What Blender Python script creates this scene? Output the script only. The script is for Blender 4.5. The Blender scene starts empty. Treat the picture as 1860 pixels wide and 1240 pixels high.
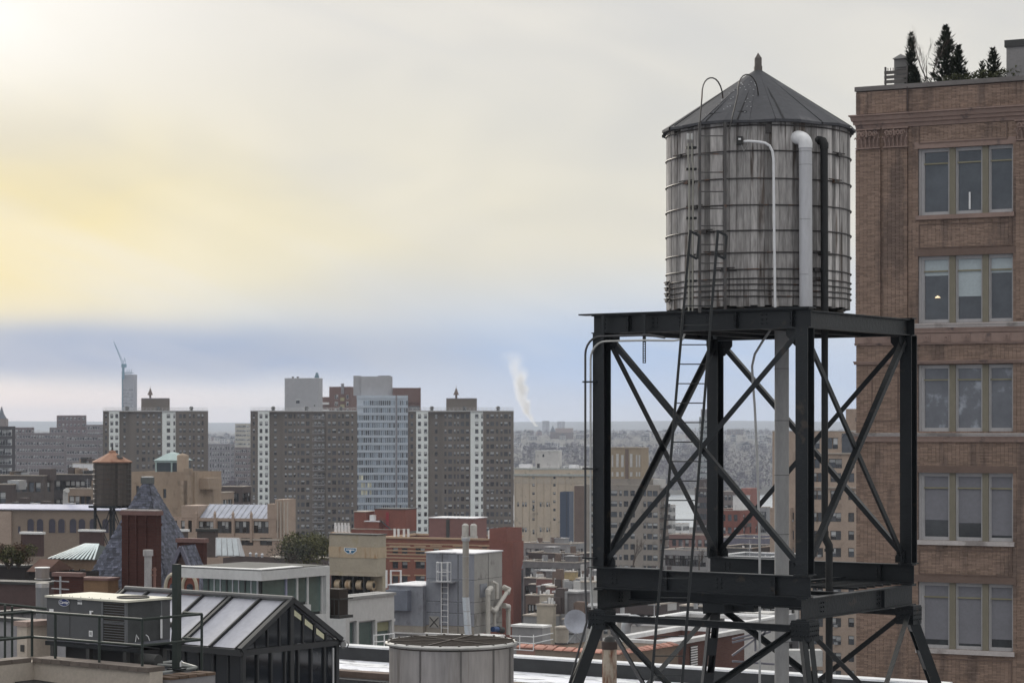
import bpy, math, random
from mathutils import Vector, Matrix
R=math.radians; rnd=random.Random(7)
sc=bpy.context.scene; col=sc.collection
# ---------------------------------------------------------------- camera, world, sun, haze
F=4170.0; CX=930.0; HY=778.0; CZ=60.0          # focal length (in px of the 1860 px photo), principal column, horizon row, eye height
cam=bpy.data.cameras.new('camera'); co=bpy.data.objects.new('camera',cam); col.objects.link(co)
cam.lens=F/1860*36; cam.sensor_width=36; cam.shift_y=(HY-620)/1860; cam.clip_start=1; cam.clip_end=60000
co.location=(0,0,CZ); co.rotation_euler=(R(90),0,0); sc.camera=co
cam.dof.use_dof=True; cam.dof.focus_distance=45; cam.dof.aperture_fstop=5.0
sc.view_settings.view_transform='Standard'; sc.view_settings.look='None'; sc.view_settings.gamma=1; sc.view_settings.use_curve_mapping=False
sc.view_settings.exposure=0.25
SUN_AZ=-24; SUN_EL=19
w=bpy.data.worlds.new('World'); sc.world=w; w.use_nodes=True
nt=w.node_tree; N=nt.nodes; Lk=nt.links; N.clear()
def nd(t,**k):
    n=N.new(t)
    for a,b in k.items(): setattr(n,a,b)
    return n
def mth(op,a,b=None,c=None,clamp=False):
    n=N.new('ShaderNodeMath'); n.operation=op; n.use_clamp=clamp
    for i,v in enumerate((a,b,c)):
        if v is None: continue
        if isinstance(v,(int,float)): n.inputs[i].default_value=v
        else: Lk.new(v,n.inputs[i])
    return n.outputs[0]
def mixc(f,a,b):
    n=N.new('ShaderNodeMix'); n.data_type='RGBA'
    if isinstance(f,(int,float)): n.inputs[0].default_value=f
    else: Lk.new(f,n.inputs[0])
    for i,v in ((6,a),(7,b)):
        if isinstance(v,tuple): n.inputs[i].default_value=(*v,1)
        else: Lk.new(v,n.inputs[i])
    return n.outputs[2]
def srgb(r,g,b):
    f=lambda c:(c/255/12.92 if c/255<=.04045 else ((c/255+.055)/1.055)**2.4)
    return (f(r),f(g),f(b))
sky=nd('ShaderNodeTexSky',sky_type='NISHITA',sun_disc=False,sun_elevation=R(SUN_EL),sun_rotation=R(SUN_AZ))
tc=nd('ShaderNodeTexCoord'); sp=nd('ShaderNodeSeparateXYZ'); Lk.new(tc.outputs['Generated'],sp.inputs[0])
az=mth('MULTIPLY',mth('ARCTAN2',sp.outputs[0],sp.outputs[1]),57.2958)
el=mth('MULTIPLY',mth('ARCSINE',sp.outputs[2]),57.2958)
def noise(vec_scale,scale,detail=3,rough=.5,off=0,dist=0):
    mp=nd('ShaderNodeMapping'); mp.inputs['Scale'].default_value=vec_scale; mp.inputs['Location'].default_value=(off,off*.7,off*1.3)
    Lk.new(tc.outputs['Generated'],mp.inputs[0]); n=nd('ShaderNodeTexNoise'); Lk.new(mp.outputs[0],n.inputs['Vector'])
    n.inputs['Scale'].default_value=scale; n.inputs['Detail'].default_value=detail; n.inputs['Roughness'].default_value=rough; n.inputs['Distortion'].default_value=dist
    return n.outputs['Fac']
n1=noise((1,1,3.0),5,2.5,.45,2.3,.3); n2=noise((1,1,2.2),9,2,.45,7.1,.4); n3=noise((1,1,6),4,2,.4,11)
elw=mth('ADD',el,mth('MULTIPLY',mth('SUBTRACT',n1,.5),3.2))       # cloud layers undulate
elw=mth('ADD',elw,mth('MULTIPLY',mth('SUBTRACT',n3,.5),1.0))
elw=mth('ADD',elw,mth('MULTIPLY',az,.035))
ramp=nd('ShaderNodeValToRGB'); cr=ramp.color_ramp; cr.interpolation='EASE'
mr=nd('ShaderNodeMapRange'); mr.inputs[1].default_value=-1; mr.inputs[2].default_value=15; Lk.new(elw,mr.inputs[0]); Lk.new(mr.outputs[0],ramp.inputs[0])
stops=[(-1,(196,206,226)),(.1,(200,209,228)),(.9,(182,200,226)),(1.9,(174,192,218)),(3.2,(200,206,216)),(4.8,(214,211,205)),(7.5,(214,211,204)),(11,(214,211,205)),(15,(206,206,204))]
while len(cr.elements)<len(stops): cr.elements.new(.5)
for e,(p,c) in zip(cr.elements,stops): e.position=(p+1)/16; e.color=(*srgb(*c),1)
base=ramp.outputs[0]
def gauss(a0,sa,e0,se,nz=None,amp=0):
    da=mth('DIVIDE',mth('SUBTRACT',az,a0),sa); de=mth('DIVIDE',mth('SUBTRACT',el,e0),se)
    q=mth('ADD',mth('MULTIPLY',da,da),mth('MULTIPLY',de,de))
    if nz is not None: q=mth('ADD',q,mth('MULTIPLY',mth('SUBTRACT',nz,.5),amp))
    return mth('EXPONENT',mth('MULTIPLY',q,-1))
# slow diagonal cloud streaks
cs=nd('ShaderNodeCombineXYZ'); Lk.new(mth('ADD',mth('MULTIPLY',az,.075),mth('MULTIPLY',el,.05)),cs.inputs[0]); Lk.new(mth('ADD',mth('MULTIPLY',el,.30),mth('MULTIPLY',az,.10)),cs.inputs[1])
ns=nd('ShaderNodeTexNoise'); Lk.new(cs.outputs[0],ns.inputs['Vector']); ns.inputs['Scale'].default_value=.9; ns.inputs['Detail'].default_value=4; ns.inputs['Roughness'].default_value=.5; ns.inputs['Distortion'].default_value=.5; stk=ns.outputs['Fac']
def gaussp(a0,sa,e0,se,p,nz=None,amp=0):
    da=mth('DIVIDE',mth('SUBTRACT',az,a0),sa); de=mth('DIVIDE',mth('SUBTRACT',el,e0),se)
    q=mth('ADD',mth('MULTIPLY',da,da),mth('MULTIPLY',de,de))
    if nz is not None: q=mth('ADD',q,mth('MULTIPLY',mth('SUBTRACT',nz,.5),amp))
    return mth('EXPONENT',mth('MULTIPLY',mth('POWER',mth('MAXIMUM',q,0),p),-1))
ywide=mth('MULTIPLY',gauss(-13,15,4.4,3.1,stk,2.0),.95,clamp=True); base=mixc(ywide,base,srgb(221,212,180))
yel=mth('MULTIPLY',gauss(-15.5,6.6,5.2,2.4,stk,3.2),.88,clamp=True); base=mixc(yel,base,srgb(228,207,132))
drk2=mth('MULTIPLY',gauss(4,11,1.7,1.5,n2,1.0),.85,clamp=True); base=mixc(drk2,base,srgb(146,180,224))
drk=mth('MULTIPLY',gaussp(-10,9.5,1.85,.75,1.5,n1,1.2),.9,clamp=True); base=mixc(drk,base,srgb(104,140,186))
lowm=mth('MULTIPLY',gaussp(-17,12,.3,.85,2.2,n3,.5),1,clamp=True); base=mixc(lowm,base,srgb(230,219,220))
wht=mth('MULTIPLY',gauss(-14.2,5.2,11.2,3.0,stk,1.6),1,clamp=True); base=mixc(wht,base,(.96,.95,.92))
wis=mth('MULTIPLY',mth('SUBTRACT',stk,.50),1.6,clamp=True); base=mixc(wis,base,srgb(232,226,214))
mot=mth('MULTIPLY',mth('SUBTRACT',n2,.5),.9,clamp=True); base=mixc(mot,base,srgb(236,230,218))
mo2=mth('MULTIPLY',mth('SUBTRACT',.52,n2),1.3,clamp=True); base=mixc(mo2,base,srgb(176,179,184))
shd=mth('MULTIPLY',mth('SUBTRACT',.50,stk),1.7,clamp=True); base=mixc(shd,base,srgb(188,191,197))
# the sky is brightest round the hidden sun and falls off smoothly away from it
side=mth('ADD',mth('MULTIPLY',sp.outputs[0],math.sin(R(SUN_AZ))),mth('MULTIPLY',sp.outputs[1],math.cos(R(SUN_AZ))))
dim=mth('MULTIPLY',mth('ADD',mth('MULTIPLY',side,.13),.87),mth('ADD',1.0,mth('MULTIPLY',mth('DIVIDE',mth('SUBTRACT',el,13),77,clamp=True),1.8)))
vm=nd('ShaderNodeVectorMath',operation='SCALE'); Lk.new(base,vm.inputs[0]); Lk.new(mth('MULTIPLY',dim,9.5),vm.inputs['Scale'])
fin=mixc(.94,sky.outputs[0],vm.outputs[0])
bg=nd('ShaderNodeBackground'); bg.inputs['Strength'].default_value=.1; Lk.new(fin,bg.inputs['Color'])
wo=nd('ShaderNodeOutputWorld'); Lk.new(bg.outputs[0],wo.inputs['Surface'])
sl=bpy.data.lights.new('sun','SUN'); so=bpy.data.objects.new('sun',sl); col.objects.link(so)
sl.energy=1.5; sl.angle=R(12); sl.color=(1,.93,.82)
sd=Vector((math.sin(R(SUN_AZ-30))*math.cos(R(28)),math.cos(R(SUN_AZ-30))*math.cos(R(28)),math.sin(R(28))))
sd=Vector((math.sin(R(SUN_AZ))*math.cos(R(SUN_EL)),math.cos(R(SUN_AZ))*math.cos(R(SUN_EL)),math.sin(R(SUN_EL))))
so.rotation_euler=sd.to_track_quat('Z','Y').to_euler(); so.location=sd*300
sc.cycles.volume_bounces=1; sc.cycles.max_bounces=6; sc.cycles.diffuse_bounces=3; sc.cycles.glossy_bounces=3; sc.cycles.transparent_max_bounces=8
sc.cycles.use_adaptive_sampling=True
# ---------------------------------------------------------------- helpers
def X(px,d): return (px-CX)/F*d
def Z(py,d): return CZ+(HY-py)/F*d
def P(px,py,d): return Vector((X(px,d),d,Z(py,d)))
MC={}
def mat(name,c,rough=.8,metal=0,var=.18,s=1.5,streak=0,bump=0,bs=25,c2=None,t2=.55,s2=.8,rand=0,spec=.4,fine=.1,streak2=0,coat=0,emit=0):
    if name in MC: return MC[name]
    m=bpy.data.materials.new(name); m.use_nodes=True; MC[name]=m
    t=m.node_tree; n=t.nodes; l=t.links; b=n['Principled BSDF']
    def new(k,**a):
        q=n.new(k)
        for x,y in a.items(): setattr(q,x,y)
        return q
    def math_(op,a,bb,cl=False):
        q=new('ShaderNodeMath',operation=op,use_clamp=cl)
        for i,v in enumerate((a,bb)):
            if isinstance(v,(int,float)): q.inputs[i].default_value=v
            else: l.new(v,q.inputs[i])
        return q.outputs[0]
    tc=new('ShaderNodeTexCoord'); oi=new('ShaderNodeObjectInfo')
    sh=new('ShaderNodeVectorMath',operation='ADD'); l.new(tc.outputs['Object'],sh.inputs[0])
    cmb=new('ShaderNodeCombineXYZ'); rr=math_('MULTIPLY',oi.outputs['Random'],37.0)
    for i in range(3): l.new(rr,cmb.inputs[i])
    l.new(cmb.outputs[0],sh.inputs[1])
    def nz(scale,st,det=4):
        mp=new('ShaderNodeMapping'); mp.inputs['Scale'].default_value=(1,1,1-st); l.new(sh.outputs[0],mp.inputs[0])
        q=new('ShaderNodeTexNoise'); q.inputs['Scale'].default_value=scale; q.inputs['Detail'].default_value=det; q.inputs['Roughness'].default_value=.6; l.new(mp.outputs[0],q.inputs['Vector'])
        return q.outputs['Fac']
    a=nz(s,streak); f=nz(s*9,streak*.9,2)
    mul=math_('ADD',math_('MULTIPLY',math_('SUBTRACT',a,.5),var*4),1.0)
    mul=math_('ADD',mul,math_('MULTIPLY',math_('SUBTRACT',f,.5),fine*3))
    if rand:
        g=new('ShaderNodeNewGeometry'); fr=math_('FRACT',math_('ADD',g.outputs['Random Per Island'],oi.outputs['Random']),0)
        mul=math_('MULTIPLY',mul,math_('ADD',math_('MULTIPLY',math_('SUBTRACT',fr,.5),rand*2),1.0))
    mul=math_('MAXIMUM',mul,.05)
    cc=new('ShaderNodeRGB'); cc.outputs[0].default_value=(*c,1); out=cc.outputs[0]
    if c2:
        k=nz(s2,streak2,5); mx=new('ShaderNodeMix',data_type='RGBA'); ff=math_('MULTIPLY',math_('SUBTRACT',k,t2-.04),12,True)
        l.new(ff,mx.inputs[0]); l.new(out,mx.inputs[6]); mx.inputs[7].default_value=(*c2,1); out=mx.outputs[2]
    vs=new('ShaderNodeVectorMath',operation='SCALE'); l.new(out,vs.inputs[0]); l.new(mul,vs.inputs['Scale']); l.new(vs.outputs[0],b.inputs['Base Color'])
    b.inputs['Roughness'].default_value=rough; b.inputs['Metallic'].default_value=metal; b.inputs['Specular IOR Level'].default_value=spec
    if bump:
        bp=new('ShaderNodeBump'); bp.inputs['Strength'].default_value=bump; bp.inputs['Distance'].default_value=.05; l.new(nz(bs,streak,4),bp.inputs['Height']); l.new(bp.outputs[0],b.inputs['Normal'])
    return m
def brickmat(name,c1,c2,mortar,bw=.22,rh=.075,ms=.012,var=.22,rough=.85):
    if name in MC: return MC[name]
    m=bpy.data.materials.new(name); m.use_nodes=True; MC[name]=m
    t=m.node_tree; n=t.nodes; l=t.links; b=n['Principled BSDF']; b.inputs['Roughness'].default_value=rough; b.inputs['Specular IOR Level'].default_value=.25
    tc=n.new('ShaderNodeTexCoord'); s=n.new('ShaderNodeSeparateXYZ'); l.new(tc.outputs['Object'],s.inputs[0])
    ad=n.new('ShaderNodeMath'); l.new(s.outputs[0],ad.inputs[0]); l.new(s.outputs[1],ad.inputs[1]); c=n.new('ShaderNodeCombineXYZ'); l.new(ad.outputs[0],c.inputs[0]); l.new(s.outputs[2],c.inputs[1])
    k=n.new('ShaderNodeTexBrick'); k.inputs['Scale'].default_value=1; k.inputs['Brick Width'].default_value=bw; k.inputs['Row Height'].default_value=rh; k.inputs['Mortar Size'].default_value=ms
    k.inputs['Color1'].default_value=(*c1,1); k.inputs['Color2'].default_value=(*c2,1); k.inputs['Mortar'].default_value=(*mortar,1); l.new(c.outputs[0],k.inputs['Vector'])
    def nz(sc_,d=4):
        q=n.new('ShaderNodeTexNoise'); q.inputs['Scale'].default_value=sc_; q.inputs['Detail'].default_value=d; l.new(tc.outputs['Object'],q.inputs['Vector']); return q.outputs['Fac']
    a=n.new('ShaderNodeMath'); a.operation='MULTIPLY_ADD'; l.new(nz(.35),a.inputs[0]); a.inputs[1].default_value=var*4; a.inputs[2].default_value=1-var*2
    vs=n.new('ShaderNodeVectorMath'); vs.operation='SCALE'; l.new(k.outputs['Color'],vs.inputs[0]); l.new(a.outputs[0],vs.inputs['Scale']); l.new(vs.outputs[0],b.inputs['Base Color'])
    return m
class MB:
    def __init__(s): s.v=[]; s.f=[]; s.m=[]
    def quad(s,a,b,c,d,m=0):
        i=len(s.v); s.v+= [a,b,c,d]; s.f.append((i,i+1,i+2,i+3)); s.m.append(m); return s
    def tri(s,a,b,c,m=0):
        i=len(s.v); s.v+=[a,b,c]; s.f.append((i,i+1,i+2)); s.m.append(m); return s
    def hexa(s,p,m=0):
        i=len(s.v); s.v+=list(p)
        for q in ((0,3,2,1),(4,5,6,7),(0,1,5,4),(1,2,6,5),(2,3,7,6),(3,0,4,7)): s.f.append(tuple(i+k for k in q)); s.m.append(m)
        return s
    def box(s,x0,x1,y0,y1,z0,z1,m=0):
        return s.hexa([(x0,y0,z0),(x1,y0,z0),(x1,y1,z0),(x0,y1,z0),(x0,y0,z1),(x1,y0,z1),(x1,y1,z1),(x0,y1,z1)],m)
    def bar(s,p,q,wd,ht,up=(0,0,1),m=0,off=(0,0)):
        p=Vector(p); q=Vector(q); d=(q-p).normalized(); up=Vector(up)
        sd_=d.cross(up)
        if sd_.length<1e-3: sd_=d.cross(Vector((0,1,0)))
        sd_.normalize(); u=sd_.cross(d).normalized()
        p=p+sd_*off[0]+u*off[1]; q=q+sd_*off[0]+u*off[1]; a=sd_*wd/2; b=u*ht/2
        return s.hexa([p-a-b,p+a-b,q+a-b,q-a-b,p-a+b,p+a+b,q+a+b,q-a+b],m)
    def ibeam(s,p,q,h,wd,up=(0,0,1),tf=.02,tw=.014,m=0):
        s.bar(p,q,wd,tf,up,m,(0,h/2-tf/2)); s.bar(p,q,wd,tf,up,m,(0,-h/2+tf/2)); s.bar(p,q,tw,h-2*tf-.002,up,m); return s
    def angle(s,p,q,a,t=.012,up=(0,0,1),m=0):
        s.bar(p,q,a,t,up,m,(0,0)); s.bar(p,q,t,a,up,m,(-a/2+t/2,-a/2-t/2)); return s
    def tube(s,pts,r,n=8,m=0,cap=True):
        pts=[Vector(p) for p in pts]; i0=len(s.v); K=len(pts); ref=None
        for k,p in enumerate(pts):
            d=(pts[min(k+1,K-1)]-pts[max(k-1,0)]).normalized()
            if ref is None: ref=d.orthogonal().normalized()
            ref=(ref-d*ref.dot(d)).normalized(); b=d.cross(ref); rr=r[k] if isinstance(r,(list,tuple)) else r
            for j in range(n):
                a=2*math.pi*j/n; s.v.append(p+ref*math.cos(a)*rr+b*math.sin(a)*rr)
        for k in range(K-1):
            for j in range(n):
                s.f.append((i0+k*n+j,i0+k*n+(j+1)%n,i0+(k+1)*n+(j+1)%n,i0+(k+1)*n+j)); s.m.append(m)
        if cap:
            s.f.append(tuple(i0+j for j in range(n))[::-1]); s.m.append(m); s.f.append(tuple(i0+(K-1)*n+j for j in range(n))); s.m.append(m)
        return s
    def lathe(s,prof,n=24,c=(0,0,0),m=0,a0=0,a1=2*math.pi,cap=False):
        i0=len(s.v); K=len(prof); full=abs(a1-a0-2*math.pi)<1e-6; nn=n if full else n+1
        for r,z in prof:
            for j in range(nn):
                a=a0+(a1-a0)*j/n; s.v.append((c[0]+r*math.cos(a),c[1]+r*math.sin(a),c[2]+z))
        for k in range(K-1):
            for j in range(n):
                j2=(j+1)%nn; s.f.append((i0+k*nn+j,i0+k*nn+j2,i0+(k+1)*nn+j2,i0+(k+1)*nn+j)); s.m.append(m)
        if cap and full:
            s.f.append(tuple(i0+(K-1)*nn+j for j in range(n))); s.m.append(m); s.f.append(tuple(i0+j for j in range(n))[::-1]); s.m.append(m)
        return s
    def prism(s,poly,y0,y1,m=0):      # poly in (x,z), extruded along y
        n=len(poly); i=len(s.v); s.v+=[(a,y0,b) for a,b in poly]+[(a,y1,b) for a,b in poly]
        s.f.append(tuple(range(i,i+n))); s.m.append(m); s.f.append(tuple(range(i+n,i+2*n))[::-1]); s.m.append(m)
        for k in range(n): s.f.append((i+k,i+n+k,i+n+(k+1)%n,i+(k+1)%n)); s.m.append(m)
        return s
    def prismx(s,poly,x0,x1,m=0):     # poly in (y,z), extruded along x
        n=len(poly); i=len(s.v); s.v+=[(x0,a,b) for a,b in poly]+[(x1,a,b) for a,b in poly]
        s.f.append(tuple(range(i,i+n))[::-1]); s.m.append(m); s.f.append(tuple(range(i+n,i+2*n))); s.m.append(m)
        for k in range(n): s.f.append((i+k,i+(k+1)%n,i+n+(k+1)%n,i+n+k)); s.m.append(m)
        return s
    def mesh(s,name,mats,smooth=False,o=None):
        me=bpy.data.meshes.new(name)
        vs=[tuple(Vector(v)-o) for v in s.v] if o is not None else [tuple(v) for v in s.v]
        me.from_pydata(vs,[],s.f)
        for m in (mats if isinstance(mats,(list,tuple)) else [mats]): me.materials.append(m)
        if any(s.m): me.polygons.foreach_set('material_index',s.m)
        if smooth:
            me.polygons.foreach_set('use_smooth',[True]*len(s.f)); me.update()
            try: me.set_sharp_from_angle(angle=R(40))
            except Exception: pass
        me.update(); return me
    def build(s,name,mats,parent=None,smooth=False,o=None,label=None,cat=None,group=None,kind=None):
        ob=bpy.data.objects.new(name,s.mesh(name,mats,smooth,Vector(o) if o is not None else None)); col.objects.link(ob)
        if o is not None: ob.location=o
        if parent is not None: ob.parent=parent
        return tag(ob,label,cat,group,kind)
def tag(o,label=None,cat=None,group=None,kind=None):
    for k,v in (('label',label),('category',cat),('group',group),('kind',kind)):
        if v: o[k]=v
    return o
def thing(name,label,cat,loc=(0,0,0),rz=0,group=None):
    o=bpy.data.objects.new(name,None); o.empty_display_size=.2; col.objects.link(o); o.location=loc; o.rotation_euler=(0,0,rz); return tag(o,label,cat,group)
def inst(name,me,parent,loc=(0,0,0),rz=0,scale=None):
    o=bpy.data.objects.new(name,me); col.objects.link(o); o.location=loc; o.rotation_euler=(0,0,rz)
    if scale: o.scale=scale
    if parent is not None: o.parent=parent
    return o
# ---------------------------------------------------------------- shared materials
ROOFD=mat('roof_dark',(.065,.065,.07),.9,var=.25,c2=(.24,.24,.25),t2=.62)
ROOFG=mat('roof_grey',(.34,.34,.35),.9,var=.22,c2=(.55,.55,.56),t2=.58)
ROOFW=mat('roof_white',(.80,.80,.83),.85,var=.12,c2=(.45,.45,.48),t2=.62)
SNOW=mat('old_snow',(.85,.86,.89),.8,var=.08,c2=(.55,.55,.58),t2=.6,s2=2.5,bump=.4,bs=6)
GLASSF=mat('far_glass',(.05,.056,.065),.12,var=.3,rand=.9,spec=.7)
GLASSN=mat('window_glass',(.03,.034,.04),.06,var=.1,rand=.3,spec=.8)
BLIND=mat('window_blind',(.42,.43,.44),.7,var=.08,rand=.35)
FRAMEW=mat('frame_white',(.74,.74,.74),.6,var=.08)
FRAMED=mat('frame_dark',(.055,.055,.055),.6,var=.1)
STONE=mat('stone_trim',(.46,.41,.36),.85,var=.15,streak=.5)
STEEL=mat('black_steel',(.012,.0145,.017),.40,.0,var=.3,s=1.2,c2=(.045,.036,.03),t2=.66,s2=3,bump=.2,bs=14,spec=.4)
GALV=mat('galvanised',(.45,.46,.48),.45,.6,var=.15,s=2,streak=.6)
WHITEP=mat('white_paint',(.80,.80,.81),.5,var=.07,s=3,streak=.5)
# ---------------------------------------------------------------- windows and walls for buildings
WM={}
def winmesh(w_,h_,style,fr,gl,sill,var):
    key=(round(w_,2),round(h_,2),style,fr.name,gl.name,sill.name if sill else '',var)
    if key in WM: return WM[key]
    b=MB(); t=min(.09,w_*.1); mats=[fr,gl,BLIND,sill or fr]
    b.box(-w_/2,-w_/2+t,0,.05,0,h_); b.box(w_/2-t,w_/2,0,.05,0,h_); b.box(-w_/2+t,w_/2-t,0,.05,h_-t,h_); b.box(-w_/2+t,w_/2-t,0,.05,0,t)
    cols={'plain':1,'sash':1,'pair':2,'triple':3,'multi':4}[style]; cw=(w_-2*t)/cols
    for i in range(cols):
        xa=-w_/2+t+i*cw; xb=xa+cw
        if i: b.box(xa-t*.4,xa+t*.4,.004,.046,t,h_-t)
        zt=h_-t; bl=(h_-2*t)*(.0,.35,.6,.0,.5)[(var*2+i)%5]
        if bl: b.quad((xa,.035,zt-bl),(xb,.035,zt-bl),(xb,.035,zt),(xa,.035,zt),2)
        b.quad((xa,.04,t),(xb,.04,t),(xb,.04,zt-bl),(xa,.04,zt-bl),1)
    if style!='plain': b.box(-w_/2+t,w_/2-t,.006,.044,h_*.5-t*.35,h_*.5+t*.35)
    if sill: b.box(-w_/2-.08,w_/2+.08,-.3,.0,-.12,-.004,3)
    WM[key]=b.mesh('window',mats); return WM[key]
def grid_wall(b,u0,u1,z0,z1,holes,mp,depth=.22,m=0,mr=None):
    us=sorted({u0,u1,*[h[0] for h in holes],*[h[1] for h in holes]}); zs=sorted({z0,z1,*[h[2] for h in holes],*[h[3] for h in holes]})
    us=[u for u in us if u0<=u<=u1]; zs=[z for z in zs if z0<=z<=z1]; ui={u:i for i,u in enumerate(us)}; zi={z:i for i,z in enumerate(zs)}; skip=set()
    for h in holes:
        if h[0]<u0 or h[1]>u1 or h[2]<z0 or h[3]>z1: continue
        for i in range(ui[h[0]],ui[h[1]]):
            for j in range(zi[h[2]],zi[h[3]]): skip.add((i,j))
        a,c,e,g=h; D=depth; q=m if mr is None else mr
        b.quad(mp(a,0,e),mp(a,D,e),mp(a,D,g),mp(a,0,g),q); b.quad(mp(c,0,e),mp(c,0,g),mp(c,D,g),mp(c,D,e),q)
        b.quad(mp(a,0,g),mp(a,D,g),mp(c,D,g),mp(c,0,g),q); b.quad(mp(a,0,e),mp(c,0,e),mp(c,D,e),mp(a,D,e),q)
    for i in range(len(us)-1):
        j=0
        while j<len(zs)-1:
            if (i,j) in skip: j+=1; continue
            k=j
            while k+1<len(zs)-1 and (i,k+1) not in skip: k+=1
            b.quad(mp(us[i],0,zs[j]),mp(us[i+1],0,zs[j]),mp(us[i+1],0,zs[k+1]),mp(us[i],0,zs[k+1]),m); j=k+1
class Bld:
    """box building: near corner at column pc and depth d; front face runs left to column pl, side face runs right and back to column pr"""
    def __init__(s,name,label,cat,pl,pc,pr,d,yt,th=30,depth=None,z0=0,group=None,zt=None):
        s.d=d; s.th=R(th); s.C=Vector((X(pc,d),d,0)); s.u=Vector((math.cos(s.th),-math.sin(s.th),0)); s.v=Vector((math.sin(s.th),math.cos(s.th),0))
        s.L=-s.sx(pl) if pl is not None else 10
        s.D=s.sy(pr) if pr is not None else depth
        s.zt=zt if zt is not None else Z(yt,d); s.z0=z0
        s.root=thing(name,label,cat,(s.C.x,s.C.y,z0),-s.th,group); s.n=0; s.over=[]; s.holesA=[]; s.holesB=[]; s.wins=[]
    def sx(s,px):
        k=(px-CX)/F; return (k*s.C.y-s.C.x)/(s.u.x-k*s.u.y)
    def sy(s,px):
        k=(px-CX)/F; return (k*s.C.y-s.C.x)/(s.v.x-k*s.v.y)
    def dep(s,x=0,y=0): return s.C.y+s.u.y*x+s.v.y*y
    def zA(s,py,x): return Z(py,s.dep(x))-s.z0
    def zB(s,py,y): return Z(py,s.dep(0,y))-s.z0
    def win(s,face,c,z,w_,h_,style='sash',fr=FRAMEW,gl=GLASSF,sill=None,inset=.15):
        if z<0.3: return
        H=(c-w_/2,c+w_/2,z,z+h_); (s.holesA if face=='A' else s.holesB).append(H)
        s.wins.append((face,c,z,w_,h_,style,fr,gl,sill,inset))
    def grid(s,face,cs,ztop,fh,n,w_,h_,**k):
        for i in range(n):
            for c in cs: s.win(face,c,ztop-i*fh-h_,w_,h_,**k)
    def finish(s,wall,roof=ROOFG,coping=STONE,par=.7,cop=.12,reveal=None,rev=.22,proud=.06):
        H=s.zt-s.z0; b=MB(); L,D=s.L,s.D
        grid_wall(b,-L,0,0,H,s.holesA,lambda u,y,z:(u,y,z),rev,0,1 if reveal else None)
        grid_wall(b,0,D,0,H,s.holesB,lambda u,y,z:(-y,u,z),rev,0,1 if reveal else None)
        b.quad((0,D,0),(-L,D,0),(-L,D,H),(0,D,H)); b.quad((-L,D,0),(-L,0,0),(-L,0,H),(-L,D,H))
        t=.3
        b.quad((-t,t,H-par),(-L+t,t,H-par),(-L+t,t,H),(-t,t,H)); b.quad((-L+t,t,H-par),(-L+t,D-t,H-par),(-L+t,D-t,H),(-L+t,t,H))
        b.quad((-L+t,D-t,H-par),(-t,D-t,H-par),(-t,D-t,H),(-L+t,D-t,H)); b.quad((-t,D-t,H-par),(-t,t,H-par),(-t,t,H),(-t,D-t,H))
        b.build('wall',[wall,reveal or wall],s.root)
        MB().quad((-L+t,t,H-par),(-t,t,H-par),(-t,D-t,H-par),(-L+t,D-t,H-par)).build('roof',roof,s.root)
        if coping:
            b=MB(); p=proud; c=cop; b.box(-L-p,p,-p,t+p,H,H+c); b.box(-L-p,p,D-t-p,D+p,H,H+c); b.box(-L-p,-L+t+p,t+p,D-t-p,H,H+c); b.box(-t-p,p,t+p,D-t-p,H,H+c)
            b.build('coping',coping,s.root)
        s.put()
        return s
    def put(s):
        o=MB(); om=None
        for i,(face,c,z,w_,h_,st,fr,gl,sill,ins) in enumerate(s.wins):
            me=winmesh(w_,h_,st,fr,gl,sill,rnd.randrange(5))
            if i<300: inst('window',me,s.root,(c,ins,z) if face=='A' else (-ins,c,z),0 if face=='A' else R(90))
            else:
                M_=Matrix.Translation((c,ins,z) if face=='A' else (-ins,c,z))@Matrix.Rotation(0 if face=='A' else R(90),4,'Z'); i0=len(o.v)
                o.v+=[M_@v.co for v in me.vertices]
                for p in me.polygons: o.f.append(tuple(i0+q for q in p.vertices)); o.m.append(p.material_index)
                om=list(me.materials)
        if om: o.build('window',om,s.root,kind='stuff')
    def part(s,name,b,m,smooth=False,label=None,kind=None): return b.build(name,m,s.root,smooth,label=label,kind=kind)
    def bulk(s,x0,x1,y0,y1,h,m,name='bulkhead',cap=None,z=None):
        z=s.zt-s.z0-.7 if z is None else z
        o=MB().box(x0,x1,y0,y1,z,z+h).build(name,m,s.root)
        if cap: MB().box(x0-.12,x1+.12,y0-.12,y1+.12,z+h+.002,z+h+.14).build('cap',cap,o)
        return o
# ---------------------------------------------------------------- ground, river, far shore
import mathutils.noise as mn
GROUND=mat('city_ground',(.09,.09,.095),.95,var=.3,s=.02,c2=(.2,.2,.2),s2=.05)
MB().quad((-9000,-300,0),(9000,-300,0),(9000,1385,0),(-9000,1385,0)).build('ground',GROUND,kind='structure')
WATER=mat('river_water',(.34,.37,.40),.22,var=.1,s=.01,bump=.05,bs=.3,spec=1.0)
MB().quad((-9000,1385,-.6),(9000,1385,-.6),(9000,2300,-.6),(-9000,2300,-.6)).build('river',WATER,kind='structure')
MB().box(-9000,9000,1385,1388,-1,.5).build('river_embankment',mat('quay_stone',(.25,.24,.23),.9),kind='structure')
def hz(x,y):
    t=max(0,(y-2130)/1500); h=34*(1-math.exp(-t*3.0))+t*5.2
    if y>5500: h-=(y-5500)*.002
    h+=(mn.noise((x/700,y/900,3))*7+mn.noise((x/260,y/330,1))*3)*min(1,t*3)
    h+=10*math.exp(-((x-250)/500)**2-((y-3700)/900)**2)
    return h-.8 if y<2150 else max(h,.3)
b=MB(); ys=[2100,2140,2180,2260,2360,2500,2700,2900,3150,3400,3700,4000,4400,4900,5500,6200,7000,8000,9000]; xs=[-7000+i*100 for i in range(141)]
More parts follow.
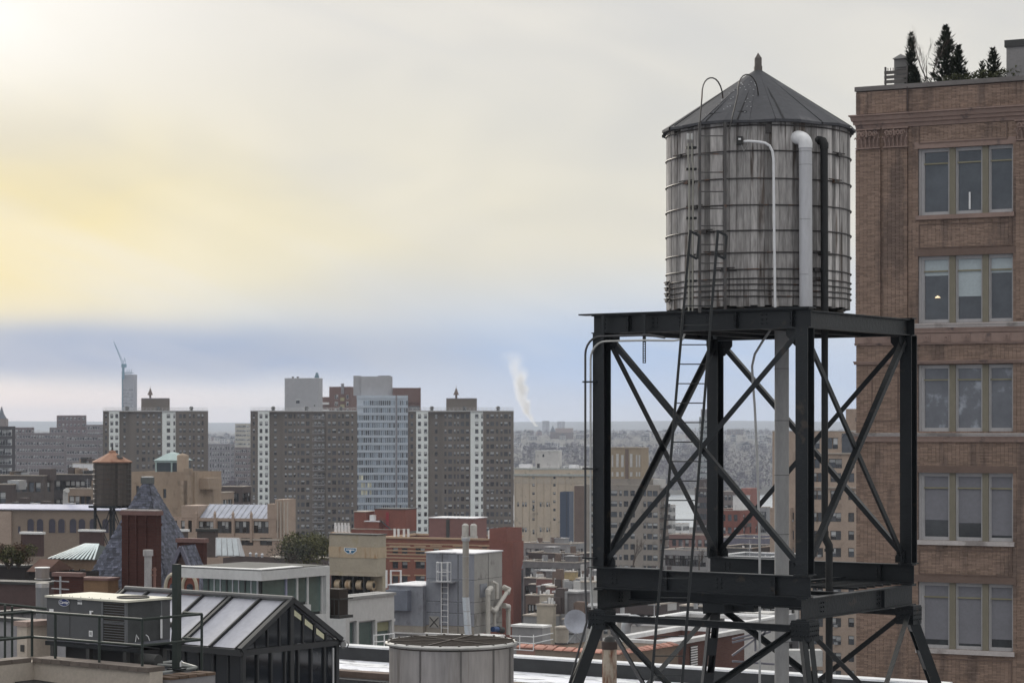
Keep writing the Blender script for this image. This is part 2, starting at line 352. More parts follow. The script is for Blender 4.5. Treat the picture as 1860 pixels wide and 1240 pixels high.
for y in ys:
    for x in xs: b.v.append((x,y,hz(x,y)))
nx=len(xs)
for j in range(len(ys)-1):
    for i in range(nx-1): b.f.append((j*nx+i,j*nx+i+1,(j+1)*nx+i+1,(j+1)*nx+i)); b.m.append(0)
HILLM=mat('far_hill_ground',(.10,.095,.085),.95,var=.3,s=.01)
b.build('far_hillside',HILLM,smooth=True,kind='structure')
b=MB(); rx=[-9000+i*180 for i in range(101)]
def ridge(x): return 96+14*mn.noise((x/2600,.3,0))+5*mn.noise((x/700,2,0))
for y,k in ((9000,.25),(11200,.85),(12500,1),(14000,.7)):
    for x in rx: b.v.append((x,y,ridge(x)*k))
for j in range(3):
    for i in range(100): b.f.append((j*101+i,j*101+i+1,(j+1)*101+i+1,(j+1)*101+i)); b.m.append(0)
b.build('distant_ridge',mat('ridge_wood',(.06,.065,.06),.95,var=.3,s=.004),smooth=True,kind='structure')
# ---- bare far-off wood on the hillside (one mass)
WOOD=mat('bare_wood',(.075,.06,.075),.95,var=.2,s=.02,rand=.3,c2=(.10,.085,.10),s2=.01)
wn=WOOD.node_tree; g_=wn.nodes.new('ShaderNodeNewGeometry'); v1=wn.nodes.new('ShaderNodeVectorMath'); v1.operation='MULTIPLY_ADD'; wn.links.new(g_.outputs['Normal'],v1.inputs[0]); v1.inputs[1].default_value=(.35,.35,.35); v1.inputs[2].default_value=(0,-.25,.9)
v2=wn.nodes.new('ShaderNodeVectorMath'); v2.operation='NORMALIZE'; wn.links.new(v1.outputs[0],v2.inputs[0]); wn.links.new(v2.outputs[0],wn.nodes['Principled BSDF'].inputs['Normal'])
b=MB(); r2=random.Random(3)
def clump(b,x,y,z,h,w_,n=26,r=r2):
    for _ in range(n):
        a=r.uniform(0,6.283); u=r.random()**.6; cz=r.uniform(.25,1); rad=w_*math.sqrt(max(.05,1-((cz-.6)/.45)**2))*u
        p=Vector((x+rad*math.cos(a),y+rad*math.sin(a),z+h*cz)); s_=h*.12*r.uniform(.6,1.4)
        q=Vector((r.uniform(-1,1),r.uniform(-1,1),r.uniform(-.4,1))).normalized()*s_; t=Vector((r.uniform(-1,1),r.uniform(-1,1),r.uniform(-1,1))).normalized()*s_*.8
        b.tri(p-q,p+t,p+q)
def hillspot(r):
    y=2135+(r.random()**1.7)*2700; x=r.uniform(-.27,.27)*y; return x,y
houses=[]
r3=random.Random(11)
for i in range(290):
    for _ in range(40):
        y=r3.choice([r3.uniform(2750,3200),r3.uniform(3300,4700),r3.uniform(3000,3900)]); x=r3.uniform(-.24,.24)*y
        if all((x-a)**2+((y-c)*.6)**2>28**2 for a,c in houses): break
    houses.append((x,y))
hs={}
for a,c in houses: hs.setdefault((int(a//60),int(c//60)),[]).append((a,c))
def clear(x,y):
    for i in (-1,0,1):
        for j in (-1,0,1):
            for a,c in hs.get((int(x//60)+i,int(y//60)+j),()):
                if abs(x-a)<15 and -48<y-c<16: return False
    return True
n=0
for k in range(6800):
    x,y=hillspot(r2)
    if not clear(x,y): continue
    h=r2.uniform(9,17) if y<2800 else r2.uniform(8,13)
    clump(b,x,y,hz(x,y)-1,h,h*.5,22 if y<3000 else 15)
b.build('far_wood',WOOD,kind='stuff')
# ---- houses on the far hillside
HC=[mat('house_pale',(.42,.41,.41),.8,rand=.3),mat('house_brick',(.27,.15,.12),.85,rand=.3),mat('house_grey',(.42,.42,.43),.85,rand=.3)]
HR=[mat('shingle_dark',(.09,.09,.1),.9,rand=.3),ROOFW]
HM=[]
for wl in range(3):
    for flat in (0,1):
        b=MB(); W_,D_,H_=9,9,7.5
        b.box(-W_/2,W_/2,0,D_,-3,H_)
        if flat: b.box(-W_/2-.2,W_/2+.2,-.2,D_+.2,H_+.01,H_+.5,1)
        else: b.prism([(-W_/2-.5,H_+.01),(W_/2+.5,H_+.01),(0,H_+3.4)],-.4,D_+.4,1)
        for fz in (1.2,4.4):
            for fx in (-2.9,0,2.9): b.box(fx-.55,fx+.55,-.06,.1,fz,fz+1.7,2)
        HM.append(b.mesh('house',[HC[wl],HR[flat],GLASSF]))
for i,(x,y) in enumerate(houses):
    k=r3.choice([0,0,1,1,1,0,2,4,5,5]); o=inst('hillside_house',HM[k],None,(x,y,hz(x,y)),R(r3.uniform(-25,25)),(r3.uniform(.7,1.6),1,r3.uniform(.7,1.1)))
    tag(o,'small house among the bare trees on the wooded hillside across the river','house',group='houses on the far hillside')
# ---- far landmark buildings
def slabwin(B,face,u0,u1,nc,ztop,fh,n,w_=1.3,h_=1.4,**k):
    cs=[u0+(u1-u0)*(i+.5)/nc for i in range(nc)]; B.grid(face,cs,ztop,fh,n,w_,h_,**k)
def far(name,label,pl,pc,pr,d,yt,wall,roof=ROOFG,nc=6,rows=6,fh=3.2,ncb=3,th=30,w_=1.5,h_=1.6,z0=None,coping=None,cat='building',style='plain',depth=None,group=None,base=None,**k):
    z0=(0 if d<1385 else hz(X(pc,d),d)-2) if z0 is None else z0
    B=Bld(name,label,cat,pl,pc,pr,d,yt,th,z0=z0,depth=depth,group=group); H=B.zt-z0
    if nc: slabwin(B,'A',-B.L+.6,-.6,nc,H-1.2,fh,rows,w_,h_,style=style,**k)
    if ncb: slabwin(B,'B',.6,B.D-.6,ncb,H-1.2,fh,rows,w_,h_,style=style,**k)
    B.finish(wall,roof,coping); return B
BT=mat('tan_panel',(.42,.39,.34),.85,var=.1); BG=mat('grey_block',(.26,.25,.27),.9,var=.15); BRN=mat('brown_block',(.17,.13,.115),.9,var=.15)
far('apartment_block','brown flat topped block on the hilltop across the river, left of the riser pipe',1321,1345,1352,3900,779,BRN,nc=5,rows=5,fh=4,w_=2.4,h_=2.2)
far('apartment_block','pair of grey slabs low on the far skyline behind the steam, hazy',985,992,998,6200,764,BG,nc=2,rows=3,fh=5,w_=3,h_=3)
far('office_tower','faint pale tower on the far skyline right of the church spire',1012,1020,1026,6500,765,BG,nc=2,rows=4,fh=6,w_=3,h_=3)
far('office_tower','small dark block standing on the far treeline near the tower post',1031,1037,1040,4300,783,BRN,nc=2,rows=3,fh=4,w_=2,h_=2)
far('apartment_block','small dark block standing on the far treeline under the steam plume',959,965,969,4400,781,BRN,nc=2,rows=3,fh=4,w_=2,h_=2)
B=far('glass_tower','tall hazy grey glass tower across the river behind the ladder',1270,1286,1294,1330,757,mat('hazy_glass_wall',(.33,.36,.37),.5,var=.12),nc=5,rows=22,fh=3.3,w_=2.0,h_=2.2,ncb=2,z0=0)
b=MB(); b.box(-5,-1,1,5,B.zt,B.zt+4.5); B.part('bulkhead',b,BG)
# church with a spire
d=3600; cx=X(1004,d); g=hz(cx,d); t=thing('church','dark church with a pointed spire rising over the far treeline','church',(cx,d,g))
s_=Z(776,d)-g
MB().box(-4,4,-4,4,-2,s_*.62).build('tower',BRN,t); MB().lathe([(6,s_*.62),(.15,s_+3)],4,a0=R(45),a1=R(405)).build('spire',mat('slate_spire',(.09,.1,.12),.8),t)
MB().prismx([(-7,-2),(7,-2),(7,9),(0,16),(-7,9)],4.05,32).build('nave',BRN,t)
# crane tower
B=Bld('tower_block','tall slender concrete tower under construction with a blue crane on top','tower',222,243,249,2560,680,30,z0=0)
CONC=mat('raw_concrete',(.33,.33,.36),.85,var=.12); H=B.zt
for r_ in range(28):
    for c in range(7): B.win('A',-B.L+1.6+c*(B.L-3)/6.2,H-18-r_*3.7,1.1,2.2,style='plain')
B.finish(CONC,coping=None)
MB().box(-B.L-.4,-B.L+1.2,-.4,3,0,H+4).build('hoist_mast',mat('blue_grey_steel',(.15,.24,.30),.6),B.root)
b=MB()
for k in range(6): b.tube([(-B.L+3+k*1.6,2,H),(-B.L+3.6+k*1.6,2.6,H+4+2*(k%2))],.25,4)
b.box(-B.L+1,-1,.5,1.2,H+1.5,H+2.1); B.part('formwork',b,mat('blue_grey_steel',(.15,.24,.30)))
c=thing('tower_crane','blue luffing crane with its jib raised, on top of the slender tower','crane',tuple(P(224,682,2562)))
CR=mat('crane_blue',(.10,.24,.33),.5)
MB().box(-1.2,1.2,-1.2,1.2,-4,9).build('mast',CR,c); MB().box(-2,3.5,-1.6,1.6,9.02,13).build('cab',CR,c)
b=MB(); p=Vector((-.5,0,12)); q=Vector((-10.8,0,38))
for oy in (-1,1):
    b.tube([p+Vector((0,oy,0)),q],.3,4)
b.tube([p+Vector((1.2,0,1.5)),q],.28,4)
for k in range(9):
    a_=p.lerp(q,k/9); b.tube([a_+Vector((0,(1-k/9),0)),p.lerp(q,(k+.6)/9)+Vector((0,-(1-k/9),0))],.18,4)
b.build('jib',CR,c); MB().tube([(2.5,0,13),(1.5,0,20)],.3,4).tube([(1.5,0,20),(-.5,0,12)],.2,4).build('a_frame',CR,c)
# steam plume
pm=bpy.data.materials.new('steam'); pm.use_nodes=True; t=pm.node_tree; n=t.nodes; l=t.links; n.clear()
o_=n.new('ShaderNodeOutputMaterial'); pv=n.new('ShaderNodeVolumePrincipled'); l.new(pv.outputs[0],o_.inputs['Volume']); pv.inputs['Color'].default_value=(1,1,1,1); pv.inputs['Anisotropy'].default_value=.75
at=n.new('ShaderNodeTexCoord'); nz=n.new('ShaderNodeTexNoise'); nz.inputs['Scale'].default_value=.08; nz.inputs['Detail'].default_value=3; l.new(at.outputs['Object'],nz.inputs['Vector'])
sx_=n.new('ShaderNodeSeparateXYZ'); l.new(at.outputs['Object'],sx_.inputs[0])
def mm(op,a,b_,cl=False):
    q=n.new('ShaderNodeMath'); q.operation=op; q.use_clamp=cl
    for i,v in enumerate((a,b_)):
        if isinstance(v,(int,float)): q.inputs[i].default_value=v
        else: l.new(v,q.inputs[i])
    return q.outputs[0]
# density falls off from the plume's wandering axis
dz=sx_.outputs[2]; tt=mm('DIVIDE',dz,84.0)
ax=mm('ADD',mm('MULTIPLY',mm('POWER',mm('MAXIMUM',tt,0.001),.75),-30),mm('MULTIPLY',mm('SINE',mm('MULTIPLY',tt,7.0),0),-2.2)); rad=mm('ADD',mm('MULTIPLY',tt,12.0),3.0)
dx=mm('SUBTRACT',sx_.outputs[0],ax); rr=mm('SQRT',mm('ADD',mm('MULTIPLY',dx,dx),mm('MULTIPLY',sx_.outputs[1],sx_.outputs[1])),0)
q=mm('SUBTRACT',1.0,mm('DIVIDE',rr,rad)); q=mm('ADD',q,mm('MULTIPLY',mm('SUBTRACT',nz.outputs['Fac'],.5),2.6)); q=mm('MULTIPLY',mm('MAXIMUM',q,0),mm('POWER',mm('SUBTRACT',1.0,tt,True),1.3)); l.new(mm('MULTIPLY',q,.4),pv.inputs['Density'])
st=MB().box(-58,20,-20,20,0,86).build('steam_plume',pm,o=None,kind='stuff'); st.location=P(975,774,2500)
st['label']='pale column of steam rising and leaning to the left over the far shore'; 
# ---------------------------------------------------------------- the three dark slabs
DBR=mat('dark_brown_brick',(.165,.14,.12),.9,var=.16,s=.25,streak=.85,c2=(.17,.12,.10),t2=.66,s2=.06); DBR2=mat('plain_brown_brick',(.17,.145,.125),.9,var=.12,s=.2); WHS=mat('white_glazed_strip',(.78,.81,.80),.7,var=.06,s=.4)  # second brown is an unstreaked brick for end bays, recesses and bulkheads
RAIL=mat('roof_rail',(.6,.6,.6),.5)
def tower_slab(label,px0,px1,d,yt,strips,zones,fh=2.75,pent=None,balc=None,floors=22,group=None):
    """front plane with recessed zones; each zone (pxa,pxb,y offset,material,window columns)"""
    B=Bld('apartment_tower',label,'apartment tower',px0,px1,None,d,yt,math.degrees(math.atan((px1-930)/4170))-.6,depth=16,group=group); H=B.zt; L=B.L
    parts={}
    for k,(a,c,off,m,wc) in enumerate(zones):
        xa,xc=B.sx(a),B.sx(c); holes=[]
        for i in range(floors):
            for px,ww in wc:
                x=B.sx(px); w2=ww*d/F; z=H-1.0-i*fh-1.55
                if z<2: continue
                holes.append((x-w2/2,x+w2/2,z,z+1.55)); B.wins.append(('A',x,z,w2,1.55,'sash',FRAMED if m is not WHS else FRAMED,GLASSF,None,off+.12))
        bb=MB(); grid_wall(bb,xa,xc,0,H,holes,lambda u,y,z,o=off:(u,y+o,z),.2,0)
        for xx,sgn in ((xa,1),(xc,-1)): bb.quad((xx,off,0),(xx,2.5,0),(xx,2.5,H),(xx,off,H))
        ob=bb.build('wall',m,B.root)
    bb=MB(); bb.quad((0,.0,0),(0,16,0),(0,16,H),(0,0,H)); bb.quad((0,16,0),(-L,16,0),(-L,16,H),(0,16,H)); bb.quad((-L,16,0),(-L,0,0),(-L,0,H),(-L,16,H)); bb.build('wall',DBR,B.root)
    MB().quad((-L,0,H-.3),(0,0,H-.3),(0,16,H-.3),(-L,16,H-.3)).build('roof',ROOFG,B.root)
    MB().box(-L-.1,.1,-.15,.25,H,H+.35).box(-L-.1,.1,15.8,16.1,H,H+.35).build('coping',mat('pale_coping',(.5,.5,.5)),B.root)
    b=MB()
    for zz in (.75,1.4): b.tube([(-L,.1,H+zz),(0,.1,H+zz)],.05,4); b.tube([(-L,15.9,H+zz),(0,15.9,H+zz)],.05,4)
    for i in range(int(L/1.5)): b.box(-L+i*1.5,-L+i*1.5+.08,.05,.13,H+.35,H+1.4)
    b.build('railing',RAIL,B.root)
    if pent:
        a,c,y=pent; o=MB().box(B.sx(a),B.sx(c),5,11,H-.3,B.zA(y,0)).build('bulkhead',DBR2,B.root); xx=(B.sx(a)+B.sx(c))/2; hh=B.zA(y,0)
        MB().box(B.sx(a),B.sx(c),4.9,11.1,hh,hh+.3).build('cap',BG,o)
        b=MB().box(xx-2.4,xx-1.6,7,8,hh+.3,hh+1.5); b.lathe([(1.1,hh+1.5),(.5,hh+3),(.2,hh+4)],8,c=(xx-2,7.5,0)); b.tube([(xx-2,7.5,hh+4),(xx-2,7.5,hh+5)],.08,4); b.build('vent_tower',BRN,o)
    for i in range(3):
        xx=-L*(.12+.32*i)+rnd.uniform(-1,1); MB().lathe([(.6,H),(.6,H+1.1),(.9,H+1.2),(.5,H+1.9)],10,c=(xx-1,3,0),cap=True).build('roof_fan',FRAMED,B.root)
    B.balc=balc
    if balc:
        a,c=balc
        for i in range(floors):
            z=H-2.75-i*fh
            if z<2: break
            o=MB().box(B.sx(a),B.sx(c),-1.3,-.002,z-.12,z).build('balcony',CONC,B.root)
            b=MB().box(B.sx(a),B.sx(c),-1.3,-1.24,z+1.0,z+1.07)
            for j in range(9): xx=B.sx(a)+(B.sx(c)-B.sx(a)-.06)*j/8; b.box(xx,xx+.06,-1.3,-1.25,z+.002,z+1.0)
            b.build('railing',RAIL,o)
    for q in range(26):
        wq=rnd.choice(B.wins); MB_=MB().box(wq[1]-.38,wq[1]+.38,wq[9]-.55,wq[9]+.05,wq[2]+.02,wq[2]+.5).build('air_conditioner',GALV,B.root)
    B.put(); return B
tower_slab('leftmost dark brown apartment slab with two white window strips, slender tower behind it',187,378,880,747,None,
 [(187,198,.4,DBR2,[(192.5,3.5)]),(198,216.5,0,WHS,[(203,5),(212,5)]),(216.5,234,1.6,DBR2,[(226,4)]),(234,294.5,.9,DBR,[(250,4),(261,6),(270,3.5),(279,3.5),(289,6)]),(294.5,319,.2,WHS,[(306,6),(316.5,3)]),(319,378,0,DBR,[(328,5),(335,5),(345,3.5),(352,3.5),(361,5),(368,3.5)])],pent=(256,308,724),group='dark brown apartment slabs')
tower_slab('dark apartment slab with one white strip and stacked balconies, before the blank grey tower',455,649,860,747,None,
 [(455,468.5,.4,DBR2,[(461,4)]),(468.5,489,0,WHS,[(474,5),(484,5)]),(489,513,1.6,DBR2,[(500,5)]),(513,566,.9,DBR,[(519,4),(527,7),(535,3.5),(542,3.5),(550,6.5),(559,6)]),(566,592,.9,DBR2,[(573,5),(580,5),(587,5)]),(592,649,0,DBR,[(598,5),(607,7),(616,4),(623,4),(631,7),(640,3.5)])],balc=(568,589),group='dark brown apartment slabs')
tower_slab('rightmost dark apartment slab with two white window strips, right of the glass hospital tower',742,933,840,747,None,
 [(742,756,.4,DBR2,[(748,5)]),(756,777.5,0,WHS,[(762,5.5),(773,5.5)]),(777.5,802,1.6,DBR2,[(792,5)]),(802,854.5,.9,DBR,[(809,4),(817.5,7),(826,3.5),(832,3.5),(840,6.5),(849,6)]),(854.5,877.5,.2,WHS,[(866,6),(875.5,3)]),(877.5,933,0,DBR,[(886,5),(894,7),(903,4),(911,4),(919,7),(926,3.5)])],pent=(810,866,724),group='dark brown apartment slabs')
# blank grey tower, brown tower, glass tower
GP=mat('pale_grey_render',(.40,.40,.42),.85,var=.08,s=.1,streak=.5)
B=Bld('tower_block','blank pale grey tower block with one small window, behind the middle slab','tower',517,578,586,1010,687,12,depth=16)
B.win('A',B.sx(541),B.zA(733,-8),1.9,2.2,style='plain'); B.win('A',B.sx(571),B.zA(738,-3),.8,1,style='plain')
B.finish(GP,coping=FRAMEW,par=.5,cop=.2)
b=MB().box(B.sx(569),B.sx(575),2,4,B.zt,B.zt+1.2); b.lathe([(.9,B.zt+1.2),(.5,B.zt+2.6)],8,c=(B.sx(572),3,0),cap=True); B.part('vent_tower',b,mat('blue_grey_steel',(.15,.24,.30)))
for px in (527,536): B.part('roof_fan',MB().lathe([(.5,B.zt),(.5,B.zt+.9)],8,c=(B.sx(px),4,0),cap=True),FRAMED)
B=Bld('tower_block','brown brick tower with a yellow recessed balcony stack beside the blank grey tower','tower',598,638,650,1030,702,12,depth=14)
for i in range(9): B.win('A',B.sx(611),B.zt-5.5-i*3.1,1.6,1.9,style='pair',fr=FRAMEW); B.win('A',B.sx(631),B.zt-5.5-i*3.1,1.1,1.9,style='plain',fr=FRAMEW)
B.finish(mat('rust_brown_brick',(.17,.10,.085),.9,var=.1),coping=None)
YL=mat('ochre_panel',(.36,.33,.20),.8)
for i in range(12): B.part('balcony',MB().box(B.sx(619),B.sx(626),-.8,-.003,B.zt-6.4-i*3.1,B.zt-4.9-i*3.1),YL)
B.part('lift_shaft',MB().box(B.sx(620),B.sx(625),-.5,-.003,B.zt-3.3,B.zt+1.4),BG)
o=B.part('wing',MB().box(-B.L-5.3,-B.L-.01,.5,12,0,B.zt-4.6),mat('rust_brown_brick',(.2,.1,.1)))
for i in range(6): MB().box(-B.L-5.3,-B.L-.05,-.5,.49,B.zt-8-i*3.1,B.zt-7-i*3.1).build('balcony',FRAMEW,o)
# glass hospital tower
CW=mat('curtain_spandrel',(.50,.56,.64),.35,var=.1,s=.3); CG=mat('curtain_glass',(.17,.21,.26),.12,var=.25,s=.4,rand=.85,spec=.9)
B=Bld('glass_tower','wide hospital tower with a banded glass curtain wall, between two dark slabs','tower',648,741,None,960,718,-2,depth=20); H=B.zt; L=B.L
CLIT=mat('lit_curtain',(.62,.60,.45),.6,rand=.4); fh=3.12; n=17; PM={}
o=MB().box(-L,0,.25,20,0,H).build('wall',CW,B.root)
for i in range(n):
    z=H-1.2-(i+1)*fh+.2
    MB().box(-L,0,.0,.24,z-.95,z-.002).build('spandrel',CW,B.root)
    cnt=0
    for j in range(24):
        if j==18: continue
        wj=L/24; u=-L+wj*(j+.5); lit=(10<=i<=12 and j<8 and rnd.random()<.6)
        k='l' if lit else 'g'
        if k not in PM: PM[k]=MB().box(-wj/2+.12,wj/2-.12,0,.06,0,fh-1.2).mesh('pane',CLIT if lit else CG)
        if i<2 and j<3: continue
        if i<13: inst('pane',PM[k],B.root,(u,.14,z+.05))
        else: inst('pane',PM[k],B.root,(u,.14,z+.05))
MB().box(B.sx(720)-.3,B.sx(720)+.3,-.25,-.002,0,H).build('fin',BG,B.root)
for i in range(0): pass
MB().box(-L,-.1,0,.24,H-1.2,H).build('parapet',CW,B.root)
hh=B.zA(683,0); o=MB().box(B.sx(655),B.sx(712),4,13,H,hh).build('bulkhead',GP,B.root); MB().box(B.sx(655)-3.2,B.sx(655)-.01,5,12,H+.01,hh+.3).build('bulkhead',GP,B.root)
MB().box(B.sx(686),B.sx(709),5,7,hh,hh+.35).build('cap',BG,o)
MB().box(B.sx(713),B.sx(764),1,20,H-3,B.zA(704,0)).build('rear_block',mat('rust_brown_brick',(.2,.1,.1)),B.root)
o=MB().box(.01,B.sx(764)+.0,1.5,18,0,H-3.01).build('rear_block',mat('rust_brown_brick',(.2,.1,.1)),B.root)
for i in range(6): MB().box(.6,B.sx(762),.9,1.49,H-6-i*fh,H-4.4-i*fh).build('window',GLASSF,B.root)
# ---- other mid-distance blocks
far('apartment_block','pale tan apartment block left of the middle dark slab, seen small',427,447,455,1500,769,BT,nc=7,rows=16,fh=2.9,w_=1.6,h_=1.3,ncb=2,z0=0)
far('apartment_block','purplish grey block with dark ribs left of the middle slab',378,419,426,1250,806,BG,nc=8,rows=14,fh=3.2,w_=1.0,h_=2.2,ncb=2,z0=0)
far('apartment_block','lower greyish brown block against the middle slab\'s left edge',426,450,456,1200,812,mat('dusty_brown',(.2,.17,.17)),nc=6,rows=12,fh=3.2,w_=1.1,h_=1.5,ncb=2,z0=0)
GL=mat('dusk_grey_brick',(.20,.175,.18),.9,var=.12,s=.1)
def leftblock(label,pl,pc,pr,d,yt,nc,rows,**k): return far('apartment_block',label,pl,pc,pr,d,yt,k.pop('wall',GL),nc=nc,rows=rows,z0=0,**k)
leftblock('long grey brick block with pale window rows, left half, far left of the skyline',28,118,125,1120,786,17,14,fh=3.3,w_=1.3,h_=1.5,fr=FRAMEW)
leftblock('grey brick block with small window rows adjoining the leftmost dark slab',119,178,186,1090,789,12,14,fh=3.3,w_=1.3,h_=1.5,fr=FRAMEW)
leftblock('plain dark brick block with a flat roof behind the long grey block',103,148,157,1320,754,6,10,fh=3.6,ncb=2,wall=mat('plum_brick',(.17,.13,.135),.9))
b=None
leftblock('small peaked grey block in front of the plain dark brick block',90,116,120,1280,776,4,8,fh=3.4)
leftblock('wide low dark block between the dark glass tower and the long grey block',26,58,62,1200,776,5,6,fh=3.6,wall=mat('plum_brick',(.17,.13,.14)))
leftblock('small grey lilac block just left of the leftmost dark slab',157,182,188,1400,771,5,12,fh=3.4)
leftblock('dark gridded office tower at the far left edge of the skyline',-60,22,28,820,774,16,16,fh=3.4,w_=1.9,h_=2.2,wall=mat('near_black_brick',(.07,.065,.07),.8))
d=1700; cx=X(3,d); t=thing('clock_tower','slim dark tower with a pointed spire at the far left skyline','tower',(cx,d,0))
MB().box(-4,4,-4,4,0,Z(760,d)).build('shaft',BRN,t); MB().lathe([(4.5,Z(760,d)+.01),(2.2,Z(752,d)),(.2,Z(738,d))],4,a0=R(45),a1=R(405)).build('spire',mat('slate_spire',(.1,.1,.1)),t)
# ---------------------------------------------------------------- steel frame of the water tower
TH=math.atan2(2.55,3.659); FLp=Vector((1.763,45.05,0)); S=4.46
tw=thing('steel_tower','black riveted steel frame with crossed braces carrying the wooden water tank','tower frame',(FLp.x,FLp.y,52.1),-TH)
TU=Vector((math.cos(TH),-math.sin(TH),0)); TV=Vector((math.sin(TH),math.cos(TH),0))
zz=lambda z:z-52.1
def tl(px,d):      # world (px,d) -> tower local xy
    w_=Vector((X(px,d),d,0))-FLp; return w_.dot(TU),w_.dot(TV)
ZB=57.28; ZT=61.86; ZTT=62.22
corners={'fl':(0,0),'fr':(S,0),'bl':(0,S),'br':(S,S)}
RIV=MB()
for k,(x,y) in corners.items():
    b=MB(); h=.125
    b.box(x-h,x+h,y-h-.012,y-h+.012,zz(ZB),zz(ZT)); b.box(x-h,x+h,y+h-.012,y+h+.012,zz(ZB),zz(ZT)); b.box(x-.01,x+.01,y-h+.013,y+h-.013,zz(ZB),zz(ZT))
    b.box(x-h-.03,x+h+.03,y-h-.04,y+h+.04,zz(ZB)+.001,zz(ZB)+.025)
    b.build('post',STEEL,tw)
# top girders (I-beams); front and back ones overhang to the left
def girder(p,q,h,wd,name='girder',stiff=0):
    b=MB().ibeam((p[0],p[1],0),(q[0],q[1],0),h,wd,tf=.022,tw=.016)
    for v in range(len(b.v)): b.v[v]=Vector(b.v[v])+Vector((0,0,p[2]))
    L=Vector(q)-Vector(p); L.z=0; n=L.normalized(); sd_=Vector((n.y,-n.x,0))
    for i in range(stiff):
        c=Vector(p)+L*((i+.7)/stiff)
        for s_ in (1,-1):
            e=c+sd_*s_*(.012+wd*.2); b.bar(e-Vector((0,0,h/2-.03)),e+Vector((0,0,h/2-.03)),.012,wd*.38,up=tuple(sd_))
        # bolt clusters
    for i in range(stiff*2):
        c=Vector(p)+L*((i+.35)/(stiff*2))
        for a in (-.05,.05):
            for zc in (-.08,0,.08):
                for s_ in (1,-1):
                    e=c+n*a+sd_*s_*.016+Vector((0,0,zc)); b.box(e.x-.014,e.x+.014,e.y-.014,e.y+.014,e.z-.014,e.z+.014)
    return b.build(name,STEEL,tw)
gm=(ZT+ZTT)/2
girder((-.18,-.0,zz(gm)),(S+.13,0,zz(gm)),ZTT-ZT,.2,stiff=4); girder((-.18,S,zz(gm)),(S+.13,S,zz(gm)),ZTT-ZT,.2,stiff=3)
girder((0,.11,zz(gm)-.012),(0,S-.11,zz(gm)-.012),ZTT-ZT-.03,.18,stiff=2); girder((S,.11,zz(gm)-.012),(S,S-.11,zz(gm)-.012),ZTT-ZT-.03,.18,stiff=0)
MB().box(-.46,S+.16,-.14,.14,zz(ZTT)+.003,zz(ZTT)+.03).build('top_plate',STEEL,tw)
for i in range(9):
    x=.35+i*(S-.7)/8; MB().ibeam((x,.12,zz(ZTT)-.09),(x,S-.12,zz(ZTT)-.09),.13,.1,tf=.012,tw=.01).build('joist',STEEL,tw)
for x in (1.2,2.3,3.4): girder((x,.11,zz(gm)-.06),(x,S-.11,zz(gm)-.06),.22,.12,name='joist')
# lower ring
girder((-.12,0,zz(57.07)),(S+.12,0,zz(57.07)),.41,.2,stiff=2); girder((-.12,S,zz(57.07)),(S+.12,S,zz(57.07)),.41,.2,stiff=2)
girder((0,-.15,zz(56.66)),(0,S+.15,zz(56.66)),.405,.2,stiff=1); girder((S,-.15,zz(56.66)),(S,S+.15,zz(56.66)),.405,.2,stiff=1)
girder((.11,.9,zz(56.72)),(S-.11,.9,zz(56.72)),.25,.14,name='joist'); girder((.11,1.9,zz(56.76)),(S-.11,1.9,zz(56.76)),.2,.14,name='joist')
for i in range(6):
    y=2.4+i*.36; b=MB().bar((2.9,y,zz(56.9)),(S-.1,y,zz(56.9)),.06,.05); b.build('grating_bar',STEEL,tw)
MB().bar((2.95,2.2,zz(56.96)),(3.1,4.3,zz(56.96)),.08,.05).build('grating_bar',STEEL,tw)
MB().bar((-.1,-.22,zz(57.295)),(1.4,-.1,zz(57.295)),.3,.02).build('walk_plate',STEEL,tw)
# X braces between the posts
def brace(p,q,wd=.102,up=None,off=0):
    p=Vector(p); q=Vector(q)
    b=MB().angle(p,q,wd,.014,up=up); return b.build('brace',STEEL,tw)
zb,zt_=zz(ZB)+.18,zz(ZT)-.12; e=.16
for (a,c,nrm) in (((0,0),(S,0),(0,-1,0)),((0,S),(S,S),(0,-1,0)),((0,0),(0,S),(-1,0,0)),((S,0),(S,S),(1,0,0))):
    a=Vector((*a,0)); c=Vector((*c,0)); u=(c-a).normalized(); n_=Vector(nrm)
    brace(a+u*e+n_*.015+Vector((0,0,zb)),c-u*e+n_*.015+Vector((0,0,zt_)),up=nrm)
    brace(a+u*e-n_*.045+Vector((0,0,zt_)),c-u*e-n_*.045+Vector((0,0,zb)),up=nrm)
    for (pt,s_) in ((a,1),(c,-1)):
        for (zc,sg) in ((zz(ZB)+.02,1),(zz(ZT)-.004,-1)):
            g=MB(); w1=.30 if sg>0 else .40; h1=.24 if sg>0 else .32
            poly=[(.1,0),(w1,0),(w1,sg*.12),(.1+.12,sg*h1),(.1,sg*h1)]
            pts=[pt+u*s_*q[0]+Vector((0,0,zc+q[1])) for q in poly]; i0=len(g.v); t_=n_*.014
            g.v+= [p+t_*.5-n_*.02 for p in pts]+[p-t_*.5-n_*.02 for p in pts]; m_=len(pts); g.f.append(tuple(range(m_))); g.f.append(tuple(range(m_,2*m_))[::-1]); g.m+=[0,0]
            for q in range(m_): g.f.append((q,(q+1)%m_,m_+(q+1)%m_,m_+q)); g.m.append(0)
            for q in range(5):
                r_=Vector(pts[0]).lerp(Vector(pts[3]),.15+.17*q)+u*s_*.04; g.box(r_.x-.015,r_.x+.015,r_.y-.015-.01*abs(n_.y),r_.y+.015,r_.z-.015,r_.z+.015)
            g.build('gusset_plate',STEEL,tw)
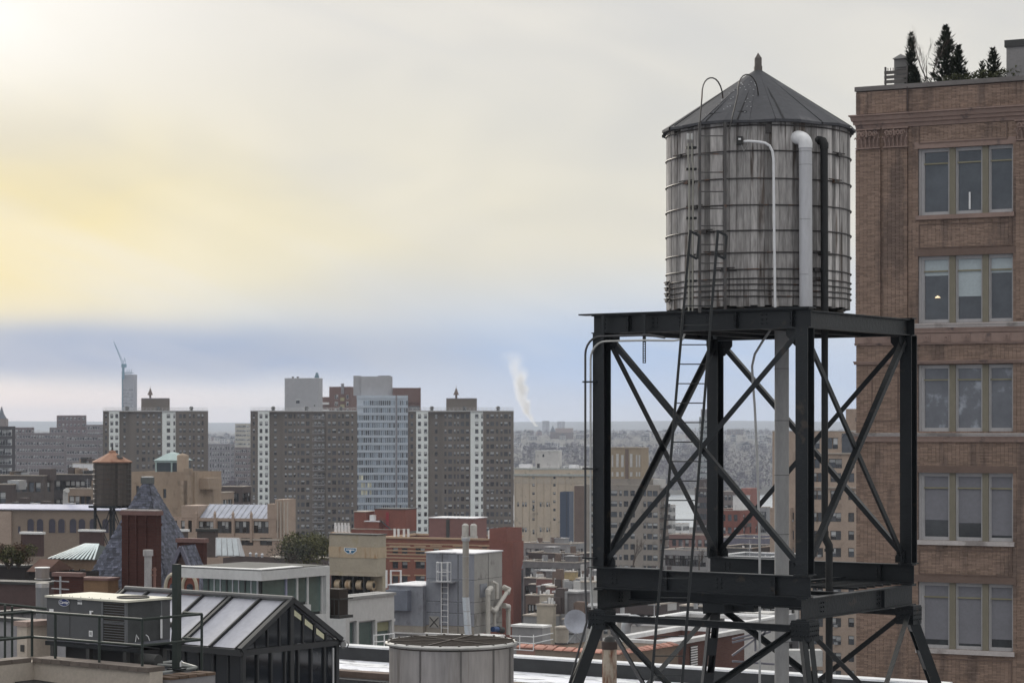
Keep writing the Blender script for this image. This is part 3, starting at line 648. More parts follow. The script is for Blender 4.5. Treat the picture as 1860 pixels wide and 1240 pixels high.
# splayed lower legs and their braces
SPL=.37; zh=zz(56.44); dirs={'fl':(-1,-1),'fr':(1,-1),'bl':(-1,1),'br':(1,1)}; feet={}
for k,(x,y) in corners.items():
    dx,dy=dirs[k]; sp_=SPL/1.414; top=Vector((x,y,zh-.1)); ln=zh-.05; foot=Vector((x+dx*sp_*ln,y+dy*sp_*ln,.03)); feet[k]=(top,foot)
    b=MB(); dl=(foot-top).normalized(); up=Vector((dx,dy,0)).normalized()
    for s_ in (-1,1):
        b.bar(top,foot,.02,.2,up=tuple(up),off=(s_*.10,0)); b.bar(top,foot,.09,.016,up=tuple(up),off=(s_*.055,.1))
    ln_=(foot-top).length
    for i in range(11):   # lacing
        p=top.lerp(foot,i/11); q=top.lerp(foot,(i+1)/11); b.bar(p,q,.18,.012,up=tuple(up),off=(0,-.09)) if i%2==0 else None
    b.build('leg',STEEL,tw); MB().box(foot.x-.25,foot.x+.25,foot.y-.25,foot.y+.25,0,.05).build('base_plate',STEEL,tw)
    b=MB().box(x-.19,x+.19,y-.19,y+.19,zh-.02,zh+.018); 
    b.hexa([(x-.19,y-.19,zh-.36),(x+.19,y-.19,zh-.36),(x+.19,y+.19,zh-.36),(x-.19,y+.19,zh-.36),(x-.2,y-.2,zh-.021),(x+.2,y-.2,zh-.021),(x+.2,y+.2,zh-.021),(x-.2,y+.2,zh-.021)])
    for i in range(5):
        for zc in (-.08,-.17,-.26):
            for px_,py_ in ((x-.15+.075*i,y-.205),(x-.15+.075*i,y+.205)): b.box(px_-.013,px_+.013,py_-.012,py_+.012,zh+zc-.013,zh+zc+.013)
            for px_,py_ in ((x+.205,y-.15+.075*i),(x-.205,y-.15+.075*i)): b.box(px_-.012,px_+.012,py_-.013,py_+.013,zh+zc-.013,zh+zc+.013)
    b.build('leg_head',STEEL,tw)
for a,c in (('fl','fr'),('bl','br'),('fl','bl'),('fr','br')):
    (t1,f1),(t2,f2)=feet[a],feet[c]; m1=t1.lerp(f1,.93); m2=t2.lerp(f2,.93); n_=((t2-t1).cross(f1-t1)).normalized(); dd=(t2-t1).normalized()
    b=MB().angle(t1+dd*.18+Vector((0,0,-.12)),m2+n_*.02,.1,.013,up=tuple(n_)); b.build('brace',STEEL,tw)
    b=MB().angle(t2-dd*.18+Vector((0,0,-.12))-n_*.05,m1-n_*.05,.1,.013,up=tuple(n_)); b.build('brace',STEEL,tw)
b=MB().ibeam((.2,-.2,zh-.13),(S-.2,-.2,zh-.13),.13,.12,tf=.012,tw=.01); b.build('strut',STEEL,tw)
b=MB().ibeam((.2,S+.0,zh-.13),(S-.2,S,zh-.13),.13,.12,tf=.012,tw=.01); b.build('strut',STEEL,tw)
b=MB().box(.02,.5,S-.5,S+.1,zh-.3,zh+.02); b.build('bracket',STEEL,tw)
MB().box(-.19,1.0,S-.13,S+.13,zh-.28,zh-.02).build('bracket',STEEL,tw)
# conduits clipped to the frame, hanging perforated strap
CND=mat('bare_conduit',(.50,.50,.49),.45,.5,var=.12,s=4)
def arc(c,r_,a0,a1,pl,n=8):
    return [Vector(c)+Vector(pl[0])*r_*math.cos(a0+(a1-a0)*i/n)+Vector(pl[1])*r_*math.sin(a0+(a1-a0)*i/n) for i in range(n+1)]
ex=(1,0,0); ez=(0,0,1)
def conduit(label,pts,r_,m=CND,name='conduit',group=None,clips=None):
    o=MB().tube(pts,r_,8).build(name,m,None,True,o=pts[0],label=label,cat='pipe',group=group)
    return o
def W(x,y,z): p=FLp+TU*x+TV*y; return Vector((p.x,p.y,z))
pts=[W(-.25,-.16,53.0),W(-.25,-.16,56.2),W(-.27,-.18,57.0),W(-.27,-.18,61.45)]+[W(-.27+.35*(1-math.cos(a)),-.18,61.45+.35*math.sin(a)) for a in [R(15*i) for i in range(1,7)]]+[W(1.2,-.18,61.80),W(1.55,-.18,61.74)]
pts[0]=W(-.95,-.75,53.0)
conduit('outer dark one of two thin conduits bent round the tower\'s nearest left post',pts,.022,mat('dark_conduit',(.07,.07,.075),.5))
pts=[W(-.8,-.85,53.0),W(-.10,-.16,56.2),W(-.14,-.19,57.0),W(-.14,-.19,61.35)]+[W(-.14+.35*(1-math.cos(a)),-.19,61.35+.35*math.sin(a)) for a in [R(15*i) for i in range(1,7)]]+[W(1.1,-.19,61.70),W(1.75,-.19,61.68),W(1.95,-.19,61.70),W(2.0,-.19,61.8)]
conduit('inner pale one of two thin conduits bent round the tower\'s nearest left post',pts,.02)
b=MB()
for z in (57.45,59.2,60.9): b.box(-.32,-.02,-.21,-.125,zz(z),zz(z)+.03)
b.build('conduit_clamp',STEEL,tw)
b=MB(); x0,y0=1.08,-.17
for i in range(9):
    z=zz(61.62)-i*.045; b.box(x0-.035,x0-.018,y0-.006,y0+.006,z,z+.045); b.box(x0+.018,x0+.035,y0-.006,y0+.006,z,z+.045); b.box(x0-.018,x0+.018,y0-.006,y0+.006,z,z+.016)
b.box(x0-.035,x0+.035,y0-.006,y0+.006,zz(61.66),zz(62.2)); b.build('perforated_strap',STEEL,tw)
MB().box(.1,.17,-.19,-.178,zz(61.5),zz(62.2)).build('perforated_strap',STEEL,tw)
# ---------------------------------------------------------------- wooden tank
TC=Vector((X(1377,45.3),45.3,0)); RT=1.80; TZ0=62.33; TZ1=65.86
tk=thing('water_tank','large round grey weathered wooden water tank with iron hoops and a dark conical roof','water tank',(TC.x,TC.y,TZ0))
WOODT=mat('weathered_cedar',(.36,.342,.335),.85,var=.5,s=1.8,streak=.93,fine=.5,c2=(.11,.092,.082),t2=.60,s2=5,streak2=.93,rand=.5,bump=.5,bs=22,spec=.2)
HN=TZ1-TZ0; ns=84; wv=2*math.pi*RT/ns
sm=[]
for q in range(4):
    b=MB(); g=.004; o_=[0,.004,-.004,.007][q]; a=wv/2-g/2; zb_=-.02+.01*q
    b.hexa([(-a,-.05-o_,zb_),(a,-.05-o_,zb_),(a*.95,.0,zb_),(-a*.95,.0,zb_),(-a,-.05-o_,HN),(a,-.05-o_,HN),(a*.95,.0,HN),(-a*.95,.0,HN)]); sm.append(b.mesh('stave',WOODT))
for i in range(ns):
    a=2*math.pi*i/ns; inst('stave',sm[rnd.randrange(4)],tk,((RT-.05)*math.sin(a),-(RT-.05)*math.cos(a),0),a)
MB().lathe([(RT-.06,.0),(RT-.06,HN)],48,cap=True).build('lining',mat('tank_core',(.03,.03,.03)),tk)
b=MB()
for i in range(7): x=-1.5+i*.5; ly=math.sqrt(max(.1,1.75**2-x*x)); b.box(x-.06,x+.06,-ly,ly,-.10,-.024)
b.build('chime_joists',mat('old_timber',(.1,.09,.08),.9,var=.3,streak=0),tk)
HOOP=mat('hoop_iron',(.06,.055,.055),.5,.3,var=.2,c2=(.12,.07,.05),t2=.6,s2=4)
hzs=[]
for y in (252,297,347,398,446,490,524,541,552,563): hzs.append(HN*(1-(y-248)/(566-248.)))
hzs=[HN-.12,HN-.60,HN-1.12,HN-1.62,HN-2.10,HN-2.52,HN-2.84,HN-3.02,HN-3.13,HN-3.24,HN-3.35]
for i,z in enumerate(hzs):
    pts=[((RT+.018)*math.cos(R(a)),(RT+.018)*math.sin(R(a)),z+.006*math.sin(R(a*3+i*50))) for a in range(0,365,5)]
    h=MB().tube(pts,.014,6,cap=False).build('hoop',HOOP,tk,True)
    for al in ([-158+i*7] if i<7 else [-170]) + ([-35-i*4] if i in (1,2,5,6,7) else []):
        c=Vector((math.cos(R(al)),math.sin(R(al)),0)); tdir=Vector((-c.y,c.x,0)); p=c*(RT+.05)+Vector((0,0,z)); l=MB()
        l.bar(p-tdir*.07,p+tdir*.07,.05,.07); l.tube([p-tdir*.22+Vector((0,0,.03)),p+tdir*.2+Vector((0,0,.03))],.012,6); l.tube([p-tdir*.1-Vector((0,0,.03)),p+tdir*.24-Vector((0,0,.03))],.012,6); l.build('lug',HOOP,h)
RFM=mat('tar_roof',(.062,.063,.072),.75,var=.16,s=1.2,c2=(.10,.10,.11),t2=.62,s2=1.4,bump=.3,bs=5,fine=.16)
nf=24; RE=1.89; zE=HN-.02; zA_=Z(128,45.3)-TZ0; b=MB(); a00=R(-11)
for i in range(nf):
    a0=a00+2*math.pi*i/nf; a1=a0+2*math.pi/nf; r0=RE+(.02 if i%2 else 0)
    p0=(r0*math.cos(a0),r0*math.sin(a0),zE+(.015 if i%3 else -.01)); p1=(r0*math.cos(a1),r0*math.sin(a1),zE+(.015 if (i+1)%3 else -.01)); t_=(.06,.0)
    ta=(.07*math.cos(a0),.07*math.sin(a0),zA_); tb=(.07*math.cos(a1),.07*math.sin(a1),zA_)
    b.quad(p0,p1,tb,ta); b.quad((p0[0],p0[1],p0[2]-.05),(p1[0],p1[1],p1[2]-.05),p1,p0); b.quad((0,0,zE-.03),(0,0,zE-.03),(p1[0],p1[1],p1[2]-.05),(p0[0],p0[1],p0[2]-.05))
rf=b.build('roof',RFM,tk)
def rp(a,t,dz=.012):   # point on roof: angle, 0 eave..1 apex
    r_=RE*(1-t)+.07*t; return Vector((r_*math.cos(R(a)),r_*math.sin(R(a)),zE+(zA_-zE)*t+dz))
for a,t0,t1,wd in ((-108,.0,.62,.018),(-82,0,.66,.07),(-128,0,.5,.012),(-155,0,.98,.012)):
    p,q=rp(a,t0),rp(a,t1); b=MB(); sd_=(q-p).cross(Vector((0,0,1))).normalized()*wd; b.tri(p-sd_,p+sd_,q); b.tri(p-sd_*0+Vector((0,0,.02)),p+sd_*1.2-Vector((0,0,.005)),q); b.build('seam',mat('seam_tar',(.022,.022,.025),.8),rf)
p,q=rp(-131,.15),rp(-104,.15); MB().bar(p,q,.03,.02).build('seam',mat('seam_tar',(.022,.022,.025)),rf)
spk=MB(); r4=random.Random(5)
for i in range(38):
    p=rp(r4.uniform(-135,-100),r4.uniform(.12,.75),.008); s_=r4.uniform(.004,.013); spk.box(p.x-s_,p.x+s_,p.y-s_,p.y+s_,p.z-.004,p.z+.006)
spk.build('droppings',WHITEP,rf,kind='stuff')
FNM=mat('finial_wood',(.13,.115,.105),.8,var=.2,streak=.6)
b=MB().box(-.075,.075,-.075,.075,zA_-.03,zA_+.075).box(-.065,.065,-.065,.065,zA_+.076,zA_+.24); b.lathe([(.085,zA_+.241),(.0,zA_+.35)],4,a0=R(45),a1=R(405)); b.build('finial',FNM,tk)
MB().box(-.05,.05,-RT-.035,-RT+.0,HN-.26,HN-.1).build('eave_bracket',HOOP,tk)
# float gauge box with its wire
al=R(-107); c=Vector((math.cos(al),math.sin(al),0))*(RT+.05)
g=MB().box(c.x-.055,c.x+.055,c.y-.05,c.y+.03,HN-.48,HN-.33).build('gauge_box',mat('gauge_black',(.03,.03,.03),.5),tk); MB().box(c.x-.03,c.x+.02,c.y-.056,c.y-.051,HN-.40,HN-.365).build('gauge_window',WHITEP,g)
MB().tube([c+Vector((.03,0,HN-.48)),c+Vector((.08,0,HN-.6)),c+Vector((.15,0,HN-.5)),c+Vector((.16,0,HN-.2))],.007,5).build('wire',CND,tk)
# ladder fixed to the tank
def wl(px,py,d): return P(px,py,d)
lad=thing('tank_ladder','grey iron ladder fixed up the tank side with two hooped handrails over its roof','ladder',tuple(P(1294,568,43.5)))
o0=P(1294,568,43.5)
LADM=mat('ladder_iron',(.10,.095,.095),.6,.3,var=.2,c2=(.13,.08,.06),t2=.6,s2=5)
dl=43.52
for px in (1271,1317):
    MB().bar(P(px,568,dl)-o0,P(px-0,222,dl)-o0,.055,.02,up=(0,-1,0)).build('rail',LADM,lad)
for y in (247,280,313,348,379,410,444,478,511,545): MB().tube([P(1272,y,dl)-o0,P(1316,y,dl)-o0],.011,6).build('rung',LADM,lad)
for px,tx,ty,ex_,ey in ((1271,1291,137,1313,178),(1323,1356,131,1377,174)):
    pts=[P(px-1 if px<1300 else px+2,235,dl)-o0]
    # straight up then over in a hoop that lands on the roof
    x0=pts[0].x; z0=pts[0].z; xt,zt__=P(tx,ty,dl)[0]-o0.x,P(tx,ty,dl)[2]-o0.z; e_=P(ex_,ey,44.35)-o0
    xs_=x0+(.05 if px<1300 else .16)
    for i in range(13):
        a=math.pi*(1-i/12); cxm=(xs_+e_.x)/2; rx_=(e_.x-xs_)/2; pts.append(Vector((cxm+rx_*math.cos(a),(i/12)**1.3*(e_.y),zt__-.42+.42*math.sin(a)**.8 if a>1.57 else zt__-.42*(1-math.sin(a))*1.0)))
    pts[-1]=Vector((e_.x,e_.y,e_.z))
    MB().tube(pts,.014,6).build('handrail',LADM,lad,True)
for y in (305,402,545):
    for px in (1271,1317): p=P(px,y,dl)-o0; MB().box(p.x-.02,p.x+.02,p.y+.0,p.y+.22,p.z-.02,p.z+.02).build('stand_off',LADM,lad)
# two slim conduits left of the ladder
for dx,lb in ((0,'left of the two slim grey pipes running up the tank beside the ladder'),(7,'slim grey pipe up the tank between its twin and the ladder')):
    pts=[P(1251+dx,565,43.62),P(1252+dx,300,43.62),P(1250+dx,292,43.62),P(1250+dx,260,43.62)]
    conduit(lb,pts,.016,mat('old_conduit',(.34,.33,.29),.5,.4,var=.2)); 
b=thing('pipe_clips','small black clips holding the slim pipe pair to the wooden tank','pipe clips',tuple(P(1254,400,43.66)))
for y in (268,307,396,510): 
    q=P(1254,y,43.66)-P(1254,400,43.66); MB().box(q.x-.08,q.x+.12,-.02,.12,q.z-.02,q.z+.02).build('clip',STEEL,b)
for k in (0,7): 
    q=P(1250+k,254,43.62)-P(1254,400,43.66); MB().tube([q,q+Vector((0,0,.12))],.028,8).build('bulb_holder',CND,b)
# leaning ladder
ll=thing('leaning_ladder','tall narrow black steel ladder leaning against the tower platform, looped rail tops','ladder',tuple(P(1209,1300,41.85))); o0=P(1209,1300,41.85)
pts=[(1181,1300,41.85),(1240,560,43.0),(1252,428,43.15)]
def lp(y,side): 
    t=(1300-y)/(1300-418.); d=41.85+1.3*t; cx_=1209-3+t*(1277-1206+2); return P(cx_+(-28+3*t if side==0 else 28-3*t),y,d)-o0
for s_ in (0,1):
    MB().bar(lp(1300,s_),lp(418,s_),.05,.028,up=(0,-1,0)).build('rail',STEEL,ll)
    a_=lp(420,s_); c_=lp(462,s_); dxx=Vector((.165,-.0,-.085)); b=MB(); t_=.045
    b.bar(a_,a_+dxx,.03,t_,up=(0,0,1)); b.bar(c_,c_+dxx,.03,t_,up=(0,0,1)); b.bar(a_+dxx,c_+dxx,.045,.03,up=(0,-1,0)); b.build('rail_loop',STEEL,ll)
y=520
while y<1300: MB().tube([lp(y,0),lp(y,1)],.011,6).build('rung',STEEL,ll); y+=35.3
# ---------------------------------------------------------------- pipes of the tank
PVCW=mat('white_pvc',(.78,.78,.80),.35,var=.04,streak=.5); JACK=mat('pipe_jacket',(.52,.52,.545),.55,.2,var=.09,s=2,streak=.9); JACK2=mat('riser_jacket',(.36,.355,.355),.7,.1,var=.1,s=3,streak=.8)
d=43.45; o0=P(1463,560,d); wp=thing('overflow_pipe','thick pale grey insulated pipe with a glossy white elbow down the tank front','pipe',tuple(o0))
MB().tube([P(1464,562,d)-o0,P(1463,268,d)-o0],.125,24).build('pipe',JACK,wp,True)
el_=[P(1463,269,d)-o0,P(1463,260,d)-o0]; cz=P(1463,262,d)-o0
for i in range(1,8): a=R(90*i/7); el_.append(cz+Vector((-.14*(1-math.cos(a)),.14*(1-math.cos(a)),.14*math.sin(a))))
el_.append(el_[-1]+Vector((-.05,.25,0))); MB().tube(el_,.132,20).build('elbow',PVCW,wp,True)
for y in (276,300,399,499): MB().tube([P(1463,y,d)-o0,P(1463,y-.8,d)-o0],.128,24,cap=False).build('seam_band',mat('band_grey',(.25,.25,.26)),wp)
d=43.72; o0=P(1497,560,d); bp=thing('supply_pipe','matt black pipe with an elbow beside the thick white one on the tank','pipe',tuple(o0)); BLKP=mat('black_pipe',(.018,.019,.02),.6,var=.15)
MB().tube([P(1498,600,d)-o0,P(1497,268,d)-o0],.072,14).build('pipe',BLKP,bp,True); MB().tube([P(1497,270,d)-o0,P(1497,262,d)-o0,P(1495,257,d)-o0,P(1488,255,d+.1)-o0,P(1468,255,d+.1)-o0],.084,14).build('elbow',BLKP,bp,True)
# white conduit across the tank
d=43.33; pts=[P(1352,257,43.5),P(1360,256.5,43.4),P(1380,258,d),P(1390,260,d),P(1398,265,d),P(1403,275,d),P(1405,290,d),P(1406,390,d),P(1408,563,d)]
conduit('thin white conduit curving down the tank front between the gauge and the thick pipe',pts,.025,PVCW)
d=45.0; pts=[P(1400,598,d),P(1385,620,d),P(1371,643,d),P(1366,665,d),P(1368,700,d),P(1371,740,d),P(1376,850,d),P(1380,1000,d),P(1380,1300,d)]
conduit('thin light grey conduit hanging below the platform, bowing left then straight down',pts,.024,mat('grey_conduit',(.5,.5,.5),.5))
d=45.2; o0=P(1420,1320,d); rs=thing('riser_pipe','fat light grey jacketed riser pipe standing under the tank platform','pipe',tuple(o0))
MB().tube([P(1420,1320,d)-o0,P(1420,598,d)-o0],.142,24).build('pipe',JACK2,rs,True); 
for y in (670,764,863,970,1068,1165): MB().tube([P(1420,y,d)-o0,P(1420,y-1,d)-o0],.146,24,cap=False).build('seam_band',mat('band_dark',(.12,.12,.12)),rs)
d=44.6; o0=P(1498,1320,d); dp=thing('drain_pipe','slim black drain pipe with an offset bend, right of the nearest tower post','pipe',tuple(o0))
MB().tube([P(1498,590,d)-o0,P(1498,968,d)-o0],.066,12).build('pipe',BLKP,dp,True)
MB().tube([P(1498,964,d)-o0,P(1498,975,d)-o0,P(1506,990,d)-o0,P(1506,1000,d)-o0],.078,12).build('offset_bend',BLKP,dp,True); MB().tube([P(1506,998,d)-o0,P(1506,1320,d)-o0],.07,12).build('pipe',BLKP,dp,True)
MB().tube([P(1506,996,d)-o0,P(1506,1001,d)-o0],.095,12).build('collar',BLKP,dp,True)
# roof deck that carries the tower and the near plant
DECK=Bld('roof_house','flat grey near roof deck under the steel tower','building',690,1720,None,33,0,33,depth=15,z0=0,zt=52.06)
DECK.finish(mat('near_stucco',(.3,.29,.28)),ROOFG,par=.06,coping=None)
DECK.root['label']='flat roofed near building whose deck carries the steel tower'
# ---------------------------------------------------------------- brick loft building on the right
th=26.6; D0=83.0
LB=thing('loft_building','tall tan brick loft building with grouped sash windows and carved cornice, right of the tank','building',(X(1555,D0),D0,0),-R(th))
lu=Vector((math.cos(R(th)),-math.sin(R(th)))); 
def ls(px): k=(px-CX)/F; return (k*D0-X(1555,D0))/(lu.x-k*lu.y)
def ld(s): return D0+lu.y*s
def lz(py,px=1668): return Z(py,ld(ls(px)))
FULL=9.5
NB=mat('brick_unit',(.298,.214,.172),.9,var=.14,s=.5,rand=.2,fine=.08,c2=(.20,.148,.125),t2=.56,s2=1.1,streak2=.8,bump=.2,bs=30,spec=.15)
MOR=mat('brick_mortar',(.17,.125,.105),.95,var=.15); TERRA=mat('terracotta',(.29,.207,.178),.8,var=.14,s=1,streak=.4,c2=(.13,.1,.095),t2=.63,s2=1.5)
SILLW=mat('sill_stone',(.50,.46,.45),.8,var=.14,s=2,c2=(.3,.27,.26),t2=.6)
FRG=mat('sash_grey',(.42,.41,.42),.6,var=.1,streak=.6); MUL=mat('mullion_ochre',(.21,.19,.145),.7,var=.14,streak=.8); TRB=mat('transom_ochre',(.25,.23,.16),.7)
rows=[(271,392),(466,587),(663,783),(858,980),(1056,1176),(1252,1372)]
wx0,wx1=ls(1667),ls(1840); wx2=ls(1840)+1.55
holes=[]
for (a,c) in rows: holes.append((wx0,wx1,lz(c),lz(a))); holes.append((wx2,wx2+3,lz(c),lz(a)))
ztop=Z(167,D0)
b=MB(); grid_wall(b,0,FULL,0,ztop,holes,lambda u,y,z:(u,y+.05,z),.42,0)
b.quad((0,.05,0),(0,14,0),(0,14,ztop),(0,.05,ztop)); b.quad((0,14,0),(FULL,14,0),(FULL,14,ztop),(0,14,ztop)); b.quad((FULL,.05,0),(FULL,14,0),(FULL,14,ztop),(FULL,.05,ztop))
b.build('wall',MOR,LB)
MB().quad((0,0.3,ztop-.9),(FULL,.3,ztop-.9),(FULL,14,ztop-.9),(0,14,ztop-.9)).build('roof',ROOFG,LB)
MB().box(-.04,FULL,-.07,.35,ztop,Z(159,D0)).build('coping',mat('coping_metal',(.17,.155,.15),.7),LB)
# bricks: real courses, pilasters stand proud
sA,sB,sC=ls(1602),ls(1604),ls(1649)
zc1,zc0=Z(236,D0),Z(211,D0)
ledges=[(lz(590),lz(622)),(lz(655),lz(661)),(lz(787),lz(803))]
def brickzone(b,u0,u1,z0,z1,y,skip=(),bl=.29,bh=.044,dep=.06,left=False):
    j=int(math.floor(z0/ .052)); 
    while True:
        z=j*.052; j+=1
        if z<z0-1e-6: continue
        if z+bh>z1: break
        head=(j%6==0); L_=bl*.5 if head else bl; off=(j%2)*L_*.5; u=u0-off
        while u<u1-.01:
            a=max(u+.005,u0); c=min(u+L_-.005,u1); u+=L_
            if c-a<.02: continue
            if any(not(c<=h[0]+.001 or a>=h[1]-.001 or z+bh<=h[2]+.001 or z>=h[3]-.001) for h in skip):
                # clip against openings
                for h in skip:
                    if not(z+bh<=h[2]+.001 or z>=h[3]-.001):
                        if a<h[0]<c: c=h[0]
                        elif a<h[1]<c: a=h[1]
                if any(not(c<=h[0]+.001 or a>=h[1]-.001 or z+bh<=h[2]+.001 or z>=h[3]-.001) for h in skip) or c-a<.02: continue
            dj=rnd.uniform(0,.006); i=len(b.v); yy=y-dj
            b.v+=[(a,yy,z),(c,yy,z),(c,yy,z+bh),(a,yy,z+bh),(a,y+dep,z),(c,y+dep,z),(c,y+dep,z+bh),(a,y+dep,z+bh)]
            b.f+=[(i,i+1,i+2,i+3),(i+3,i+2,i+6,i+7),(i,i+4,i+5,i+1)]+([(i,i+3,i+7,i+4),(i+1,i+5,i+6,i+2)]); b.m+=[0]*5
zlow=Z(1260,D0)
b=MB(); hh=[(h[0]-.0,h[1]+.0,h[2],h[3]) for h in holes]
zone=[(Z(575,D0),zc1-.0)]
brickzone(b,sC+.01,FULL,zlow,ztop,.0,skip=hh)
b.build('brick',NB,LB,kind='stuff')
b=MB(); brickzone(b,0,ls(1600),Z(586,D0),zc1-.75,-.07,dep=.12); brickzone(b,ls(1606),sC,Z(586,D0),zc1-.75,-.07,dep=.12); brickzone(b,ls(1600)+.01,ls(1606)-.01,Z(586,D0),zc1-.75,.0)
brickzone(b,0,sC,zc0+.02,ztop,-.03,dep=.08); brickzone(b,0,sC,zlow,Z(600,D0),-.0); brickzone(b,0,sC,zc1-.75,zc1,-.0)
b.build('brick',NB,LB,kind='stuff')
for k,z in ((0,Z(586,D0)),): MB().box(.0,sC+.02,-.12,.04,z-.12,z).build('pilaster_base',TERRA,LB)
# cornice
def mould(z0,z1,prof,u0=-.1,u1=FULL,m=TERRA,name='cornice'):
    # prof: list of (frac z, projection)
    poly=[(.04,z0)]+[(-p,z0+(z1-z0)*f) for f,p in prof]+[(.04,z1)]
    b=MB(); n=len(poly); i=0; x0s=[u0-(-q[0] if q[0]<0 else 0)*.8 for q in poly]
    b.v=[(x0s[k],q[0],q[1]) for k,q in enumerate(poly)]+[(u1,q[0],q[1]) for q in poly]
    b.f.append(tuple(range(n))[::-1]); b.m.append(0)
    for k in range(n): b.f.append((k,(k+1)%n,n+(k+1)%n,n+k)); b.m.append(0)
    b.f.append(tuple(range(n,2*n))); b.m.append(0); return b.build(name,m,LB)
mould(zc1,zc0,[(0,.04),(.28,.07),(.3,.13),(.52,.15),(.56,.2),(.85,.24),(.9,.30),(1,.30)],u0=.04)
# string ledges
for ya,yb,pj in ((588,596,.16),(596,605,.10),(655,661,.12),(786,792,.17),(792,802,.10)):
    m=SILLW if ya in (588,786) else TERRA
    mould(lz(yb),lz(ya),[(0,pj*.7),(.6,pj*.85),(.7,pj),(1,pj)],u0=.02,name='ledge',m=m)
# carved band: plain panels with rosette squares
za,zb2=lz(622),lz(606); MB().box(-.03,FULL,-.05,.04,za,zb2).build('frieze',TERRA,LB)
rs_=MB(); s_=(zb2-za)*.42; rs_.box(-s_,s_,-.022,0,-s_,s_)
for k in range(8): a=R(45*k); rs_.box(math.cos(a)*s_*.5-.025,math.cos(a)*s_*.5+.025,-.05,-.0225,math.sin(a)*s_*.5-.025,math.sin(a)*s_*.5+.025)
rs_.box(-.02,.02,-.06,-.0225,-.02,.02); rsm=rs_.mesh('rosette',TERRA); u=.45
while u<FULL: inst('rosette',rsm,LB,(u,-.051,(za+zb2)/2)); u+=.725
mould(lz(626),lz(622),[(0,.06),(1,.09)],u0=.02,name='ledge')
# capitals on the double pilaster: acanthus curls
cap=MB(); cw=ls(1600)-.06; ch=.62
cap.box(.03,cw,-.04,-.0,-ch,0)
cap.box(.0,cw+.04,-.15,.0,-ch-.05,-ch-.004); cap.box(-.03,cw+.06,-.17,.0,.004,.05)
for k in range(6):
    x=.08+k*(cw-.13)/5; cap.box(x-.025,x+.025,-.10,-.041,-ch+.01,-ch+.17)
    pts=[(x,-.12,-ch+.15),(x+(.5-k/5.)*-.06,-.15,-ch+.30),(x+(k/5.-.5)*.14,-.18,-ch+.36),(x+(k/5.-.5)*.2,-.21,-ch+.30)]; cap.tube(pts,[.035,.03,.028,.02],6)
for cx_,sg in ((.12,-1),(cw-.10,1),(cw*.5-.08,1),(cw*.5+.08,-1)):
    pts=[]
    for i in range(12): a=R(i*42); r_=.11*(1-i/14); pts.append((cx_+sg*math.cos(a)*r_*.9-sg*.04,-.17-.008*i,-.16+math.sin(a)*r_))
    cap.tube(pts,.030,6)
    cap.tube([(cx_-sg*.02,-.13,-ch+.3),(cx_-sg*.05,-.15,-.3),(cx_+sg*.02,-.17,-.12)],[.03,.03,.02],6)
cap.tube([(cw*.5,-.2,-.25),(cw*.5,-.22,-.10),(cw*.5-.04,-.22,-.02)],[.05,.035,.03],8)
cm=cap.mesh('capital',TERRA)
for u_ in (0.02,ls(1606)): inst('capital',cm,LB,(u_,0,zc1-.06))
inst('capital',cm,LB,(ls(1846),0,zc1-.06)); 
# pilasters at the right edge
b=MB(); brickzone(b,ls(1846),ls(1846)+1.3,Z(586,D0),zc1-.75,-.07,dep=.12); b.build('brick',NB,LB,kind='stuff')
# recessed panel borders
def border(x0,x1,z0,z1,t=.035,pr=.03):
    b=MB(); b.box(x0,x1,-pr,.0,z0,z0+t); b.box(x0,x1,-pr,.0,z1-t,z1); b.box(x0,x0+t,-pr,.0,z0+t,z1-t); b.box(x1-t,x1,-pr,.0,z0+t,z1-t); b.build('panel_moulding',MAT_PM,LB)
MAT_PM=mat('moulded_brick',(.17,.12,.10),.9,var=.1)
border(ls(1669),ls(1830),lz(262),lz(228)); border(ls(1583),ls(1632),Z(765,D0),Z(677,D0)); 
for (a,c) in rows[:1]+rows[3:5]: border(ls(1669),ls(1838),lz(c+62 if a!=271 else c+60),lz(c+16))
# flat arches of soldier bricks + sills
for k,(a,c) in enumerate(rows):
    for (x0,x1) in ((wx0,wx1),(wx2,wx2+3)):
        if k not in (2,): MB().box(x0-.12,x1+.12,-.012,.10,lz(a)+.003,lz(a)+.25).build('lintel',TERRA if k==0 else MAT_PM,LB)
        if k in (0,3,4,5): MB().box(x0-.06,x1+.06,-.10,.2,lz(c+8),lz(c)-.003).build('sill',TERRA if k==0 else SILLW,LB)
MB().tube([(sC+.0,-.05,ztop+.05),(sC+.0,-.05,zc0)],.03,6).build('downpipe',mat('pipe_brown',(.08,.06,.055)),LB)
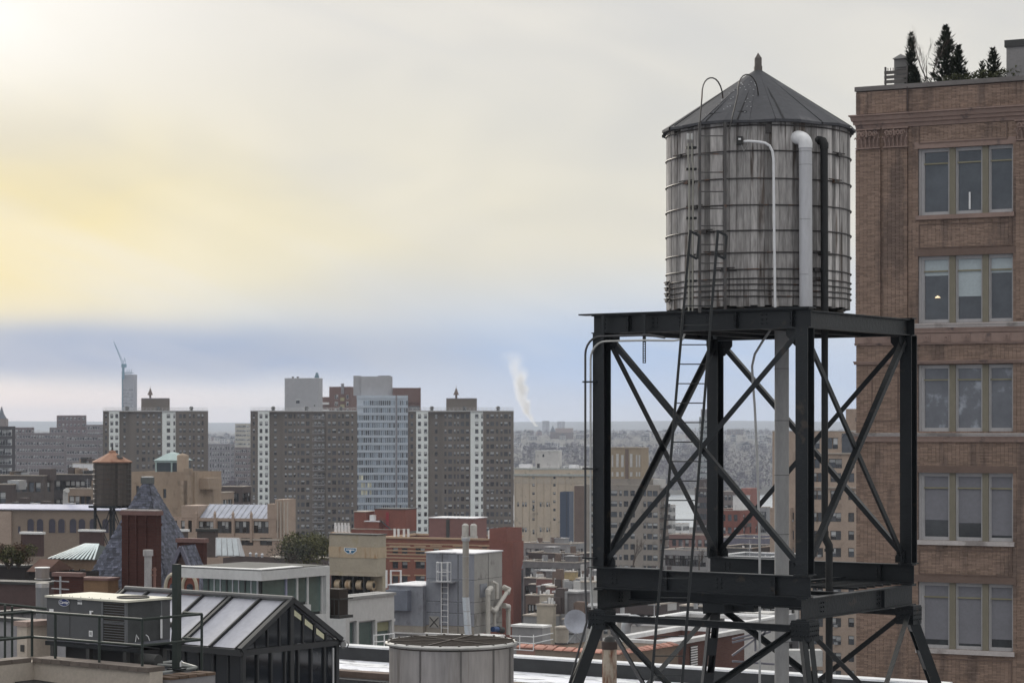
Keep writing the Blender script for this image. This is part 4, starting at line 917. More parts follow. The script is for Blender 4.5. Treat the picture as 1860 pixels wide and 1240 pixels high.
# window groups
INT=mat('dim_interior',(.045,.045,.05),.8,var=.4,s=.8)
REFL=mat('sky_reflection_glass',(.13,.135,.15),.18,var=.35,s=.9,c2=(.30,.32,.36),t2=.60,s2=.9,spec=.8)  # sky reflection painted into the glass colour as paler patches
GL1=mat('dark_sash_glass',(.055,.06,.065),.10,var=.45,s=.9,spec=.9)
BLW=mat('pale_blind',(.44,.50,.53),.7,var=.08); BLG=mat('grey_blind',(.20,.20,.225),.6,var=.08,s=1)
zt0=.27
spec={0:[('g',0),('g',0),('g',0)],1:[('b',.27,'w'),('b',.62,'w'),('b',.25,'w')],2:[('c',0),('c',0),('c',0)],3:[('b',.72,'g'),('b',.76,'g'),('b',.95,'g')],4:[('b',.90,'g'),('b',.95,'g'),('b',.86,'g')],5:[('g',0)]*3}
for k,(a,c) in enumerate(rows):
    z0,z1=lz(c),lz(a); Hh=z1-z0
    for gx,px3 in ((wx0,[(1672,1724),(1733,1784),(1793,1840)]),(wx2,None)):
        if px3: xs3=[(ls(p),ls(q)) for p,q in px3]
        else: xs3=[(gx+.03+i*1.0,gx+.93+i*1.0) for i in range(3)]
        xs3[0]=(gx+.1,xs3[0][1])
        for i in range(2): MB().box(xs3[i][1]-.02,xs3[i+1][0]+.02,.10,.30,z0,z1).build('mullion',MUL,LB)
        MB().box(gx+.002,gx+.1,.12,.3,z0,z1).build('jamb',FRG,LB)
        for i,(x0,x1) in enumerate(xs3):
            x1=min(x1,gx+ (wx1-wx0) if px3 else x1); fw=.075
            b=MB(); b.box(x0,x0+fw,.16,.27,z0,z1); b.box(x1-fw,x1,.16,.27,z0,z1); b.box(x0+fw,x1-fw,.16,.27,z1-fw-.05,z1); b.box(x0+fw,x1-fw,.15,.28,z0,z0+fw+.05)
            b.box(x0+fw+.0,x0+fw+.03,.2,.262,z0+fw+.05,z1-fw-.05)
            w_=b.build('window',FRG,LB); zt2=z0+Hh*.765
            MB().box(x0+fw,x1-fw,.17,.26,zt2,zt2+.05).build('transom',TRB,w_)
            s0=spec[k][i]; gm_={'g':GL1,'b':GL1,'c':REFL}[s0[0]]
            MB().quad((x0+fw,.235,z0+fw),(x1-fw,.235,z0+fw),(x1-fw,.235,zt2),(x0+fw,.235,zt2)).build('pane',gm_,w_)
            MB().quad((x0+fw,.234,zt2),(x1-fw,.234,zt2),(x1-fw,.234,z1-fw),(x0+fw,.234,z1-fw)).build('pane',gm_,w_)
            if s0[0]=='b':
                zbz=z1-.1-(Hh-.2)*s0[1]; MB().box(x0+fw+.01,x1-fw-.01,.222,.232,zbz,z1-fw-.051).build('blind',BLW if s0[2]=='w' else BLG,w_)
                # blind shows through both lights; lower stripe bar stays in front
p=MB().box(ls(1757),ls(1760),.20,.231,lz(383),lz(352)); p.build('window_rod',WHITEP,LB)
o=MB().lathe([(.0,.06),(.09,0),(.1,-.03)],12).build('lamp_glow',mat('lit_lamp',(.8,.7,.5),.5),LB); o.location=(ls(1700),.225,lz(540))
mm_=MC['lit_lamp'].node_tree.nodes['Principled BSDF']; mm_.inputs['Emission Color'].default_value=(1,.75,.45,1); mm_.inputs['Emission Strength'].default_value=.8
# roof: trellis box, vent house, penthouse, plants
LW=lambda s,y,z:Vector((X(1555,D0)+lu.x*s-lu.y*y*1.0,D0+lu.y*s+lu.x*y,z))
def lsd(px,y):
    k=(px-CX)/F; o_=Vector((X(1555,D0)-lu.y*y,D0+lu.x*y)); return (k*o_.y-o_.x)/(lu.x-k*lu.y)
def lzd(py,px,y): s=lsd(px,y); return Z(py,D0+lu.y*s+lu.x*y)
y=2.5; s0,s1=lsd(1606,y),lsd(1648,y); zt_p=lzd(129,1610,y); zr=ztop-.9
pl=thing('planter_box','slatted dark timber planter screen at the brick roof\'s corner','planter',tuple(LW(s0,y,zr)),-R(th))
for i in range(11): MB().box(0,s1-s0,0,.03,.15+i*.17,.15+i*.17+.12).build('slat',mat('grey_cedar',(.13,.12,.115),.9,var=.2),pl)
for q in (0,s1-s0-.06): MB().box(q,q+.06,.031,.1,0,zt_p-zr+.15).build('post',MC['grey_cedar'],pl)
for i in range(8): MB().box(.03+i*.1,.05+i*.1,0,.03,zt_p-zr-.02,zt_p-zr+.1).build('picket',MC['grey_cedar'],pl)
vh=thing('vent_house','small grey louvred roof housing with a peaked cap behind the planter screen','vent',tuple(LW(lsd(1636,4),4,zr)),-R(th)); q0=lsd(1636,4)
xa,xb=lsd(1624,4)-q0,lsd(1650,4)-q0; zt1=lzd(107,1636,4)-zr; GV=mat('vent_grey',(.2,.195,.19),.8)
MB().box(xa,xb,0,.55,0,zt1).build('body',GV,vh); MB().prism([(xa-.05,zt1+.003),(xb+.05,zt1+.003),((xa+xb)/2,zt1+.17)],-.08,.62).build('cap',mat('vent_cap',(.35,.34,.33)),vh)
for i in range(4): MB().box(xa+.1,xb-.1,-.02,-.002,zt1-.35-i*.09,zt1-.31-i*.09).build('louvre',FRAMED,vh)
pq=Bld('roof_penthouse','plain grey roof penthouse with a dark coping at the photo\'s right edge','penthouse',1828,2100,None,80,66,26.6,depth=4,z0=zr)
pq.finish(mat('grey_render',(.26,.25,.25),.9,var=.08),coping=FRAMED,cop=.25)
# plants
NEED=mat('conifer_needles',(.032,.04,.026),.8,rand=.7,var=.2); NEED2=mat('hedge_leaves',(.05,.055,.025),.8,rand=.7,var=.2); BARK=mat('bark',(.1,.08,.07),.9)
r5=random.Random(9)
def conifer(label,px,py_top,y,wpx,shape='cone',n=2600,zbase=None,lean=0):
    s=lsd(px,y); d=D0+lu.y*s+lu.x*y; zb=zr if zbase is None else zbase; ht=Z(py_top,d)-zb; wd=wpx/F*d
    t=thing('conifer',label,'tree',tuple(LW(s,y,zb))); MB().tube([(0,0,0),(0.02,0,ht*.5),(0,0,ht*.98)],[.06,.04,.01],6).build('trunk',BARK,t)
    b=MB()
    for i in range(n):
        u=r5.random()**1.35; z=ht*(.12+.88*u); 
        if shape=='cone': rr=wd*1.1*(1-u)**.75*(.8+.3*math.sin(u*34+i%3)) +.03
        else: rr=wd*.95*(.4+.55*abs(math.sin(u*11)))*(1-u*.5)*(1 if u<.95 else .4)
        a=r5.uniform(0,6.283); q=r5.random()**.5; lump=.66+.55*mn.noise((math.cos(a)*2.2,math.sin(a)*2.2,z*2.6)); rr*=lump
        p=Vector((rr*q*math.cos(a)+lean*u,rr*q*math.sin(a),z)); out=Vector((math.cos(a),math.sin(a),.9)).normalized(); sz=r5.uniform(.06,.13)*(1 if u<.9 else .7)
        sd_=Vector((-math.sin(a),math.cos(a),r5.uniform(-.5,.5)))*sz*.45; b.tri(p-sd_,p+sd_,p+out*sz*1.6)
    b.build('crown',NEED,t); return t
conifer('narrow columnar conifer beside the roof vent housing',1655,60,3.0,22,'col',1500)
conifer('short bushy conifer at the foot of the columnar one',1662,122,2.6,40,'cone',1600)
conifer('tall wide conifer, the largest on the brick roof, left of the hedge',1718,47,3.2,62,'cone',3000)
conifer('second leader of conifer crowding the tallest one, on its right',1741,84,2.9,44,'cone',1800)
conifer('ragged small conifer near the grey penthouse, bent tip',1806,88,3.0,44,'cone',1200,lean=-.05)
conifer('thin low conifer tuft left of the ragged small one',1784,112,3.0,14,'col',500)
hd=thing('hedge','low clipped hedge along the brick parapet between the conifers','hedge',tuple(LW(lsd(1770,2),2,zr)),-R(th)); b=MB()
for i in range(5200):
    x=r5.uniform(-1.15,1.75); top=(lzd(133,1770,2)-zr)+.12*mn.noise((x*2,0,0))+.04*x; z=top*r5.uniform(.3,1.0); p=Vector((x,r5.uniform(-.25,.3),z)); s_=r5.uniform(.03,.06)
    a=Vector((r5.uniform(-1,1),r5.uniform(-1,1),r5.uniform(-1,1))).normalized()*s_; c=Vector((r5.uniform(-1,1),r5.uniform(-1,1),r5.uniform(-.2,1))).normalized()*s_*1.5; b.tri(p-a,p+a,p+c)
b.build('leaves',NEED2,hd); MB().box(-1.15,1.75,-.2,.2,0,.5).build('planter',mat('planter_wood',(.12,.1,.09)),hd)
def baretree(label,loc,h,n=10,spread=.35,seed=1,m=BARK,r0=.02,cat='tree',name='bare_tree'):
    r=random.Random(seed); t=thing(name,label,cat,tuple(loc)); b=MB()
    def br(p,d_,l_,r_,k):
        q=p+d_*l_; b.tube([p,p.lerp(q,.5)+Vector((r.uniform(-1,1),r.uniform(-1,1),0))*l_*.05,q],[r_,r_*.8,r_*.6],5,cap=False)
        if k<=0: return
        for _ in range(3 if k>1 else 4):
            nd_=(d_+Vector((r.uniform(-1,1),r.uniform(-1,1),r.uniform(-.2,.7)))*spread*1.3).normalized(); br(p+d_*l_*r.uniform(.45,1),nd_,l_*r.uniform(.55,.8),r_*.55,k-1)
    br(Vector((0,0,0)),Vector((.02,0,1)),h*.42,r0,4); b.build('branches',m,t); return t
baretree('bare leafless sapling between the columnar and the tallest conifer',LW(lsd(1682,3),3,zr),lzd(52,1682,3)-zr,seed=4,spread=.3,r0=.035)
baretree('bare twisted shrub in front of the grey roof penthouse',LW(lsd(1848,2.2),2.2,zr),1.5,seed=8,spread=.7,r0=.04)
# ---------------------------------------------------------------- middle distance
BEIGE=mat('beige_brick',(.52,.44,.35),.88,var=.12,s=.3,streak=.6,c2=(.30,.26,.21),t2=.64,s2=.3); TAN=mat('tan_brick',(.33,.26,.21),.88,var=.12,s=.3); RED=brickmat('red_brick',(.22,.075,.06),(.27,.10,.08),(.2,.13,.12),.4,.14,.015); REDB=mat('plain_red_brick',(.225,.085,.064),.9,var=.14,s=.3,streak=.5)
DARKB=mat('sooty_brick',(.105,.087,.086),.9,var=.15,s=.25); GREYB=mat('grey_stucco',(.30,.30,.31),.9,var=.15,s=.4); PALE=mat('pale_stucco',(.52,.51,.50),.88,var=.12,s=.4,c2=(.38,.37,.37),t2=.62); BLUE=mat('navy_panel',(.055,.075,.12),.5,var=.1)
COPR=mat('copper_green',(.24,.42,.38),.7,var=.15); TEAL=mat('pale_teal_roof',(.42,.52,.51),.6,var=.12)
# beige storage building with shallow piers
B=Bld('warehouse','long beige brick warehouse with shallow piers and paired small windows, left of the tower','warehouse',934,1081,1100,700,853,14,depth=40); H=B.zt
for px in (939,948,953,967,980,985,992,997): 
    for k,y in enumerate((912,958,992,1008)): B.win('A',B.sx(px+2),B.zA(y+(4 if px in (967,) else 0),B.sx(px))-1.3,.6,1.4,style='plain',fr=FRAMED)
for px in (969,1007):
    for y in (870,883,898,913,928,945): B.win('A',B.sx(px),B.zA(y,B.sx(px)),.75,.8,style='plain',fr=FRAMED)
B.finish(BEIGE,ROOFW,par=1.2,cop=.5,coping=mat('pale_green_grey',(.42,.44,.42),.8))
for px in (935,948,961,974,987,1000,1013,1026,1040): B.part('pier',MB().box(B.sx(px)-.12,B.sx(px)+.12,-.25,-.002,0,H-2.0),BEIGE)
B.part('cornice',MB().box(-B.L-.1,.2,-.4,-.003,H-1.95,H-1.3),mat('pale_green_grey',(.42,.44,.42)))
B.part('band',MB().box(-B.L-.1,.1,-.1,-.002,H-4.3,H-2.8),mat('pale_band',(.47,.41,.34),.9))
o=B.bulk(B.sx(967),B.sx(1009),4,9,B.zA(819,-8)-H+1.2,PALE,cap=FRAMEW,z=H-1.2); MB().box(B.sx(980),B.sx(983),3.94,3.998,B.zA(830,-8),B.zA(825,-8)).build('window',GLASSF,o)
MB().box(B.sx(970),B.sx(975),3.9,3.998,H-1.1,B.zA(842,-8)).build('door',FRAMED,o)
for a,c,y in ((934,955,842),(1012,1022,845),(1026,1040,843),(1044,1058,845),(1060,1072,846),(1075,1080,848)): B.bulk(B.sx(a),B.sx(c),6,9,B.zA(y,-8)-H+.9,rnd.choice([ROOFW,GALV,PALE]),z=H-1.2,name='roof_unit')
for px in (988,995,1018,1035,1050,1066): B.part('vent_pipe',MB().tube([(B.sx(px),5,H-1.2),(B.sx(px),5,H+.9)],.22,6),FRAMEW)
B=Bld('stair_tower','tall windowless navy blue clad shaft in front of the beige warehouse','tower',1017,1034,1042,660,893,14); B.finish(BLUE,coping=None,par=.3)
B.part('seam',MB().box(B.sx(1029),B.sx(1029)+.15,-.08,-.002,0,B.zt),FRAMED)
# dark narrow brick tower and its flank
B=Bld('apartment_block','narrow brown brick block with plain pier and fire escapes, touching the tower\'s left post','apartment block',1043,1060,1114,590,882,20,depth=24); H=B.zt
B.grid('B',[3,8,13],H-2.6,2.75,16,1.2,1.4)
B.finish(mat('umber_brick',(.175,.13,.11),.9,var=.14,s=.4),ROOFD,coping=STONE)
for i in range(0,15,2): B.part('air_conditioner',MB().box(.01,.5,2.6,3.5,H-4.3-i*2.75,H-3.8-i*2.75),WHITEP)
# block with the panelled rooftop tower
B=Bld('apartment_block','large beige apartment block with an octagon-panelled rooftop tank house, behind the tower\'s left bay','apartment block',1062,1196,1214,560,881,24); H=B.zt; L=B.L
PI_=[1120,1132,1143,1160,1172,1181,1190]
for px,ww in ((1115,2.2),(1127,.9),(1137,1.5),(1149,1.5),(1171,.9),(1180,1.6),(1190,1.6),(1100,1.4),(1088,1.4),(1076,1.4)):
    for i in range(14): B.win('A',B.sx(px),H-1.0-i*2.62-1.7,ww*.8,1.35,style='sash',fr=FRAMED)
for i in range(14): B.win('B',1.8,H-1.0-i*2.62-1.7,.9,1.35,style='sash'); B.win('B',4.4,H-1.0-i*2.62-1.7,.9,1.35,style='sash')
B.finish(mat('oatmeal_brick',(.29,.26,.23),.9,var=.12,s=.35,c2=(.22,.2,.18),t2=.62,s2=.4),ROOFG)
for i in range(14): B.part('balcony',MB().box(.01,1.1,1.0,5.4,H-2.9-i*2.62,H-2.75-i*2.62).box(1.0,1.1,1.0,5.4,H-2.75-i*2.62,H-2.0-i*2.62),FRAMED)
TP=mat('tawny_stone',(.34,.275,.20),.85,var=.1); xa,xb=B.sx(1106),B.sx(1163)
o=B.bulk(xa,xb,1.0,5.8,B.zA(814,xa)-H+.7,TP); 
for px,w2,y0,y1 in ((1110,3,826,848),(1119,5,824,848),(1128,5,826,848),(1144,5,824,848),(1154,3,826,848),(1159,3,826,848),(1110,3,857,865),(1119,5,857,865),(1128,5,857,865),(1144,5,857,865),(1154,3,857,865),(1159,3,857,865)):
    u=B.sx(px); MB().box(u-w2*.065,u+w2*.065,.9,.998,B.zA(y1,u),B.zA(y0,u)).build('panel',PALE,o)
MB().box(B.sx(1133),B.sx(1139),.9,.997,H-.6,B.zA(815,xa)).build('pier',MC['umber_brick'],o); MB().box(xa-.1,xb+.1,.85,5.9,B.zA(813.5,xa),B.zA(812,xa)).build('cap',TP,o)
B.bulk(xa-5,xb+1.8,.4,9,2.2,MC['oatmeal_brick']); B.bulk(B.sx(1184),B.sx(1199)-.0,1,4,B.zA(870,-1)-H+.7,PALE)
# right: cream brick apartment house (behind the near posts)
B=Bld('apartment_block','cream brick apartment house with rows of sash windows, left of the loft building','apartment block',1403,1600,None,385,783,27,depth=18); H=B.zt
CRM=mat('cream_brick',(.40,.31,.25),.88,var=.12,s=.3,c2=(.30,.235,.19),t2=.62,s2=.5)
for px,wm,st in ((1437,1.0,'sash'),(1418,1.0,'sash'),(1480,.9,'sash'),(1489,1.15,'sash'),(1518,1.9,'pair'),(1546,1.05,'sash'),(1562,1.05,'sash')):
    for i,y in enumerate((868,900,940,973,1004,1036,1068,1100,1131,1163,1194,1226,1258)):
        if px<1470 and i<2: continue
        x=B.sx(px); yy=y+(x/B.L)*2; B.win('A',x,B.zA(yy+8,x),wm,1.55,style=st,fr=FRAMED)
for y in (838,):
    for px,ww in ((1484,1.0),(1517,2.4),(1547,1.0)): B.win('A',B.sx(px),B.zA(y+12,B.sx(px)),ww,1.6,style='pair' if ww>2 else 'plain',fr=FRAMED)
for px in (1484,1507,1517): B.win('A',B.sx(px),B.zA(815,B.sx(px)),.95,1.9,style='plain',fr=FRAMED)
for px in (1430,1493,1536): B.win('A',B.sx(px),B.zA(1300,B.sx(px)),1,1.5)
B.finish(CRM,ROOFG,coping=mat('pale_coping',(.5,.5,.5)),par=.5)
for ya in (822,884): B.part('cornice',MB().box(B.sx(1475),.1,-.35,-.003,B.zA(ya+2,-8),B.zA(ya,-8)),STONE)
for i,px in enumerate((1438,1489,1519,1546)*3):
    y=(940,1004,1068,1036,1131,973,1163,1100,1194,1068,1131,1226)[i]; x=B.sx(px); B.part('air_conditioner',MB().box(x-.3,x+.3,-.35,.1,B.zA(y+8,x)+.1,B.zA(y+8,x)+.48),GALV)
o=B.bulk(B.sx(1526),B.sx(1600),3,12,B.zA(742,-5)-H+.5,mat('cream_brick2',(.33,.25,.2),.88),z=H-.5); MB().box(B.sx(1544),B.sx(1552),2.94,2.998,B.zA(765,-5),B.zA(758,-5)).build('window',GLASSF,o)
o=B.part('arched_dormer',MB().lathe([(1.6,0),(1.6,.3)],14,a0=0,a1=math.pi,cap=False),FRAMEW); o.rotation_euler=(R(90),0,0); o.location=(B.sx(1545),-.05,B.zA(800,-4))
MB().box(-1.5,1.5,-2.2,1.2,.05,.1).build('pane',GLASSF,o)
MB().box(B.sx(1403),B.sx(1440),-1.2,-.01,0,B.zA(921,-20)).build('wing',CRM,B.root); 
b=MB()
# low wing on left, one bay lower
# row of blocks behind the tower bays (waterfront)
def low(name,label,pl,pc,pr,d,yt,wall,roof=ROOFG,nc=3,rows=4,fh=3.1,ncb=2,th=30,w_=1.0,h_=1.6,coping=STONE,cat='building',style='sash',depth=None,ztopoff=1.0,fr=FRAMED,group=None,par=.7):
    B=Bld(name,label,cat,pl,pc,pr,d,yt,th,depth=depth,group=group); H=B.zt
    if nc: slabwin(B,'A',-B.L+.5,-.5,nc,H-ztopoff,fh,rows,w_,h_,style=style,fr=fr)
    if ncb and B.D>2: slabwin(B,'B',.5,min(B.D,40)-.5,ncb,H-ztopoff,fh,rows,w_,h_,style=style,fr=fr)
    B.finish(wall,roof,coping,par=par)
    if B.D>2.5 and B.L>2.5:
        zr0=B.zt-par
        for q in range(5):
            x=-rnd.uniform(.5,B.L-.5); y=rnd.uniform(.5,min(B.D,14)-.5); B.part('vent_pipe',MB().tube([(x,y,zr0),(x,y,zr0+rnd.uniform(.4,1.1))],rnd.uniform(.05,.12),6),rnd.choice([GALV,FRAMED,WHITEP]))
        x=-rnd.uniform(1,B.L-1); y=rnd.uniform(.8,min(B.D,12)-1); B.part('hatch',MB().box(x-.5,x+.5,y-.4,y+.4,zr0,zr0+.35),rnd.choice([GALV,FRAMED,ROOFD]))
        y=rnd.uniform(.6,min(B.D,12)-.6); B.part('duct_run',MB().box(-B.L*.9,-B.L*.3,y,y+.25,zr0+.1,zr0+.35),rnd.choice([GALV,FRAMED]))
        x=-rnd.uniform(.6,B.L-.6); b=MB().tube([(x,.6,zr0),(x,.6,zr0+2.2)],.035,5)
        for k in range(4): b.tube([(x-.4,.6,zr0+1.3+.25*k),(x+.4,.6,zr0+1.3+.25*k)],.02,4)
        B.part('aerial',b,GALV)
    return B
A=low('apartment_block','red brick apartment house with fire escapes seen through the middle bay of the tower',1284,1345,1392,560,927,REDB,nc=5,rows=6,ncb=4)
for px in (1347,1372): 
    for i in range(4): u=A.sy(px)+1; A.part('fire_escape',MB().box(.01,1.0,u,u+2.6,A.zt-4-i*3.1,A.zt-3.85-i*3.1).box(.95,1,u,u+2.6,A.zt-3.85-i*3.1,A.zt-3.1-i*3.1),FRAMED)
A.bulk(A.sx(1325),A.sx(1344),2,6,4.2,FRAMEW,cap=GALV); A.bulk(-3,-.5,7,12,6,mat('rosy_brick',(.30,.14,.12),.9))
low('apartment_block','dark grey waterfront block with a tank on its roof, behind the tower\'s rear left post',1262,1292,1310,640,886,DARKB,nc=4,rows=9).bulk(-5,-2,2,5,3,MC['sooty_brick'])
low('apartment_block','tall dark block rising behind the red brick house at the river edge',1312,1352,1362,700,893,mat('taupe_brick',(.2,.17,.165),.9),nc=5,rows=6)
low('apartment_block','rose brick stair block with a water vent at the river edge',1352,1372,1380,620,893,mat('rosy_brick',(.30,.14,.12)),nc=1,rows=5,ncb=1)
low('apartment_block','narrow grey block with fire escapes beside the riser pipe at the river edge',1380,1393,1399,520,921,GREYB,nc=2,rows=5,ncb=1)
low('pier_shed','white pier building with glazed front on the river bank',1222,1240,1252,900,951,FRAMEW,ROOFW,nc=6,rows=3,ncb=6,w_=1.6,h_=1.6,cat='pier shed')
low('pier_shed','stepped white riverside building left of the ladder, grey roof plant on top',1212,1221,1227,860,917,PALE,ROOFW,nc=4,rows=6,ncb=3)
low('warehouse','long violet grey waterfront shed low in the middle bay',1300,1390,1440,470,978,mat('violet_shed',(.16,.155,.20),.8),ROOFG,nc=0,rows=0,ncb=0)
low('warehouse','brownish red low warehouse between the ladder and the rear post',1215,1292,1310,520,972,mat('brownish_red',(.22,.13,.115)),ROOFW,nc=6,rows=3)
low('warehouse','pale grey warehouse with gridded windows below the brownish red one',1205,1285,1320,430,1000,GREYB,ROOFG,nc=12,rows=3,w_=1.0,h_=2.0,style='plain')
low('row_house','charcoal flat roofed house just left of the rear tower post',1293,1365,1420,400,996,mat('charcoal_brick',(.08,.077,.08)),ROOFG,nc=6,rows=3)
low('warehouse','wide slate coloured block under the middle bay, pale roof edge',1298,1400,1452,330,1012,mat('slate_stucco',(.17,.175,.185),.9),ROOFW,nc=8,rows=3,coping=FRAMEW)
# low rooftops seen between warehouse and near roofs (left of the tower)
vil=[('dark grey row of flats with small windows right of the dark red flank wall',950,1035,1062,430,988,GREYB,ROOFG,9,4),
('slate grey flats with a white parapet below the warehouse',960,1050,1078,400,1006,DARKB,ROOFG,10,4),
('long grey tenement with many windows at the foot of the umber block',950,1046,1072,370,1022,mat('ash_brick',(.19,.18,.185),.9),ROOFD,11,4),
('tenement with red painted top storey in the low rooftops',974,1008,1046,300,1052,mat('faded_red',(.22,.11,.10),.9),ROOFG,4,3),
('yellow ochre small house with a dark door among the low rooftops',1025,1042,1050,290,1039,mat('yellow_ochre',(.42,.33,.19),.9),ROOFW,2,3),
('small dark brick house left of the red topped tenement',952,972,985,310,1050,DARKB,ROOFG,3,3),
('grey brick rear extension below the umber block',1046,1066,1085,270,1052,GREYB,ROOFW,3,2),
('brown brick cottage roof with a pale parapet in the low rooftops',955,985,1000,260,1082,mat('umber_brick',(.2,.15,.13)),ROOFG,3,2),
('dark flat roofed house with skylight in the low rooftops',1008,1045,1072,240,1080,DARKB,ROOFG,4,2),
('cream stair head box with an open door in the low rooftops',980,1000,1010,215,1082,mat('cream_render',(.46,.41,.34),.9),ROOFW,1,1),
('tall blank pale wall beside the tower\'s left foot',1055,1080,1090,200,1058,mat('oyster_wall',(.40,.39,.38),.9),ROOFD,0,0),
('grey stucco house with a parapet behind the satellite dish',951,1000,1020,180,1120,GREYB,ROOFG,2,1),
('cream blank gable beside the grey stucco house',975,1004,1010,175,1100,mat('cream_render',(.46,.41,.34)),ROOFG,0,0),
('low pale building with a white roof below the stair head box',1022,1050,1064,172,1126,GREYB,ROOFW,2,1)]
for k,(lb,pl,pc,pr,d,yt,wl_,rf_,nc,rows_) in enumerate(vil):
    B=low('row_house',lb,pl,pc,pr,d,yt,wl_,rf_,nc=nc,rows=rows_,ncb=max(0,nc//2),w_=.9,h_=1.5,cat='house',depth=None)
    H=B.zt
    if k not in (4,9,10):
        for q in range(3):
            x=-B.L*rnd.uniform(.15,.9); y=rnd.uniform(1,max(1.5,B.D-2)); B.part('chimney',MB().box(x,x+.8,y,y+.6,H-.7,H+rnd.uniform(.5,1.3)),rnd.choice([MC['umber_brick'],DARKB,GREYB]))
        x=-B.L*rnd.uniform(.2,.8); B.bulk(x,x+2.0,1.5,3.6,1.6,rnd.choice([DARKB,GREYB,MC['ash_brick']]),cap=ROOFG)
    for q in range(4): x=-B.L*rnd.uniform(.05,.95); y=rnd.uniform(.6,max(1,B.D-1)); B.part('vent_pipe',MB().tube([(x,y,H-.7),(x,y,H+rnd.uniform(.2,.6))],.09,6),FRAMEW)
# dense jumble of small houses among them
rj=random.Random(77); JM=[('charcoal',MC['charcoal_brick']),('dull brown',MC['umber_brick']),('grey',GREYB),('sooty',DARKB),('dusty red',MC['faded_red']),('ash grey',MC['ash_brick']),('cream',MC['cream_render']),('violet grey',MC['violet_shed'])]
for k in range(34):
    d=rj.uniform(205,430); px=rj.uniform(950,1085) if k<22 else rj.uniform(1120,1290); y=1030+(430-d)/225*58+rj.uniform(-8,12); nm,m_=rj.choice(JM[:6] if k%5 else JM); w_=rj.uniform(14,30)
    B=low('row_house','small %s house in the crowded low rooftops %s'%(nm,'left of the tower' if k<22 else 'behind the tower bays'),px-w_,px,px+w_*rj.uniform(.4,.8),d,y-4 if k<22 else y+6,m_,[ROOFD,ROOFG,ROOFD,ROOFW][k%4],nc=rj.choice([2,3]),rows=3,ncb=1,w_=.75,h_=1.2,cat='house',group='small %s houses %s'%(nm,'left of the tower' if k<22 else 'behind the tower'),coping=[None,STONE,FRAMEW][k%3],depth=None)
    H=B.zt
    if k%3==0: B.part('gable_roof',MB().prismx([(0,H+.2),(B.D,H+.2),(B.D/2,H+1.6)],-B.L,0),rj.choice([ROOFD,mat('slate_tiles',(.14,.15,.18),.7)]))
    for q in range(2): x=-B.L*rj.uniform(.1,.85); yy=rj.uniform(.3,max(.6,B.D-1)); B.part('chimney',MB().box(x,x+.7,yy,yy+.5,H-.5,H+rj.uniform(.8,2)),rj.choice([MC['umber_brick'],DARKB,PALE]))
    if k%2: x=-B.L*rj.uniform(.3,.8); B.part('roof_unit',MB().box(x,x+1.1,.8,1.8,H-.6,H+.8),rj.choice([FRAMEW,GALV,PALE]))
# distant roof fields seen under the tower deck
for k,(lb,pl,pc,pr,d,yt,wl_,rf_,nc) in enumerate([
('row of white roofed houses under the tower deck, farthest',1115,1235,1290,260,1088,GREYB,ROOFW,8),
('grey row house under the tower deck with ladder frame on its roof',1120,1200,1250,225,1098,DARKB,ROOFW,5),
('black windowed loft under the tower deck behind the white roof',1235,1330,1372,210,1104,mat('charcoal_brick',(.08,.077,.08)),ROOFG,7),
('pale walled building with dark window strip under the tower deck',1330,1420,1450,240,1080,PALE,ROOFG,6),
('dark low building behind the lattice beams under the deck',1300,1395,1450,150,1150,mat('near_black_brick',(.07,.065,.07)),ROOFG,4)]):
    B=low('row_house',lb,pl,pc,pr,d,yt,wl_,rf_,nc=nc,rows=2,ncb=2,cat='house')
    for q in range(5): x=-B.L*rnd.uniform(.05,.95); y=rnd.uniform(.6,max(1,B.D-1)); B.part('vent_pipe',MB().tube([(x,y,B.zt-.7),(x,y,B.zt+rnd.uniform(.2,.9))],.1,6),FRAMEW)
    for q in range(2): x=-B.L*rnd.uniform(.2,.9); B.bulk(x,x+1.8,1.5,3.5,rnd.uniform(1,2),rnd.choice([PALE,ROOFW,GREYB]))
# ---- striped brick building with roof plant
B=Bld('striped_building','red brick building with buff stripes, dark windows and cell antennas on its roof','building',698,897,948,400,981,22,depth=26); H=B.zt
BUFF=mat('buff_brick',(.48,.34,.23),.88,var=.1); STR=mat('striped_red',(.25,.10,.07),.88,var=.12,s=.3)
for px,ww in ((718,1.1),(735,1.1),(763,1.8),(792,1.1),(833,1.3),(880,1.0)):
    for i,y in enumerate((1006,1032,1058)): x=B.sx(px); B.win('A',x,B.zA(y,x),ww,1.25,style='sash' if ww<1.5 else 'pair',fr=FRAMED)
B.finish(STR,ROOFG,coping=BUFF,par=.6,cop=.3,proud=.25)
for i in range(5):
    z=H-1.0-i*.62
    B.part('stripe',MB().box(-B.L,0,-.07,-.002,z,z+.22),BUFF)
for px in (718,735,763,792,833,880):
    for y in (992,1019,1045): x=B.sx(px); z=B.zA(y,x); B.part('lintel',MB().box(x-1.1,x+1.1,-.09,-.003,z-.02,z+.2),BUFF)
o=B.bulk(B.sx(758),B.sx(840),5,11,B.zA(943,-10)-H+.7,mat('brown_red_brick',(.21,.11,.10),.9,var=.1),cap=ROOFW)
MB().box(B.sx(790),B.sx(796),4.9,4.998,H-.6,B.zA(945,-10)).build('louvre',FRAMED,o)
for px in (831,846): B.part('roof_fan',MB().box(B.sx(px)-.6,B.sx(px)+.6,3,4,H-.7,H+.5).lathe([(.62,H+.5),(.62,H+2.4),(.3,H+2.7)],10,c=(B.sx(px),3.5,0),cap=True),mat('fan_grey',(.5,.49,.46)))
for px in (712,719,729,737,  884,892,897): B.part('antenna',MB().box(B.sx(px)-.18,B.sx(px)+.18,1.0,1.2,H-.1,H+1.7).tube([(B.sx(px),1.3,H-.7),(B.sx(px),1.3,H+1.5)],.05,5),WHITEP)
